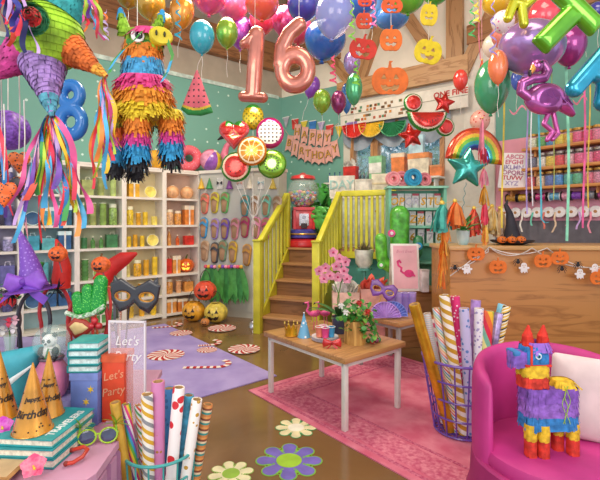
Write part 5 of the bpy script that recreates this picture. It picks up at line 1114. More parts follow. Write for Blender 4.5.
def g_ghost(px, py, lab, off=.085):
    Y = CY0-off; p = Vec((PX(px, Y), Y, CH+(HZ-py)/F*Y)); t = T('ghost_cutout', lab, 'paper cut-out', p, 0, 'ghost cut-outs on the counter garland')
    f = s_sub(s_or(s_circ(0, .025, .03), s_poly([(-.03, .03), (.03, .03), (.036, -.05), (.02, -.035), (.008, -.055), (-.008, -.035), (-.022, -.055), (-.036, -.04)]), s_cap(-.045, .0, .045, .0, .011)), s_circ(-.011, .028, .006), s_circ(.011, .028, .006), s_circ(0, .008, .006))
    b = B(); puff(b, f, (-.06, .06, -.07, .07), 54, .01, .001, FACE, flat=.003); b.obj('sheet', mt('#f2efec', .6, var=0), t, smooth=False)
def g_spider(px, py, lab, off=.08):
    Y = CY0-off; p = Vec((PX(px, Y), Y, CH+(HZ-py)/F*Y)); t = T('spider_cutout', lab, 'paper cut-out', p, 0, 'black spiders on the counter garland'); m = mt('#1f1c22', .6, var=0)
    b = B(); b.sph(.02, (0, 0, 0), 10, sy=.4); b.sph(.012, (0, 0, .024), 8, sy=.4); b.obj('body', m, t)
    for s in (-1, 1):
        for a in (-.8, -.25, .3, .9): b = B(); b.tube([(0, 0, 0), (s*.03*math.cos(a), 0, .03*math.sin(a)+.014), (s*.05*math.cos(a), 0, .05*math.sin(a)-.01)], .003, 5); b.obj('leg', m, t)
for i, (x, y, k) in enumerate([(476, 254, 'p'), (455, 268, 's'), (467, 269, 'g'), (498, 267, 'p'), (518, 262, 's'), (524, 268, 'g'), (543, 261, 'p'), (560, 258, 'p'), (562, 269, 's'), (578, 265, 's'), (580, 274, 'g'), (595, 269, 'g'), (599, 278, 'p')]):
    where = ['just below the potted succulent', 'at the counter end by the wrapping rolls', 'beside the spider at the counter end', 'below the near brim of the witch hat', 'right below the witch hat', 'next to the spider under the witch hat', 'past the witch hat, fourth along', 'at the top of the higher string', 'under the two neighbouring pumpkins', 'above the ghost over the pinata', 'hanging below the spider over the cushion', 'at the far end of the garland', 'lowest at the far end of the garland'][i]
    (g_pumpkin if k == 'p' else g_spider if k == 's' else g_ghost)(x, y, {'p': 'orange pumpkin cut-out ', 's': 'black spider ', 'g': 'white ghost cut-out '}[k]+where, **({} if k != 'p' else {'off': .07+.004*i}))
# ================= tissue tassels
def tassel(lab, p, L, w, cols, grp=None, n=26, seed=1, knot='#e8c85a'):
    t = T('paper_tassel', lab, 'tassel', p, 0, grp); r = random.Random(seed)
    for k, c in enumerate(cols):
        b = B()
        for i in range(n//len(cols)):
            a = r.uniform(0, 2*PI); e = w*r.uniform(.3, 1); ll = L*r.uniform(.75, 1)
            pts = [(0, 0, 0), (math.cos(a)*e*.6, math.sin(a)*e*.4, -ll*.3), (math.cos(a)*e*.9+r.uniform(-.1, .1)*w, math.sin(a)*e*.5, -ll*.65), (math.cos(a)*e+r.uniform(-.2, .2)*w, math.sin(a)*e*.5, -ll)]
            b.strip(pts, w*.3, (math.cos(a+1.2), math.sin(a+1.2), 0))
        b.obj('fringe', mt(c, .6, var=.12), t)
    b = B(); b.sph(w*.22, (0, 0, .0), 8); b.obj('knot', mt(knot, .4, metal=.3), t); return t
gp = 'tissue tassels on the counter end'
tassel('turquoise tissue tassel beside the mint rack', P(442, 203, 4.5), .32, .13, ['#4fbfae', '#3fa89c'], gp, 34, 1)
tassel('orange tissue tassel between two turquoise ones', P(455, 201, 4.45), .3, .11, ['#f08a3a', '#e86a2a'], gp, 34, 2)
tassel('turquoise tissue tassel over the counter corner', P(456, 203, 4.55), .12, .05, ['#4fbfae', '#6fd0c0'], gp, 30, 3)
for k in range(4): tassel(['orange tassel at the top of the hanging chain', 'amber tassel second down the hanging chain', 'orange tassel third down the hanging chain', 'amber tassel at the bottom of the hanging chain'][k], P(445-k, 222+15*k, 4.5), .24, .07-.006*k, ['#ef8630', '#f2a040'] if k % 2 == 0 else ['#e87224', '#f0a83c'], gp, 26, 10+k)
cord('tassel_string', 'thin string linking the tissue tassels', [P(432, 199, 4.5), P(441, 204, 4.5), P(454, 201, 4.45), P(462, 202, 4.6)], .003, mt('#d8b878', .6), 'string')
gp = 'long hanging tassel chain by the rainbow'
for k, (py, c, L, w, nm) in enumerate([(60, ['#e8345a', '#f07a3a'], .36, .05, 'coral'), (118, ['#f48aa8', '#f6a8bc'], .4, .045, 'pale pink'), (145, ['#c81e3c', '#e0344e'], .2, .06, 'crimson'), (168, ['#f48aa8', '#f4a0b0'], .2, .05, 'rose'), (186, ['#e8a83a', '#c8902c'], .2, .055, 'gold'), (202, ['#e83a5a', '#f0506a'], .24, .05, 'cherry red'), (226, ['#f08a3a', '#f6c04a'], .2, .045, 'orange')]):
    if py < 230: tassel('%s tissue tassel of the long chain beside the rainbow balloon' % nm, P(482+k*.6, py, 4.3), L, w, c, gp, 22, 30+k)
cord('tassel_string', 'long string of the hanging tassel chain beside the rainbow', [P(481, -60, 4.3), P(482, 60, 4.3), P(485, 205, 4.3)], .003, mt('#e8a0a8', .6), 'string')
for k, (px, py, c, nm) in enumerate([(474, 208, ['#e83a3a', '#f06a4a'], 'red'), (492, 206, ['#e8b85a', '#f0d8a0'], 'wheat yellow'), (500, 208, ['#d8c0a8', '#c8a070'], 'beige')]):
    tassel('%s tissue tassel standing out behind the witch hat' % nm, P(px, py, 5.3), .36, .12, c, 'tassels behind the counter', 40, 60+k)
cord('tassel_string', 'string holding the tassels behind the witch hat', [P(466, 206, 5.3), P(474, 207.5, 5.3), P(492, 205.5, 5.3), P(500, 207.5, 5.3), P(512, 200, 5.6)], .003, mt('#d8b878', .6), 'string')
# long straight ribbons hanging from the balloons
for i, (px, y0, y1, c, w, Y, nm) in enumerate([(503, 40, 228, '#ecd23c', 1.8, 4.05, 'yellow'), (527.5, 60, 214, '#b49ad8', 1.5, 4.1, 'lavender'), (532, 70, 206, '#f2eef0', 1.2, 4.25, 'white'), (540, 60, 214, '#4fb8c8', 1.9, 4.0, 'turquoise'), (553, 60, 200, '#b8c45a', .9, 4.2, 'thin olive'), (567.5, 62, 241, '#8fe0b8', 2.8, 3.95, 'wide mint'), (584, 70, 228, '#f0609a', 2.1, 4.1, 'pink'), (589, 70, 208, '#e8c23a', 1.4, 4.3, 'gold'), (480, -10, 60, '#f08aa0', 1.2, 4.6, 'coral')]):
    pts = []; n = 16
    for j in range(n+1):
        u = j/n; x = px+(1.2*math.sin(u*5+i)); pts.append(P(x, y0+(y1-y0)*u, Y))
    if i == 3: pts += [P(px+1.5, 219, Y), P(px+5, 223, Y), P(px+9, 222, Y)]
    b = B(); b.strip(pts, w/F*Y, (1, 0, 0)); o = b.obj('hanging_ribbon', mt(c, .4)); tag(o, '%s ribbon hanging straight down from the balloons over the counter' % nm, 'ribbon', 'long ribbons over the counter')
# ================= rainbow donkey pinata on the chair
def fringe(b, rings, nstrip, h, mi=0, jit=.15, flare=.1, seed=1, M=None, over=1.25):
    """rings: list of (fn(angle)->point, outward) ; each ring is a skirt of hanging paper strips"""
    r = random.Random(seed)
    for (cx, cy, z, rx, ry, sq) in rings:
        for i in range(nstrip):
            a = 2*PI*(i+r.uniform(-.2, .2))/nstrip; da = 2*PI/nstrip*.62
            def pt(a, k):
                ca, sa = math.cos(a), math.sin(a); e = 2/sq; return Vec((cx+rx*k*math.copysign(abs(ca)**e, ca), cy+ry*k*math.copysign(abs(sa)**e, sa), 0))
            hh = h*over*r.uniform(1-jit, 1+jit); k2 = 1+flare*r.uniform(.4, 1.6)
            p0, p1 = pt(a-da, 1.0), pt(a+da, 1.0); q0, q1 = pt(a-da*.8, k2), pt(a+da*.8, k2); z0, z1 = Vec((0, 0, z)), Vec((0, 0, z-hh)); zm = Vec((0, 0, z-hh*.5))
            m0, m1 = pt(a-da, 1+.5*(k2-1)), pt(a+da, 1+.5*(k2-1))
            b.add([p0+z0, p1+z0, m0+zm, m1+zm, q0+z1, q1+z1], [(0, 1, 3, 2), (2, 3, 5, 4)], mi, M)
def tiers(t, name, cx, cy, rx, ry, ztop, specs, sq=4, nstrip=44, seed=1, lean=(0, 0), flare=.1):
    """stacked bands: specs [(height, colour)]; one part each with a solid core"""
    z = ztop
    for k, (h, c) in enumerate(specs):
        u = ztop-z; x, y = cx+lean[0]*u, cy+lean[1]*u
        b = B(); n = 24; e = 2/sq; ring = []
        for i in range(n): a = 2*PI*i/n; ca, sa = math.cos(a), math.sin(a); ring.append((x+rx*.97*math.copysign(abs(ca)**e, ca), y+ry*.97*math.copysign(abs(sa)**e, sa)))
        b.prism(ring, z-h, z); rows = max(1, int(round(h/.04)))
        for j in range(rows): fringe(b, [(x, y, z-h*j/rows+.004, rx, ry, sq)], nstrip, h/rows, 0, .15, flare, seed+k*7+j)
        b.obj(name, mt(c, .7, var=.15, sc=25), t, smooth=False); z -= h
SEAT = .395+.013
t = T('donkey_pinata', 'rainbow fringed donkey pinata standing on the magenta chair seat', 'pinata', Vec((1.275, 2.24, SEAT)), .06, sc=.79)
PUR, RD_, YL, BL = '#8a5ac0', '#e03a28', '#f2c42c', '#2f86cc'
for (x, y, nm) in [(-.125, -.045, 'foreleg'), (-.05, -.06, 'foreleg'), (.10, .02, 'hind_leg'), (.16, -.045, 'hind_leg')]:
    tiers(t, nm, x, y, .033, .033, .20, [(.09, YL)], 3, 20, 3); tiers(t, 'hoof', x, y, .034, .034, .11, [(.11, RD_)], 3, 18, 5, flare=.03)
tiers(t, 'body_band', .02, 0, .17, .085, .43, [(.085, PUR), (.085, '#9a6ace'), (.09, BL)], 5, 70, 11, flare=.05)
tiers(t, 'neck_band', -.085, 0, .085, .07, .58, [(.07, YL), (.07, RD_)], 4, 40, 20, flare=.06)
tiers(t, 'tail_tuft', .12, 0, .06, .06, .465, [(.035, YL)], 3, 26, 33, flare=.5)
b = B(); b.box(-.155, -.0, -.06, .06, .57, .70, bev=.02); fringe(b, [(-.078, 0, z, .079, .062, 4) for z in (.70, .665, .63, .6)], 34, .035, 0, .2, .05, 8); b.obj('head', mt(BL, .7, var=.15, sc=25), t, smooth=False)
b = B(); b.box(-.235, -.12, -.05, .05, .575, .665, bev=.02); fringe(b, [(-.18, 0, z, .06, .05, 4) for z in (.665, .635, .605)], 28, .035, 0, .2, .06, 9); b.obj('muzzle', mt('#8a62c8', .7, var=.15, sc=25), t, smooth=False)
b = B(); b.box(-.237, -.19, -.052, .052, .64, .672, bev=.008); b.obj('nose', mt('#3f86c8', .7), t)
b = B(); b.box(-.135, -.122, -.066, .066, .57, .71); b.box(-.165, .005, -.067, .067, .575, .588); b.obj('bridle', mt(RD_, .6), t, smooth=False)
b = B(); fringe(b, [(-.06, 0, z, .07, .055, 3) for z in (.725, .71)], 34, .045, 0, .3, .25, 12); b.obj('mane', mt('#9a6ad0', .7), t, smooth=False)
for x in (-.115, -.012):
    b = B(); b.tube([(x, 0, .69), (x-.004, 0, .76), (x+.004, 0, .83)], .03, 10, rs=[.036, .034, .006]); fringe(b, [(x, 0, .78, .026, .024, 2.5), (x, 0, .745, .034, .03, 2.5)], 16, .035, 0, .2, .15, 4); b.obj('ear', mt('#e0301e', .7, var=.1, sc=25), t, smooth=False)
b = B(); b.cyl(.02, 0, .006, 16, 0, TR(-.085, -.064, .645) @ FACE); b.cyl(.012, .005, .010, 12, 1, TR(-.085, -.064, .645) @ FACE); b.cyl(.006, .009, .013, 10, 2, TR(-.085, -.064, .645) @ FACE); b.obj('eye', [mt('#f2f4f4', .4, var=0), mt('#3fa8c8', .3, var=0), mt('#16181c', .2, var=0)], t)
b = B()
for k in range(3): b.tube([(.07+.012*math.sin(j*.9+k*2)+.012*k, -.09-.004*k, .46-.022*j) for j in range(12)], .0022, 5)
b.obj('curled_string', mt('#a8cf3c', .5), t)
# ================= latex balloons
def balloon(px, py, rx, ry, Y, c, lab, kind='latex', tilt=0, string=0, group=None):
    p = P(px, py, Y); r = rx/F*Y; e = ry/rx
    t = T('balloon', lab, 'balloon', p, 0, group, ry=tilt)
    if kind == 'clear': m = mt(c, .08, var=0, coat=1, alpha=.72)
    elif kind == 'metal': m = mt(c, .22, metal=.45, var=.05, sc=4, coat=.8)
    elif kind == 'dots': m = dots(c[0], c[1], 2.6/r, .22, .2)
    else: m = mt(c, .18, var=.06, sc=4, coat=.9)
    b = B(); pr = []; n = 18
    for i in range(n+1):
        a = PI*i/n; z = math.cos(a); x = math.sin(a)
        if z < 0: x *= 1-.22*z*z; z *= 1.12
        pr.append((r*x+1e-5, r*e*z*.96+r*e*.04))
    b.lathe(list(reversed(pr)), 28, cap=False); b.obj('body', m, t, ang=2)
    zb = -r*e*1.035; b = B(); b.lathe([(.004, zb+.012*1), (r*.05, zb-.0), (r*.12, zb-r*.13), (0, zb-r*.1)], 12, cap=False); b.obj('knot', mt(c if isinstance(c, str) else c[0], .4, var=0), t)
    if string:
        q = Vec((0, 0, zb-r*.1)); b = B(); b.tube([q, q+Vec((.006, 0, -string*.3)), q+Vec((-.006, 0, -string*.6)), q+Vec((.004, 0, -string))], .0022, 5); b.obj('string', mt('#e6e2da', .5), t)
    return t
for a in [
 (150, 4, 15, 15, 4.6, '#c99a2e', 'large mustard balloon behind the hanging donkey pinata', 'metal'), (163, 24, 11, 11, 4.3, '#b8912c', 'small olive gold balloon tucked under the mustard one', 'metal'), (128, -4, 12, 12, 4.9, '#a9822a', 'bronze gold balloon at the top behind the donkey ears', 'metal'),
 (182, 12, 12, 17, 4.0, '#ee9a34', 'orange pearly balloon between the gold and pink balloons', 'metal', .1), (202, 37, 12.5, 16.5, 3.7, '#2fa9bf', 'turquoise balloon tied to the watermelon slice', 'latex'),
 (209, -2, 17, 16, 4.4, '#ee5f9e', 'hot pink pearly balloon above the turquoise one', 'metal'), (232, 4, 17, 19, 4.9, '#ec79a8', 'rose pink pearly balloon above the lime one', 'metal'),
 (227, 33, 11, 15, 3.9, '#8fb83a', 'lime green metallic balloon beside the turquoise one', 'metal', 0), (240, 32, 12, 17, 5.0, '#a24fb4', 'purple balloon half hidden behind the lime one', 'metal'),
 (262, 4, 17, 15, 4.3, '#f0604a', 'coral red balloon above the number one', 'latex'), (262, 22, 13, 13, 4.9, '#e04462', 'raspberry balloon below the coral one', 'latex'), (285, 22, 13, 16, 4.6, '#d8407e', 'magenta pearly balloon behind the numbers', 'metal'),
 (303, 6, 16, 15, 4.1, '#3f3fa0', 'indigo balloon at the top over the number six', 'latex'), (298, 30, 15, 14, 5.2, '#e0496a', 'crimson pink balloon behind the number six', 'latex'), (325, 40, 21, 20, 4.6, '#2f6ac0', 'royal blue balloon beside the number six', 'latex', .15), (334, 15, 19, 23, 3.8, '#9aa2e0', 'large translucent periwinkle balloon', 'clear', .1),
 (358, 2, 19, 15, 5.0, '#3f78cc', 'cobalt balloon behind the red pumpkin cut-outs', 'latex'), (392, 18, 17, 12, 4.9, '#4a8ad4', 'sky blue balloon behind the orange pumpkin cut-outs', 'latex'), (372, 10, 12, 16, 5.5, '#5f94d8', 'light blue balloon between the pumpkin strings', 'latex'), (408, 0, 16, 13, 4.3, '#5fae34', 'bright green balloon above the pumpkin strings', 'latex'),
 (352, 63, 8.5, 12, 4.5, '#b99cda', 'small lavender balloon beside the red pumpkin cut-out', 'metal'), (354, 89, 8.5, 16, 4.2, '#4fb478', 'green teardrop balloon over the header sign', 'metal'), (346.5, 98, 6, 15, 4.7, '#2f86cc', 'slim blue balloon behind the green teardrop one', 'latex'),
 (312, 87, 8, 11, 4.8, '#8a48b8', 'small purple balloon tucked beside the number six', 'latex', .3), (322, 101, 9, 12, 4.4, '#93c038', 'small lime balloon above the banner', 'metal'), (338.5, 102, 7.8, 11.5, 4.5, '#a03a7a', 'small plum metallic balloon above the banner', 'metal'),
 (460.5, 80, 7.2, 10.5, 4.8, '#ea4438', 'small red balloon in front of the timber post', 'latex'), (492, 86, 17, 27, 3.7, '#3f9f6c', 'long emerald green balloon by the timber brace', 'latex', .05), (498, 67, 9.5, 17, 3.4, '#f0804e', 'coral orange balloon overlapping the emerald one', 'latex'), (494, 46, 11, 12, 4.6, '#f2e6d4', 'cream balloon above the coral orange one', 'latex'), (502, 35, 10, 14, 4.2, '#ee8a78', 'salmon balloon between the cream and purple ones', 'latex'),
 (503, 22, 11, 11, 3.9, ('#f4e4e2', '#e05a9a'), 'white confetti balloon with pink dots', 'dots'), (497, 3, 14, 12, 4.4, '#e0b42c', 'golden yellow balloon at the top by the foil letters', 'latex'), (531, 48, 31, 26, 3.5, '#b48ad0', 'very large pearly violet balloon', 'metal', .2), (569, 46, 16, 20, 3.9, '#a03488', 'plum purple balloon beside the big violet one', 'metal'),
 (544, 17, 15, 18, 4.0, '#e4485a', 'red balloon above the big violet one', 'latex'), (548, 0, 14, 10, 4.6, '#e09a2e', 'amber balloon at the top behind the green letter', 'latex'), (598, 12, 10, 10, 4.2, '#3a3f98', 'navy balloon beside the blue foil letter', 'latex'), (516.5, 80, 5.5, 10, 4.7, '#3f5fc0', 'small blue balloon peeking out below the violet one', 'latex'),
 (480, 121, 9.5, 11, 5.2, ('#f2b8a8', '#d8443c'), 'pale balloon with red dots above the rainbow', 'dots'), (586, 20, 10, 14, 5.0, '#d8589a', 'dark pink balloon behind the green foil letter', 'latex'), (436, -8, 14, 12, 4.8, '#4fa83a', 'leaf green balloon at the top by the yellow cut-outs', 'latex')]:
    balloon(*a, string=.25 if a[2] < 13 else 0)
# ================= foil shapes
def foil(name, lab, px, py, Y, f, bnd, n, R, th, mats, rot_=0, mfn=None, rz=0, part='body', cat='balloon', string=None, group=None):
    t = T(name, lab, cat, P(px, py, Y), rz, group, ry=rot_); k = Y/F
    b = B(); puff(b, lambda x, y: f(x/k, y/k)*k, tuple(q*k for q in bnd), n, R*k, th*k, FACE, mfn)
    b.obj(part, mats, t, ang=1.3)
    if string: b = B(); b.tube([(0, 0, string[0]*k), (.004, 0, (string[0]+string[1])/2*k), (0, 0, string[1]*k)], .0025, 5); b.obj('string', mt('#e4e0d8', .5), t)
    return t, k
def fo(c, var=.1): return mt(c, .16, metal=.55, var=var, sc=7, coat=.6, bump=.25, det=2)
ROSE = fo('#dd8672')
f1 = s_or(s_cap(3, 30, 3, -30, 8), s_cap(2, 30, -9, 19, 5), s_cap(-7, -33, 13, -33, 5.2))
foil('foil_number', 'rose gold foil number one hanging beside the six', 252, 64, 3.6, f1, (-20, 24, -42, 42), 60, 7, 6.5, ROSE, rot_=.06)
f6 = s_or(s_path([(6, 31), (-4, 22), (-11, 8), (-12.5, -8)], 7.6), lambda x, y: np.abs(np.hypot(x-2, (y+14)/1.15)-13)-7.7)
foil('foil_number', 'rose gold foil number six hanging beside the one', 293, 56, 3.55, f6, (-24, 26, -42, 42), 64, 7, 6.5, ROSE)
cord('hanging_string', 'thin string holding the rose gold number one', [P(255, 26, 3.6), P(255, -80, 3.6)], .002, mt('#e8e0d8', .5), 'string')
cord('hanging_string', 'thin string holding the rose gold number six', [P(299, 20, 3.55), P(299, -80, 3.55)], .002, mt('#e8e0d8', .5), 'string')
Fm = fo
fT = s_or(s_box(-7, 7, -42, 0, 2.5), s_box(-22, 24, -3, 10, 2.5))
_t, _k = foil('foil_letter', 'bright green foil letter T tilted among the balloons', 574, 12, 3.05, fT, (-32, 34, -54, 18), 60, 8, 7.5, Fm('#6fc42c'), rot_=.78); _t.scale = (1.12,)*3
fR = s_or(s_cap(-8, 16, -8, -16, 4.5), s_path([(-8, 16), (4, 15), (8, 9), (4, 2), (-8, 1)], 4.2), s_cap(0, 1, 9, -16, 4.5))
foil('foil_letter', 'small lime yellow foil letter at the top beside the golden balloon', 521, 6, 3.2, fR, (-20, 22, -26, 26), 54, 4, 4.5, Fm('#d8d42c'), rot_=.35)
fA = s_or(s_cap(0, 26, -15, -28, 9), s_cap(0, 26, 17, -28, 9), s_cap(-8, -8, 9, -8, 6))
foil('foil_letter', 'large turquoise blue foil letter at the end of the balloon row', 600, 70, 2.95, fA, (-28, 30, -40, 42), 60, 7, 7, Fm('#1fa2c4'), rot_=.45)
foil('foil_number', 'blue foil number eight speckled with stars behind the star pinata', 71, 108, 3.0, s_or(lambda x, y: np.abs(np.hypot(x, (y-13)/1.1)-9)-5.5, lambda x, y: np.abs(np.hypot(x, (y+14)/1.15)-11)-6), (-20, 20, -36, 34), 60, 5.5, 5.5, dots('#2f78c4', '#8fc4ea', 16, .14, .2))
# fruit bouquet
FX, FY, YB = 253, 216, 6.55
def fruit(lab, px, py, f, bnd, mats, mfn, n=52, dY=0, R=9, th=4.5):
    Y = YB+dY; t, k = foil('fruit_balloon', lab, px, py, Y, f, bnd, n, R, th, mats, mfn=mfn, group='fruit foil balloon bouquet')
    t.scale = (1.14, 1, 1.14); p = P(px, py, Y); q0 = Vec((0, 0, -bnd[1]*k)); e = P(FX, FY, YB)-p; b = B(); b.tube([q0, q0.lerp(e, .5)+Vec((.0, 0, -.03)), e], .003, 5); b.obj('string', mt('#e6e4de', .5), t)
RED_ = fo('#e2362f'); GRN = fo('#3f9f42'); WH = mt('#f6f2ec', .3, var=0, coat=.5); BK = mt('#241c22', .4, var=0)
def circ_m(rules, seeds=None):
    def m(x, y):
        d = math.hypot(x, y)
        if seeds:
            for (sx, sy) in seeds:
                if math.hypot(x-sx*1, y-sy*1) < seeds_r: return len(rules)
        for i, r in enumerate(rules):
            if d < r: return i
        return len(rules)-1
    return m
seeds_r = .9
heart = s_or(s_circ(-5.8, 4, 7.6), s_circ(5.8, 4, 7.6), s_poly([(-12.6, .5), (12.6, .5), (0, -14)]))
k_ = YB/F
fruit('strawberry heart foil balloon with seeds in the bouquet', 234, 134, heart, (-15, 15, -16, 14), [RED_, fo('#f4a06a'), GRN, fo('#e8707a')], lambda x, y: (2 if (y/k_ > 5 and abs(x/k_) < 7 and y/k_ > 8-abs(x/k_)*.3) else 3 if (heart(np.array(x/k_), np.array(y/k_)) > -2) else 1 if (abs(x/k_)+abs(y/k_+1) < 5) else 0), dY=.05)
fruit('pineapple foil balloon at the top of the bouquet', 253, 117, s_circ(0, 0, 9.5, 1.2), (-12, 12, -13, 13), [fo('#e0c428'), fo('#8a8a2a'), GRN], lambda x, y: 2 if y/k_ > 8 else (1 if (int((x+y)/k_/2.2+50) % 2 == 0 and int((x-y)/k_/2.2+50) % 2 == 0) else 0), dY=.25)
def df(x, y):
    a, c = x/k_, y/k_; d = math.hypot(a, c)
    if d > 10.3: return 2
    return 1 if (math.hypot((a+50) % 3.4-1.7, (c+50) % 3.4-1.7) < .8) else 0
fruit('dragon fruit foil balloon with black seeds in the bouquet', 270, 133, s_circ(0, 0, 12.3, 1.12), (-14, 14, -15, 15), [WH, BK, fo('#d8358a')], df, n=72, dY=.1)
def of(x, y):
    a, c = x/k_, y/k_; d = math.hypot(a, c); an = math.atan2(c, a)
    if d > 11: return 0
    if d > 9.6: return 1
    if d < 1.3: return 1
    return 1 if (abs(((an/(2*PI)*10) % 1)-.5) > .43) else 2
fruit('orange slice foil balloon in the middle of the bouquet', 252, 151, s_circ(0, 0, 13), (-15, 15, -15, 15), [fo('#ee8a1e'), mt('#fbe8c4', .3, var=0, coat=.5), fo('#f5a02c')], of, n=72, dY=-.12)
def wf(x, y):
    a, c = x/k_, y/k_; d = math.hypot(a, c)
    if d > 11.3: return 2
    if d > 9.6: return 1
    return 3 if (4 < d < 7 and (math.atan2(c, a)/(2*PI)*8) % 1 < .13) else 0
fruit('round watermelon foil balloon with green rind in the bouquet', 236, 167, s_circ(0, 0, 13.2), (-15, 15, -15, 15), [RED_, mt('#f2c8b0', .3, var=0), GRN, BK], wf, n=60, dY=0)
def kf(x, y):
    a, c = x/k_, y/k_; d = math.hypot(a, c)
    if d < 4: return 0
    if d < 7 and (math.atan2(c, a)/(2*PI)*16) % 1 < .35 and d > 5: return 2
    return 1 if d < 11.5 else 3
fruit('kiwi slice foil balloon with green ring in the bouquet', 272, 164, s_circ(0, 0, 12.8), (-15, 15, -15, 15), [mt('#f0f4dc', .3, var=0), fo('#8fc83a'), BK, fo('#4f9a2c')], kf, n=64, dY=.0)
p = P(FX, FY, YB); cord('balloon_string', 'white strings of the fruit bouquet gathered and falling to a weight', [p, p+Vec((0, 0, -.8)), Vec((p.x, p.y, .06))], .006, mt('#e8e6e0', .5), 'string')
t = T('balloon_weight', 'silver foil weight anchoring the fruit balloon bouquet', 'weight', (p.x, p.y, 0)); b = B(); b.lathe([(.07, 0), (.06, .06), (.02, .1), (0, .1)], 16); b.obj('body', fo('#c0c0c8'), t); b = B(); b.ring(.03, .006, .11, 14); b.obj('loop', fo('#c0c0c8'), t)
# watermelon cluster over the window
k_w = 5.9/F; sem = s_and(s_circ(0, 9, 20), lambda x, y: y-9)
def wm(x, y):
    a, c = x/k_w, y/k_w; d = math.hypot(a, c-9)
    if d > 17.6: return 2
    if d > 16: return 1
    return 3 if (9 < d < 12.5 and (math.atan2(c-9, a)/(2*PI)*26) % 1 < .25) else 0
def star_b(lab, px, py, R, Y, c, rot_=0, mats=None, mfn=None):
    return foil('star_balloon', lab, px, py, Y, s_poly(star_pts(5, R, R*.5), R*.06), (-R*1.15, R*1.15, -R*1.1, R*1.15), 50, R*.5, R*.38, mats or fo(c), rot_=rot_, mfn=mfn)
foil('watermelon_balloon', 'half-round watermelon slice foil balloon over the window', 427, 121, 5.9, sem, (-22, 22, -13, 11), 64, 8, 5, [RED_, mt('#f4d8c8', .3, var=0), GRN, BK], mfn=wm)
k5 = 6.1/F
for (px, py, lab) in [(413, 103, 'round watermelon foil balloon above the half slice, by the header sign'), (445, 127, 'round watermelon foil balloon below the half slice, by the window post')]:
    foil('watermelon_balloon', lab, px, py, 6.1, s_circ(0, 0, 9.5), (-11, 11, -11, 11), 44, 7, 3.5, [RED_, mt('#f4d8c8', .3, var=0), GRN], mfn=lambda x, y: 2 if math.hypot(x, y)/k5 > 7.9 else 1 if math.hypot(x, y)/k5 > 6.9 else 0)
star_b('red foil star in front of the header sign lettering', 444, 103, 10.5, 6.1, '#e0302c', .2); star_b('red foil star under the half watermelon slice', 411, 136, 12.5, 6.2, '#dd2e28', -.2)
# rainbow and teal star
kr = 5.0/F
def rbf(x, y):
    d = math.hypot(x/kr, (y/kr)/1.12); return max(0, min(6, int((29-d)/3.1)))
rb = lambda x, y: np.maximum(np.maximum(np.hypot(x, y/1.12)-29, 9-np.hypot(x, y/1.12)), -(y+2))
foil('rainbow_balloon', 'foil rainbow arch balloon behind the turquoise star', 474, 160, 5.0, rb, (-31, 31, -4, 35), 76, 6, 4.5, [fo(c) for c in ('#e8503a', '#f0703a', '#f2c434', '#7fbf3a', '#2fa8a0', '#3f6fc8', '#8a4ab0')], rot_=.12, mfn=rbf)
t, k = star_b('turquoise foil star hanging in front of the rainbow', 467, 168, 20, 4.7, '#3fb8ac', .1)
b = B(); b.tube([(.01*math.sin(j*1.1), -.01*math.cos(j*1.1), -.16-.018*j) for j in range(24)], .003, 5); b.obj('curled_ribbon', mt('#2f8f9a', .4), t)
# flamingo foil
YF = 3.3; m = fo('#c460b0', .2); t = T('flamingo_balloon', 'pink-purple foil flamingo with black tipped beak hanging over the counter', 'balloon', P(545, 99, YF), sc=1.13); k = YF/F
def pf(f, bnd, n, R, th, name, mat, y=0):
    b = B(); puff(b, lambda x, z: f(x/k, z/k)*k, tuple(q*k for q in bnd), n, R*k, th*k, TR(y=y) @ FACE); b.obj(name, mat, t, ang=1.3)
pf(s_or(s_circ(0, 0, 18, .78), s_poly([(8, 10), (20, -2), (24, -14), (12, -8)], 2)), (-20, 28, -18, 16), 50, 10, 8, 'body', m)
pf(s_path([(-14, 0), (-22, 6), (-21, 13), (-12, 17), (-2, 18), (1, 24), (-3, 30), (-9, 29)], 4.2), (-28, 8, -6, 36), 54, 4, 4, 'neck', m, -.015)
pf(s_circ(-9, 28, 5.4), (-16, -2, 21, 35), 24, 5, 4.5, 'head', m, -.03)
pf(s_cap(-12, 27, -15, 22, 3, 1.8), (-20, -7, 17, 32), 24, 2.5, 2.5, 'beak', mt('#e8a23c', .3, coat=.5), -.035)
pf(s_cap(-15.5, 22.5, -16, 19, 1.9, 1), (-20, -10, 16, 26), 18, 2, 2, 'beak_tip', mt('#2a2228', .3), -.036)
pf(s_circ(-8, 29.5, 1.2), (-10, -6, 27.5, 31.5), 12, 1.2, .8, 'eye', BK, -.075)
for i in range(4): pf(s_path([(-4+6*i, 6-i), (-2+6*i, 1-i), (2+6*i, -1-2*i)], .7), (-8, 26, -12, 9), 46, .7, .6, 'feather_line', fo('#8f3f98'), -.058)
pf(s_path([(3, -13), (-1, -22), (7, -29), (2, -36)], 2.2), (-6, 12, -40, -8), 44, 2.2, 2.2, 'leg', fo('#d05aa8')); pf(s_path([(9, -12), (11, -22), (13, -30), (8, -35)], 2.2), (2, 18, -40, -8), 44, 2.2, 2.2, 'leg', fo('#d05aa8'), .02)
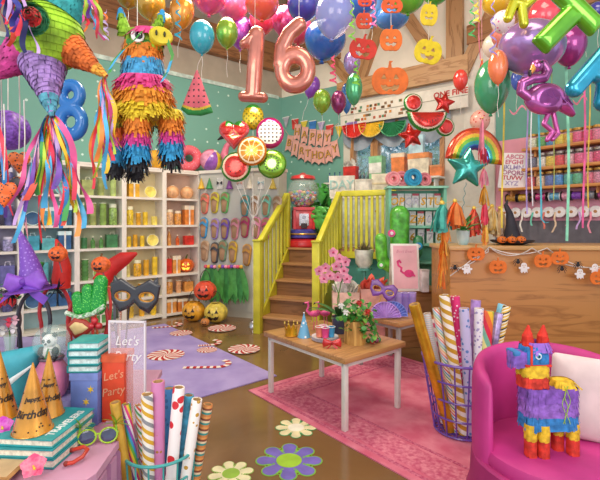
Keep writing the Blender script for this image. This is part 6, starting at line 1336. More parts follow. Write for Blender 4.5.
# watermelon slice hanging from turquoise balloon
kk = 3.7/F
def ws(x, y):
    a, c = x/kk, y/kk
    e = c+abs(a)*.0+ -(-19)
    if c < -19+0.02*a*a: return 2
    if c < -16.5+0.02*a*a: return 1
    return 3 if (math.hypot(((a+50) % 5)-2.5, ((c+50) % 6)-3) < .95) else 0
foil('watermelon_slice', 'pink watermelon slice decoration with green rind hanging from the turquoise balloon', 197, 92, 3.7, s_poly([(0, 21), (-15, -17), (-9, -22), (4, -23), (15, -20)], 1), (-18, 18, -26, 24), 64, 5, 3, [mt('#ee7484', .6, var=.08), mt('#e8cc3a', .6), mt('#2f9a4a', .6), BK], mfn=ws, cat='decoration')
cord('hanging_string', 'string between the turquoise balloon and the watermelon slice', [P(202, 56, 3.7), P(198, 64, 3.7), P(197, 71, 3.7)], .002, mt('#e8e2da', .5), 'string')
# ================= hanging pumpkin cut-outs
HP = [(365, 1, 7, '#cf3f16', 'top red-orange pumpkin cut-out of the first hanging string', 1.0), (364, 21, 8, '#cf4216', 'tall narrow red-orange cut-out in the middle of the first string', 1.25), (363, 49, 13.5, '#c82814', 'big red pumpkin cut-out at the bottom of the first string', .95),
      (392, 6, 10.5, '#d65210', 'orange pumpkin cut-out at the top of the second string', .85), (391, 40, 11, '#dc6a10', 'tall orange cut-out in the middle of the second string', 1.25), (390, 81, 18, '#da6812', 'largest orange pumpkin cut-out at the bottom of the second string', .95),
      (429, 15, 8.5, '#d8bc08', 'tall yellow cut-out at the top of the third string', 1.6), (428, 52, 13.5, '#dcc400', 'bright yellow pumpkin cut-out at the bottom of the third string', 1.1)]
for i, (px, py, R, c, lab, sy) in enumerate(HP):
    g_pumpkin(px, py, lab, R*1.04, c, Y=4.05, grp='hanging pumpkin cut-outs', sy=sy*.95, ry=[0, 0, .15, 0, .03, 0, .1, .25][i], th=.012)
for px, lab in ((364, 'first'), (391, 'second'), (428.5, 'third')): cord('hanging_string', 'string threading the %s column of pumpkin cut-outs' % lab, [P(px, -60, 4.07), P(px, 48 if px < 400 else 50, 4.07)], .002, mt('#e8e0d4', .5), 'string')
# curling ribbon streamers
def curl(px, y0, y1, Y, c, lab, amp=4, turns=4, w=2.2):
    pts = []; n = 40; k = Y/F
    for j in range(n+1): u = j/n; a = u*turns*2*PI; pts.append(P(px, y0+(y1-y0)*u, Y)+Vec((amp*k*math.cos(a)*(.4+.6*u), amp*k*math.sin(a)*(.4+.6*u), 0)))
    b = B(); b.strip(pts, w*k, (0, .2, 1)); o = b.obj('curling_ribbon', mt(c, .4)); tag(o, lab, 'ribbon')
for a in [(178, -5, 40, 3.3, '#2fa8c4', 'turquoise curling ribbon in front of the orange balloon'), (105, 10, 40, 2.6, '#b8a4d0', 'lilac curling ribbon between the two hanging pinatas'), (352, -5, 42, 3.4, '#7fc83a', 'lime curling ribbon in front of the periwinkle balloon'), (356, 60, 86, 3.8, '#7fc83a', 'short lime curling ribbon on the green teardrop balloon'), (333, 55, 84, 4.2, '#e8507a', 'pink curling ribbon below the royal blue balloon'), (373, -5, 28, 3.9, '#e060a8', 'magenta curling ribbon between two pumpkin strings'), (472, -5, 40, 4.2, '#3fa858', 'green curling ribbon beside the timber post'), (476, -5, 24, 4.4, '#e8d23a', 'yellow curling ribbon beside the timber post'), (493, 0, 58, 3.2, '#8a7ac0', 'violet curling ribbon along the cream balloon')]: curl(*a)
for px, py, w_, c, lab in [(518, 110, 14, '#f08aa0', 'looped pink ribbon beside the flamingo'), (580, 100, 12, '#e8708a', 'looped coral ribbon under the blue letter')]:
    b = B(); b.strip([P(px-w_*.6+w_*1.2*j/14, py+4*math.sin(j*.45), 4.1) for j in range(15)], .022, (0, .1, 1)); tag(b.obj('looped_ribbon', mt(c, .4)), lab, 'ribbon')
# ================= hanging star pinata
YS = 1.72; k = YS/F
def lp(px, py, y=0): return P(px, py, YS+y)-P(48, 37, YS)
t = T('star_pinata', 'big lime, pink, lavender and orange star pinata with long streamers', 'pinata', P(48, 37, YS))
def shingles(b, rad, L, n0, rows, M, seed=0, mi=0, lift=.004):
    """small crepe scales over a cone: rad(z) radius at z in 0..L, scales point toward z=0"""
    r = random.Random(seed)
    for j in range(rows):
        z1 = L*(j+1)/rows; z0 = L*(j-.25)/rows; ra, rb_ = rad(z1), rad(max(z0, 0)); n = max(7, int(n0*ra/rad(L)))
        for i in range(n):
            a = 2*PI*(i+.5*(j % 2)+r.uniform(-.15, .15))/n; da = PI/n*.95; l = lift*r.uniform(.5, 2.2)
            b.add([((ra)*math.cos(a-da), ra*math.sin(a-da), z1), (ra*math.cos(a+da), ra*math.sin(a+da), z1), ((rb_+l)*math.cos(a+da), (rb_+l)*math.sin(a+da), z0), ((rb_+l)*math.cos(a-da), (rb_+l)*math.sin(a-da), z0)], [(0, 1, 2, 3)], mi, M)
def cone_arm(name, tip, base, r, c, c2=None, seed=0, frac=.28, tp='cone_tip'):
    d = base-tip; L = d.length; M = mdir(tip, d)
    b = B(); b.lathe([(.004, L*frac if c2 else 0), (r*frac, L*frac), (r, L)] if c2 else [(.003, 0), (r, L)], 20, 0, M); shingles(b, lambda z: .004+r*z/L, L, 26, 16, M, seed, lift=.0025); b.obj(name, mt(c, .75, var=.2, sc=30), t, smooth=False)
    if c2: b = B(); Lt = L*frac; b.lathe([(.002, 0), (r*frac*1.12, Lt)], 16, 0, M); shingles(b, lambda z: .006+r*z/L*1.1, Lt, 10, 4, M, seed+3, lift=.002); b.obj(tp, mt(c2, .75, var=.2, sc=30), t, smooth=False)
b = B(); R = .132; b.sph(R, (0, 0, 0), 24)
for ring in range(14):
    q = .2+ring*.2
    for i in range(32):
        a = 2*PI*(i+.5*(ring % 2))/32; da = PI/32*.95
        def sp(a, q, l=0): return ((R+l)*math.sin(q)*math.cos(a), (R+l)*math.sin(q)*math.sin(a), (R+l)*math.cos(q))
        b.add([sp(a-da, q), sp(a+da, q), sp(a+da, q+.24, .004), sp(a-da, q+.24, .004)], [(0, 1, 2, 3)], 0)
b.obj('body', mt('#9fd02c', .75, var=.22, sc=14), t, smooth=False)
cone_arm('lavender_cone', lp(52, 116, -.10), lp(43, 64, -.01), .084, '#a884c8', '#4f9ab0', 1, .33)
cone_arm('orange_cone', lp(106, 76, -.02), lp(66, 46, 0), .072, '#f0742c', '#f2a83a', 2, .25)
cone_arm('magenta_cone', lp(-22, 84, .0), lp(26, 52, 0), .075, '#cc3f92', '#2f9aa8', 3, .3)
cone_arm('teal_cone', lp(86, -26, .02), lp(62, 14, 0), .07, '#2a9a9c', '#2f7fb8', 4, .3)
cone_arm('green_cone', lp(28, 12, -.27), lp(36, 26, -.03), .088, '#2f9f70', '#d82c34', 5, .3)
b = B(); b.tube([(0, 0, .1), (0, 0, 1.2)], .003, 5); b.obj('string', mt('#e8e2da', .5), t)
SCOL = ['#e8324a', '#f2c62e', '#4fb0e0', '#c8a4dc', '#e0503a', '#3f9f4a', '#f08a3a', '#e85a9a', '#5a3f9a', '#2f7fc0', '#b8d43a', '#d8284a', '#e8b0c8', '#7a48b0']
def streamers(t, tip, n, dx, L, w, seed, y=.0, cols=SCOL):
    r = random.Random(seed)
    for i in range(n):
        tx = dx[0]+(dx[1]-dx[0])*(i+.5)/n+r.uniform(-.01, .01); ll = L*r.uniform(.55, 1); ph = r.uniform(0, 6); am = .010+.012*r.random(); pts = []; m = 22
        for j in range(m+1):
            u = j/m; pts.append(tip+Vec((tx*(u**.6)+am*math.sin(u*9+ph)*u**.5, y+r.uniform(-.0, .0)+.03*math.sin(ph+u*4)*u, -ll*u)))
        tw = r.uniform(-.8, .8); b = B(); b.strip(pts, w*r.uniform(.7, 1.25), lambda j, tw=tw, ph=ph: Vec((math.cos(tw+.9*math.sin(j*.35+ph)), math.sin(tw+.9*math.sin(j*.35+ph)), .12))); b.obj('streamer', mt(cols[(i*5+seed) % len(cols)], .5, var=.08), t)
streamers(t, lp(51, 114, -.09), 30, (-.14, .14), .5, .019, 2)
streamers(t, lp(105, 76, -.02), 14, (-.07, .05), .45, .015, 5, cols=['#f2c62e', '#4fb0e0', '#c8a4dc', '#e8324a', '#b8d43a', '#f08a3a', '#e85a9a'])
streamers(t, lp(-12, 78, 0), 8, (-.04, .1), .62, .014, 7, cols=['#c8a4dc', '#2f8fd8', '#e8324a', '#5a3f9a'])
# streamers curling down beside the teal arm and the red one at the frame corner
def loose(lab, px, py, Y, n, dx, L, w, seed, cols, name='streamer_bunch'):
    t = T(name, lab, 'streamers', P(px, py, Y)); streamers(t, Vec((0, 0, 0)), n, dx, L, w, seed, cols=cols); b = B(); b.sph(.012, (0, 0, 0), 8); b.obj('knot', mt('#e85a7a', .5), t)
loose('bunch of red, teal and purple streamers above the orange cone of the star pinata', 84, -12, 1.95, 12, (-.06, .12), .24, .014, 21, ['#e8324a', '#e85a9a', '#4fb0e0', '#7a48b0', '#b8d43a', '#f07a2c'])
loose('bunch of red, navy and purple streamers above the magenta cone of the star pinata', 8, -22, 1.5, 14, (-.13, .10), .27, .016, 23, ['#e8324a', '#3a3f98', '#7a48b0', '#e0503a', '#c8a4dc', '#2a2f68'])
# ================= hanging donkey pinata
YD = 2.95; k = YD/F
_tiers = tiers
def tiers(t, name, cx, cy, rx, ry, ztop, specs, sq=4, nstrip=44, seed=1, lean=(0, 0), flare=.1):
    z = ztop
    for q, (h, c) in enumerate(specs):
        b = B(); n = 24; e = 2/sq; b.prism([(cx+rx*.95*math.copysign(abs(math.cos(2*PI*i/n))**e, math.cos(2*PI*i/n)), cy+ry*.95*math.copysign(abs(math.sin(2*PI*i/n))**e, math.sin(2*PI*i/n))) for i in range(n)], z-h, z)
        rows = max(2, int(round(h/.035)))
        for j in range(rows): fringe(b, [(cx, cy, z-h*j/rows+.004, rx, ry, sq)], int(nstrip*2.1), h/rows, 0, .45, flare*1.5, seed+q*7+j, over=1.9)
        b.obj(name, mt(c, .7, var=.15, sc=25), t, smooth=False); z -= h
t = T('hanging_donkey_pinata', 'tall hanging donkey pinata of orange, yellow, pink and blue fringe with yellow snout', 'pinata', P(143, 95, YD), .15, sc=.93)
def lq(px, py): return (px-142)*k, (100-py)*k
tiers(t, 'rear_body_band', -.10, .30, .15, .22, .12, [(.08, '#f0942c'), (.08, '#a9a82c'), (.09, '#6a7a2c')], 3, 56, 61, flare=.12)
for (px, cy) in [(106, .18), (120, .42)]:
    x, _ = lq(px, 0); tiers(t, 'hind_leg', x, cy, .065, .065, -.10, [(.09, '#7f8a2c'), (.09, '#e86a2a'), (.07, '#d8409a'), (.13, '#2f9ad0')], 2.5, 26, 71, flare=.18)
    tiers(t, 'hoof', x, cy, .055, .055, -.48, [(.09, '#2a2a30')], 2.5, 20, 75, flare=.25)
tiers(t, 'neck_band', 0, 0, .125, .10, .37, [(.13, '#ef8a2c')], 3, 40, 81, flare=.1)
tiers(t, 'collar_band', .005, 0, .135, .11, .245, [(.12, '#4aa8dc')], 3, 40, 82, flare=.08)
tiers(t, 'chest_band', .01, 0, .16, .13, .115, [(.09, '#ee4a94')], 3, 46, 83, flare=.16)
tiers(t, 'chest_band', .015, 0, .175, .14, .03, [(.10, '#f39a2c'), (.09, '#f2d02e')], 3, 50, 85, flare=.14)
for (px, cy, dz) in [(139, -.08, 0), (171, .02, .04)]:
    x, _ = lq(px, 0); tiers(t, 'foreleg', x, cy, .075, .075, -.15+dz, [(.05, '#f2d02e'), (.10, '#f28a2c'), (.07, '#e0409a'), (.11, '#2fa0d8')], 2.5, 28, 91, flare=.2)
    tiers(t, 'hoof', x, cy, .055, .055, -.46+dz, [(.08, '#26262c')], 2.5, 20, 95, flare=.3)
_n0 = set(COL.objects)
b = B(); b.box(-.13, .11, -.09, .10, .35, .50, bev=.03); fringe(b, [(-.01, 0, z, .125, .10, 3) for z in (.50, .46, .42)], 40, .045, 0, .3, .08, 13); b.obj('head', mt('#8fb82c', .7, var=.25, sc=14), t, smooth=False)
b = B(); fringe(b, [(.02, -.02, .51, .10, .09, 2.5), (.03, -.02, .495, .12, .10, 2.5)], 40, .04, 0, .3, .35, 14); b.obj('forelock', mt('#ee4a94', .7, var=.15), t, smooth=False)
b = B(); b.box(-.12, .06, -.105, -.02, .37, .42, bev=.02); b.obj('cheek', mt('#3f8f3a', .7, var=.2), t)
b = B(); b.tube([(.06, -.04, .43), (.10, -.10, .425), (.125, -.16, .42)], .06, 16, rs=[.05, .052, .06]); b.obj('snout', mt('#ecd21e', .5, var=.1), t)
b = B(); b.lathe([(.0, 0), (.06, 0), (.066, .012), (.058, .03), (0, .035)], 22, 0, Matrix.Translation((.13, -.155, .42)) @ rot(0, 0, .33) @ FACE, cap=False, sx=1.25); b.obj('snout_tip', mt('#f2dc2a', .5), t)
for x in (-.026, .026): b = B(); b.sph(.014, (0, 0, 0), 8, 0, mdir((.135+x, -.196+x*.35, .425), (.35, -1, 0)), sx=.6, sy=1.5, sz=.5); b.obj('nostril', mt('#3a3a14', .5), t)
b = B(); M_e = mdir((-.035, -.115, .43), (.15, -1, 0)); b.cyl(.045, -.02, .012, 20, 0, M_e); b.cyl(.026, .010, .016, 16, 1, M_e @ TR(.008, 0, 0)); b.cyl(.009, .015, .019, 10, 0, M_e @ TR(.014, .01, 0)); b.obj('eye', [mt('#f6f6f4', .3, var=0), mt('#1a1a1e', .2, var=0)], t)
for _o in set(COL.objects)-_n0: _o.location = (.022, 0, -.045)
for (x, lean, y) in [(-.14, -.03, .02), (.06, .05, .0)]:
    b = B(); f = s_poly([(-.05, 0), (.05, 0), (.02+lean, .16), (lean*1.3, .19)], .004); puff(b, f, (-.12, .14, -.02, .2), 30, .04, .025, TR(x+.015, y, .435) @ FACE); fringe(b, [(x+.015+lean*u, y, .45+.14*u, .05*(1-.6*u), .03, 2.5) for u in (.25, .5, .75, 1)], 14, .035, 0, .3, .3, 6); b.obj('ear', mt('#8fc02c', .7, var=.2, sc=20), t, smooth=False)
    b = B(); fringe(b, [(x+.015+lean*1.25, y, .63, .018, .015, 2.5), (x+.015+lean*1.1, y, .605, .026, .018, 2.5)], 12, .04, 0, .3, .3, 7); b.sph(.014, (x+.015+lean*1.25, y, .63), 8); b.obj('ear_tip', mt('#2f9ad0', .7), t, smooth=False)
for (pts, c) in [([(.03, -.17, .40), (-.02, -.18, .33), (-.10, -.17, .26), (-.17, -.16, .18), (-.19, -.16, .10)], '#3f9f3a'), ([(.16, -.17, .42), (.2, -.17, .34), (.235, -.17, .24), (.21, -.17, .14), (.17, -.17, .08)], '#4a9a3f'), ([(-.09, -.175, .26), (-.14, -.17, .2), (-.19, -.165, .12)], '#3fa8d8'), ([(.225, -.175, .2), (.2, -.17, .12), (.16, -.17, .05)], '#3fa8d8')]:
    b = B(); b.strip(pts, .028, (.8, 0, .5)); b.obj('bridle_ribbon', mt(c, .5), t)
b = B(); b.tube([(-.04, 0, .5), (-.04, 0, 1.4)], .003, 5); b.obj('string', mt('#e8e2da', .5), t)
# glitter hearts and mesh pumpkin at the frame edge
YH = 1.85; kh = YH/F
def heart_f(R): return s_or(s_circ(-R*.42, R*.3, R*.55), s_circ(R*.42, R*.3, R*.55), s_poly([(-R*.92, R*.08), (R*.92, R*.08), (0, -R)]))
for i, (px, py, R, a, c, lab) in enumerate([(19, 162, 12, '#e8702a', '#2a2226', 'orange and black glitter heart hanging beside the streamers'), (1, 168, 10, '#26222a', '#d8782a', 'black glitter heart with orange flecks, highest of the hanging hearts'), (24, 190, 16, '#2a282e', '#d86a2a', 'large black glitter heart with orange flecks, lowest of the hearts'), (4, 194, 14, '#ee6a26', '#3a2a26', 'bright orange glitter heart at the very edge of the picture wall')]):
    lab = lab.replace('at the very edge of the picture wall', 'overlapping the large black one')
    foil('glitter_heart', lab, px, py, YH-.06*i, heart_f(R), (-R*1.1, R*1.1, -R*1.1, R*1.1), 36, R*.6, R*.2, dots(a, c, 90, .33, .4), group='glitter hearts on strings', cat='decoration', string=(R, 90))
t = T('mesh_pumpkin', 'purple wire mesh pumpkin lantern behind the glitter hearts', 'lantern', P(8, 150, 2.7)); b = B(); ribbed(b, .13, .95, ribs=12); b.obj('body', mt('#7a4ab0', .5, var=.25, sc=50), t, ang=1.4); b = B(); b.tube([(0, 0, .24), (0, 0, 1.3)], .003, 5); b.obj('string', mt('#d8d0c8', .5), t)
# ================= books, boxes and props on the mauve stand
def obox(name, lab, cat, c, ax, w, d, h, mats, group=None, bev=.004):
    """box with near corner at c, width w along -ax, depth d away"""
    t = T(name, lab, cat, c, ax, group); return t
def book(lab, c, rz, w, d, h, col, page='#f0e6d0', group=None):
    t = T('book', lab, 'book', c, rz, group)
    b = B(); b.box(-w, 0, 0, d, 0, .005, bev=.001); b.box(-w, 0, 0, d, h-.005, h, bev=.001); b.box(-w, -w+.005, 0, d, 0, h); b.obj('cover', mt(col, .45, var=.08), t, smooth=False)
    b = B(); b.box(-w+.005, -.006, .006, d-.006, .005, h-.005); b.obj('pages', mt(page, .7, var=.1, sc=80), t, smooth=False); return t
zc = STZ+.001; TEALB = '#2ba3a6'
book('lowest teal book of the big stack under the party hats', Vec((-.895, 1.56, zc)), -.08, .5, .28, .035, '#238a90', group=None)
book('middle teal book of the big stack under the party hats', Vec((-.90, 1.565, zc+.036)), -.06, .5, .28, .032, '#2a9aa0')
t = book('top teal book of the big stack, lettered TRAVELERS', Vec((-.908, 1.575, zc+.069)), -.09, .5, .275, .03, TEALB)
b = B(); text_mesh('TRAVELERS', .042, TR(-.035, .137, .031) @ rot(0, 0, PI/2), .0005, 0, b, bold=.001); b.obj('lettering', mt('#e8f4f0', .5), t, smooth=False)
b = B(); b.cyl(.06, .0305, .031, 20, 0, TR(-.18, .13, 0)); b.obj('cover_print', mt('#e07a3a', .5), t, smooth=False)
BT = zc+.1
def wrap_text(t, s, size, zmid, r, h, col, shear=.25):
    b = B(); text_mesh(s, size, None, .0006, 0, b, shear=shear, bold=.0008); v = []
    for x, y, z in b.v:
        zz = zmid+y; rr_ = r*(1-zz/h)+.0015+z; a = x/max(.02, r*(1-zmid/h)); v.append((rr_*math.sin(a), -rr_*math.cos(a), zz))
    b.v = v; b.obj('lettering', mt(col, .4, var=0), t, smooth=False)
def gold_hat(lab, loc, r, h, tz, seed):
    t = party_hat(lab, loc, r, h, mt('#dc9a34', .25, metal=.4, var=.12, sc=10, coat=.5), 'gold birthday party hats', tilt=(0, 0)); t.rotation_euler.z = tz
    wrap_text(t, 'Birthday', r*.54, h*.3, r, h, '#2e2118'); wrap_text(t, 'happy', r*.3, h*.5, r, h, '#2e2118')
    rn = random.Random(seed)
    for k in range(12): a = rn.uniform(-1.3, 1.3); z = h*rn.choice([.08, .12, .16, .46, .58]); q = r*(1-z/h)+.0015; b = B(); b.sph(.003, (q*math.sin(a), -q*math.cos(a), z), 6); b.obj('dot', mt('#2e2118', .4, var=0), t)
gold_hat('gold Birthday party hat standing in front of the other two', Vec((-1.025, 1.65, BT)), .07, .26, .5, 1)
gold_hat('gold Birthday party hat behind, between the shark pouch and front hat', Vec((-1.235, 1.765, BT)), .07, .28, .6, 2)
gold_hat('gold Birthday party hat behind, beside the snow globe', Vec((-1.045, 1.79, BT-.0)), .058, .26, .5, 3)
# boxes behind
def pbox(name, lab, x0, x1, y0, y1, z0, z1, col, lid=None, cat='box'):
    t = T(name, lab, cat, ((x0+x1)/2, (y0+y1)/2, z0)); w, d, h = (x1-x0)/2, (y1-y0)/2, z1-z0
    b = B(); b.box(-w, w, -d, d, 0, h, bev=.003); b.obj('body', mt(col, .5, var=.08), t)
    if lid: b = B(); b.box(-w-.003, w+.003, -d-.003, d+.003, h-.03, h+.002); b.obj('lid', mt(lid, .5), t, smooth=False)
    return t, w, d, h
t, w, d, h = pbox('gift_box', 'periwinkle blue gift box with yellow starburst beside the orange box', -1.015, -.895, 1.90, 2.04, STZ, .93, '#6f86cc', '#7f94d8'); b = B()
for i in range(3): puff(b, s_poly(star_pts(6, .018, .006)), (-.02, .02, -.02, .02), 18, .004, .001, TR(.03-.02*(i % 2), -d-.001, .05+.055*i) @ FACE, flat=.0008)
for i in range(1): b.obj('star_print', mt('#f0c83a', .4), t, smooth=False)
t, w, d, h = pbox('gift_box', 'bright orange-red gift box lettered in script beside the blue box', -.89, -.79, 1.93, 2.04, STZ, 1.0, '#e04a26', '#e8643a'); b = B(); text_mesh("Let's", .05, TR(0, -d-.002, .21) @ rot(0, -.2, 0) @ FACE, .0005, 0, b, shear=.3); b.obj('lettering', mt('#f0a880', .5), t, smooth=False); b = B(); text_mesh('Party', .05, TR(0, -d-.002, .14) @ rot(0, -.2, 0) @ FACE, .0005, 0, b, shear=.3); b.obj('lettering', mt('#f0a880', .5), t, smooth=False)
t, w, d, h = pbox('gift_box', 'flat lavender box supporting the panda snow globe', -1.24, -1.02, 1.92, 2.04, STZ, .80, '#8f8fc8', '#a4a0d8')
for i in range(4):
    book('%s teal notebook in the short stack on the blue box' % ['lowest', 'second', 'third', 'topmost'][i], Vec((-.893+.004*(i % 2), 1.90, .934+.034*i)), .04, .135, .14, .032, ['#1f9296', '#28a0a2', '#1f8c94', '#3ab4b0'][i], '#d8ecea', 'teal notebooks beside the snow globe')
# snow globe
t = T('snow_globe', 'panda snow globe on a pink base among the gift boxes', 'snow globe', Vec((-1.135, 1.965, .803)))
b = B(); b.lathe([(.05, 0), (.068, .03), (.076, .08), (.066, .13), (.046, .165), (.05, .18), (0, .18)], 24); b.obj('base', mt('#ee86ac', .4, var=.15), t)
b = B(); b.ring(.048, .006, .178, 26); b.obj('base_band', mt('#6a5a68', .4), t)
b = B(); b.sph(.078, (0, 0, .25), 28); b.obj('globe', glass('#cfeeea', .25), t)
_n0 = set(COL.objects)
b = B(); b.sph(.03, (0, -.01, .15), 14); b.sph(.024, (0, -.02, .19), 14); b.obj('panda_body', mt('#f4f2ee', .7, var=0), t)
for s in (-1, 1):
    b = B(); b.sph(.009, (s*.019, -.02, .211), 8); b.obj('panda_ear', BK, t); b = B(); b.sph(.007, (s*.009, -.041, .193), 8, sy=.5); b.obj('panda_eye_patch', BK, t)
    b = B(); b.sph(.012, (s*.024, -.028, .155), 10, sz=1.4); b.obj('panda_arm', BK, t); b = B(); b.sph(.013, (s*.02, -.03, .132), 10); b.obj('panda_foot', BK, t)
b = B(); b.sph(.004, (0, -.045, .184), 8); b.obj('panda_nose', BK, t)
b = B(); b.tube([(.0, -.045, .135), (.012, -.048, .17)], .003, 6); leaf(b, (.012, -.048, .165), (1, -.3, .5), .02, .008); b.obj('bamboo', mt('#4faa4a', .5), t)
for _o in set(COL.objects)-_n0: (setattr(_o, 'scale', (1.3,)*3), setattr(_o, 'location', (0, .01, .012)))
# shark pouch
t = T('shark_pouch', 'teal blue shark shaped pouch with round eye behind the gold hats', 'pouch', Vec((-1.40, 1.95, STZ)), .1); b = B()
sh = s_or(s_poly([(-.26, .02), (.16, .02), (.17, .18), (.22, .33), (.05, .30), (-.05, .27), (-.12, .38), (-.17, .25), (-.28, .2)], .01)); puff(b, sh, (-.32, .26, -.01, .42), 54, .06, .045, FACE); b.obj('body', mt('#3fa4b4', .5, var=.12, sc=8), t)
b = B(); b.sph(.018, (.06, -.045, .22), 12, 0, sy=.5); b.obj('eye', mt('#e8f4f4', .3, var=0), t); b = B(); b.sph(.009, (.062, -.055, .22), 8, sy=.4); b.obj('pupil', BK, t)
b = B(); puff(b, s_poly([(.2, .26), (.05, .13), (-.04, .12), (.06, .17)], .004), (-.08, .24, .08, .3), 36, .02, .006, TR(y=-.045) @ FACE); b.obj('mouth', mt('#e8f0f0', .5, var=0), t)
# acrylic sign
t = T('acrylic_sign', 'clear acrylic sign with faint white script on the mauve stand', 'sign', Vec((-.785, 1.955, STZ)), -.08)
b = B(); b.box(-.085, .085, -.004, .004, 0, .45, bev=.002); b.obj('panel', mt('#f4e6f0', .08, var=0, coat=1, alpha=.25), t)
b = B()
for (x0, x1, z0, z1) in ((-.087, -.08, 0, .45), (.08, .087, 0, .45), (-.087, .087, .443, .452)): b.box(x0, x1, -.006, .006, z0, z1)
b.obj('edge', mt('#f6f2f8', .2, var=0, coat=.6, alpha=.8), t, smooth=False)
b = B(); text_mesh("Let's", .06, TR(0, -.008, .36) @ FACE, .0006, 0, b, shear=.3); b.obj('lettering', mt('#ffffff', .4, var=0, alpha=.6), t, smooth=False); b = B(); text_mesh('Party', .06, TR(0, -.008, .29) @ FACE, .0006, 0, b, shear=.3); b.obj('lettering', mt('#ffffff', .4, var=0, alpha=.6), t, smooth=False)
b = B(); b.box(-.08, .08, -.04, .04, 0, .008); b.obj('foot', mt('#f0e0ec', .1, var=0, alpha=.6), t, smooth=False)
# sunglasses
t = T('sunglasses', 'lime green novelty sunglasses with palm trees on the frame', 'sunglasses', Vec((-.815, 1.73, STZ+.002)), .25, rx=-.25, sc=.95); LIME = mt('#a8cf2c', .3, coat=.5, var=.08)
for s in (-1, 1):
    b = B(); fo_ = s_circ(s*.042, .035, .033, .85); puff(b, s_sub(lambda x, y: fo_(x, y)-.006, lambda x, y: fo_(x, y)+.002), (-.09, .09, -.01, .08), 56, .004, .003, FACE, flat=.002); b.obj('rim', LIME, t)
    b = B(); puff(b, fo_, (-.09, .09, -.01, .08), 30, .03, .003, FACE); b.obj('lens', mt('#23253a', .12, c2='#454c70', sc=12, coat=1), t)
    b = B(); b.tube([(s*.08, .0, .045), (s*.085, .06, .04), (s*.08, .13, .015)], .0035, 6); b.obj('temple', LIME, t)
    b = B()
    for k in range(6): a = .2+k*.5; leaf(b, (s*.07, -.004, .075), (math.cos(a), -.1, math.sin(a)*.8+.1), .058, .018, bend=.5)
    b.tube([(s*.075, 0, .045), (s*.07, 0, .075)], .004, 6); b.obj('palm_tree', mt('#7fb82c', .4), t)
b = B(); b.tube([(-.012, 0, .04), (0, -.002, .046), (.012, 0, .04)], .004, 6); b.obj('bridge', LIME, t)
# red handle
t = T('red_jump_rope', 'curved red handle poking out from under the teal books', 'handle', Vec((-.86, 1.58, STZ+.012)), .3, sc=.75); b = B(); b.tube([(0, 0, 0), (.03, .0, .0), (.07, .02, .012), (.085, .07, .02), (.06, .12, .014), (.0, .13, 0)], .010, 10); b.obj('grip', mt('#cc3a24', .35, coat=.4), t); b = B(); b.sph(.013, (0, 0, 0), 10); b.sph(.013, (0, .13, 0), 10); b.obj('end_cap', mt('#8a2418', .4), t)
# brown envelopes and hibiscus
for i in range(5):
    t = T('kraft_envelope', '%s brown kraft card of the fan at the stand edge' % ORD[i], 'card', Vec((-1.09+.022*i, 1.40+.012*i, STZ+.004+.006*i)), .5-.11*i, 'kraft cards fanned on the stand'); b = B(); b.box(-.1, .02, -.0, .15, 0, .004, bev=.001); b.obj('card', mt('#b0804a', .7, var=.12, sc=30), t); b = B(); b.box(-.085, .005, .015, .135, .004, .005); b.obj('inner_panel', mt('#d8b88a', .7, var=.1), t, smooth=False)
def hibiscus(lab, loc, s, c, c2):
    t = T('hibiscus', lab, 'flower', loc, rx=.75, rz=.5)
    for k in range(5):
        b = B(); a = k*2*PI/5+.3; leaf(b, (0, 0, .01), (math.cos(a), math.sin(a), .3), .042*s, .046*s, bend=.25); b.obj('petal', mt(c, .6, c2=c2, sc=40), t, smooth=True)
    b = B(); b.tube([(0, 0, .01), (.005, -.02, .035*s)], .003, 6); b.sph(.005, (.005, -.02, .036*s), 6); b.obj('stamen', mt('#f2d03a', .5), t)
hibiscus('pink hibiscus flower lying on the kraft cards', Vec((-.93, 1.50, STZ+.045)), 1.0, '#ee4a7c', '#f490a8'); hibiscus('violet orchid flower beside the gold hats', Vec((-1.15, 1.66, BT+.005)), .95, '#c83ac0', '#e080d8')
# ================= novelty headbands on the riser
def headband(lab, px, Y, w, h, c, rz=0, r=.010, z0=None, name='headband', tilt=0):
    z0 = RS if z0 is None else z0; t = T(name, lab, 'headband', (PX(px, Y), Y, z0+.001), rz, rx=tilt)
    b = B(); pts = [(w/2*math.cos(a)*(1-.12*max(0, -math.sin(a))), 0, h*.55+h*.45*math.sin(a)) for a in [PI*(1.12-1.24*i/20)-0 for i in range(21)]]
    pts = [(-w*.40, 0, .0)]+pts+[(w*.40, 0, .0)]
    b.strip(pts, .02, (0, 1, 0)); b.tube(pts, r, 8); b.obj('band', mt(c, .45, coat=.3), t); return t
def feathers(b, c, n, L, seed):
    r = random.Random(seed)
    for k in range(n): a = r.uniform(0, 2*PI); leaf(b, (c[0]+r.uniform(-.02, .02), c[1], c[2]), (math.cos(a), -.3, math.sin(a)*.6), L*r.uniform(.5, 1), .008, bend=r.uniform(-.4, .4))
t = headband('black headband topped with a purple witch hat and bow', 34, 2.18, .165, .32, '#2e2c38')
b = B(); M_h = TR(0, -.01, .355) @ rot(0, -.12, 0); b.lathe([(.0, -.005), (.075, -.005), (.13, -.02), (.13, -.016), (.07, .0)], 26, 0, M_h, cap=False); b.obj('hat_brim', mt('#7a3fae', .6, var=.2, sc=20), t)
b = B(); b.tube([(0, 0, 0), (.0, 0, .1), (-.015, 0, .2), (-.04, 0, .31)], .05, 16, 0, M_h, rs=[.072, .048, .028, .003]); b.obj('hat_cone', dots('#7a48b8', '#a07ad8', 70, .3, .5), t)
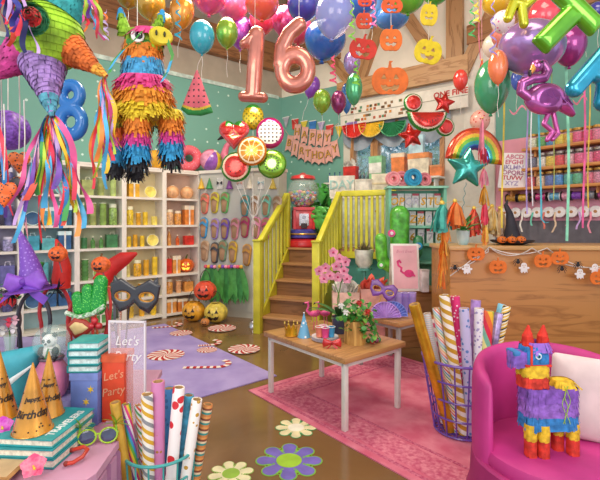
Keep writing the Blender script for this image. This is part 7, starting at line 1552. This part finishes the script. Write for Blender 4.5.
for s in (-1, 1):
    b = B(); puff(b, s_poly([(0, -.012), (s*.07, -.045), (s*.10, -.01), (s*.075, .045), (0, .012)], .006), (-.12, .12, -.07, .07), 30, .03, .02, TR(.01, -.08, .035) @ M_h @ FACE); b.obj('bow_loop', mt('#8f55cc', .5, var=.15), t)
    b = B(); b.strip([(.01, -.09, .38), (.01+s*.06, -.10, .33), (.01+s*.11, -.10, .295)], .05, (.5, 0, .7)); b.obj('bow_tail', mt('#7a45bc', .5, var=.15), t)
b = B(); b.sph(.018, (.01, -.1, .39), 10); b.obj('bow_knot', mt('#6a35a8', .5), t)
b = B(); feathers(b, (-.11, -.02, .33), 26, .08, 1); b.obj('feather_trim', mt('#1e1c26', .7), t, smooth=False); b = B(); feathers(b, (.12, -.02, .34), 30, .09, 2); b.obj('feather_trim', mt('#1e1c26', .7), t, smooth=False)
t = headband('red headband behind the witch one with pumpkin and pointed elf hat', 55, 2.36, .17, .33, '#c8262c')
b = B(); b.tube([(.03, 0, .32), (.04, 0, .43), (.03, 0, .52), (.005, 0, .585)], .05, 16, rs=[.05, .045, .03, .005]); b.obj('elf_hat', mt('#d8281e', .6, var=.1), t)
b = B(); b.tube([(-.06, -.02, .33), (-.08, -.03, .40), (-.05, -.03, .46)], .012, 8); b.obj('green_vine', mt('#2f8a3a', .5, var=.2), t)
q = T('mini_pumpkin', 'spotted orange pumpkin bobbing on the red elf headband', 'pumpkin', (PX(58, 2.22), 2.22, CH+(HZ-262)/F*2.22), .2); b = B(); ribbed(b, .046, .9); b.obj('body', mt('#ee6a2a', .5, var=.15, sc=60), q, ang=1.4); face_on_ball(q, .046, .9, BK); b = B(); b.tube([(0, 0, .08), (.004, 0, .1)], .005, 6); b.obj('stem', mt('#7a5a2c', .5), q); b = B(); b.tube([(0, .02, .0), (.0, .06, -.06)], .003, 5); b.obj('spring', mt('#8a8a8a', .4), q)
t = headband('red headband carrying a green sequinned cactus and heart charm', 88, 2.14, .20, .33, '#b8242a')
for (x, z0, z1, r_) in [(-.045, .25, .31, .028), (.0, .25, .345, .030), (.055, .26, .385, .034)]:
    b = B(); puff(b, s_cap(x*.9, z0, x*1.15, z1, r_*1.15, r_), (x-.07, x+.07, z0-.06, z1+.06), 34, r_, r_*.8, TR(.01, -.02, 0) @ FACE); b.obj('cactus_lobe', dots('#1f9a3c', '#6fdc5a', 110, .3, .25), t)
b = B(); b.tube([(-.09, -.035, .235), (-.02, -.05, .215), (.05, -.05, .235), (.10, -.035, .27)], .012, 8); b.obj('rope_trim', mt('#e4e8dc', .6, c2='#3f9a4a', sc=80), t)
b = B(); puff(b, s_poly([(-.055, .01), (-.02, .045), (.03, .035), (.07, .005), (.03, -.03), (-.02, -.045)], .006), (-.08, .09, -.06, .06), 34, .03, .014, TR(-.015, -.055, .165) @ FACE); b.obj('charm_rim', mt('#a83424', .5), t)
b = B(); puff(b, s_poly([(-.04, .008), (-.015, .03), (.02, .024), (.048, .003), (.02, -.018), (-.015, -.03)], .004), (-.08, .09, -.06, .06), 34, .02, .010, TR(-.015, -.064, .165) @ FACE); b.obj('charm', mt('#e8c88a', .5), t)
for (x, z) in [(.06, .2), (.045, .175), (.08, .175)]: b = B(); b.sph(.017, (x, -.055, z), 10); b.obj('berry', mt('#cc2430', .35, coat=.5), t)
t = headband('orange beaded headband beside the cactus one', 108, 2.25, .12, .34, '#e0703a', rz=.3, r=.006); b = B()
for j in range(24): b.sph(.006, (.058, -.02, .02+.012*j), 6)
for j in range(1): b.obj('bead_trim', mt('#f0e0d0', .5), t)
t = headband('deep red headband nearest the acrylic sign', 101, 2.42, .10, .36, '#d8382a', rz=.3, r=.008); b = B(); b.tube([(.0, 0, .34), (.05, 0, .42), (.12, 0, .47), (.19, -.02, .50)], .04, 14, rs=[.05, .05, .042, .008]); b.obj('stocking_hat', mt('#d42420', .6, var=.1), t)
q = T('mini_pumpkin', 'spotted orange pumpkin bobbing above the green cactus headband', 'pumpkin', (PX(101, 2.2), 2.2, CH+(HZ-273)/F*2.2), 0); b = B(); ribbed(b, .047, .9); b.obj('body', mt('#ee6a2a', .5, var=.15, sc=60), q, ang=1.4); face_on_ball(q, .047, .9, BK); b = B(); b.tube([(0, 0, .08), (.004, 0, .1)], .005, 6); b.obj('stem', mt('#7a5a2c', .5), q); b = B(); b.tube([(0, .02, 0), (0, .08, -.06)], .003, 5); b.obj('spring', mt('#8a8a8a', .4), q)
# cat mask with prop stick
p = P(135, 297, 2.1); t = mask_obj('cat_mask', 'glossy black cat eye mask with amber eye trim beside the red hat', p, .235, .17, [mt('#26242c', .25, coat=.8, var=.1), mt('#c88a34', .35, metal=.4)], ry=.05, rz=.0)
for s in (-1, 1): b = B(); puff(b, s_poly([(s*.115, .04), (s*.06, .05), (s*.105, .10)], .002), (-.13, .13, .02, .12), 40, .02, .008, FACE); b.obj('ear', mt('#26242c', .25, coat=.8), t)
b = B(); b.tube([(-.03, .01, -.04), (-.045, .03, -.2), (-.055, .05, -(p.z-STZ)+.004)], .005, 8); b.obj('prop_stick', mt('#3a3034', .4), t)
b = B(); b.strip([(-.1, -.0, -.02), (-.085, -.02, -.12), (-.06, -.03, -.22), (-.045, -.04, -.30), (-.035, -.05, -.34)], .012, (1, .2, 0)); b.obj('tie_ribbon', mt('#3f3a44', .5), t)
# strawberry sprig and glass vase at the far side
t = T('glass_vase', 'small glass vase with white and pink blossoms at the riser edge', 'vase', (PX(10, 2.12), 2.12, RS+.001)); b = B(); b.lathe([(.03, 0), (.035, .01), (.022, .06), (.03, .12), (.027, .12), (.018, .06), (0, .01)], 20, cap=False); b.obj('glass', glass('#d8ece8', .35), t); b = B(); b.tube([(0, 0, .02), (0, 0, .12), (-.01, 0, .17)], .003, 6); b.obj('stem', mt('#4f8a3a', .5), t)
for (x, z, c) in [(-.03, .15, '#f4ece8'), (.02, .16, '#f4e8ea'), (.0, .19, '#e84a6a'), (.03, .20, '#f0c0cc')]:
    b = B(); [leaf(b, (x, -.01, z), (math.cos(a), -.4, math.sin(a)), .03, .022, bend=.1) for a in (0, 1.25, 2.5, 3.75, 5)]; b.obj('blossom', mt(c, .6), t)
t = headband('dark headband decorated with strawberries and green leaves', 6, 2.34, .16, .26, '#3a2c30', r=.006); r_ = random.Random(4)
for k in range(7): b = B(); x, z = r_.uniform(-.09, .09), .26+r_.uniform(-.03, .06); b.lathe([(.002, -.03), (.018, -.01), (.022, .01), (.012, .02), (0, .02)], 12, 0, TR(x, -.02, z)); b.obj('strawberry', dots('#d0242c', '#f2d080', 160, .2, .3), t)
b = B(); [leaf(b, (r_.uniform(-.08, .08), -.01, .28+r_.uniform(-.02, .05)), rv(r_), .05, .025) for k in range(14)]; b.obj('leaves', mt('#2f7a3a', .5, var=.2), t)
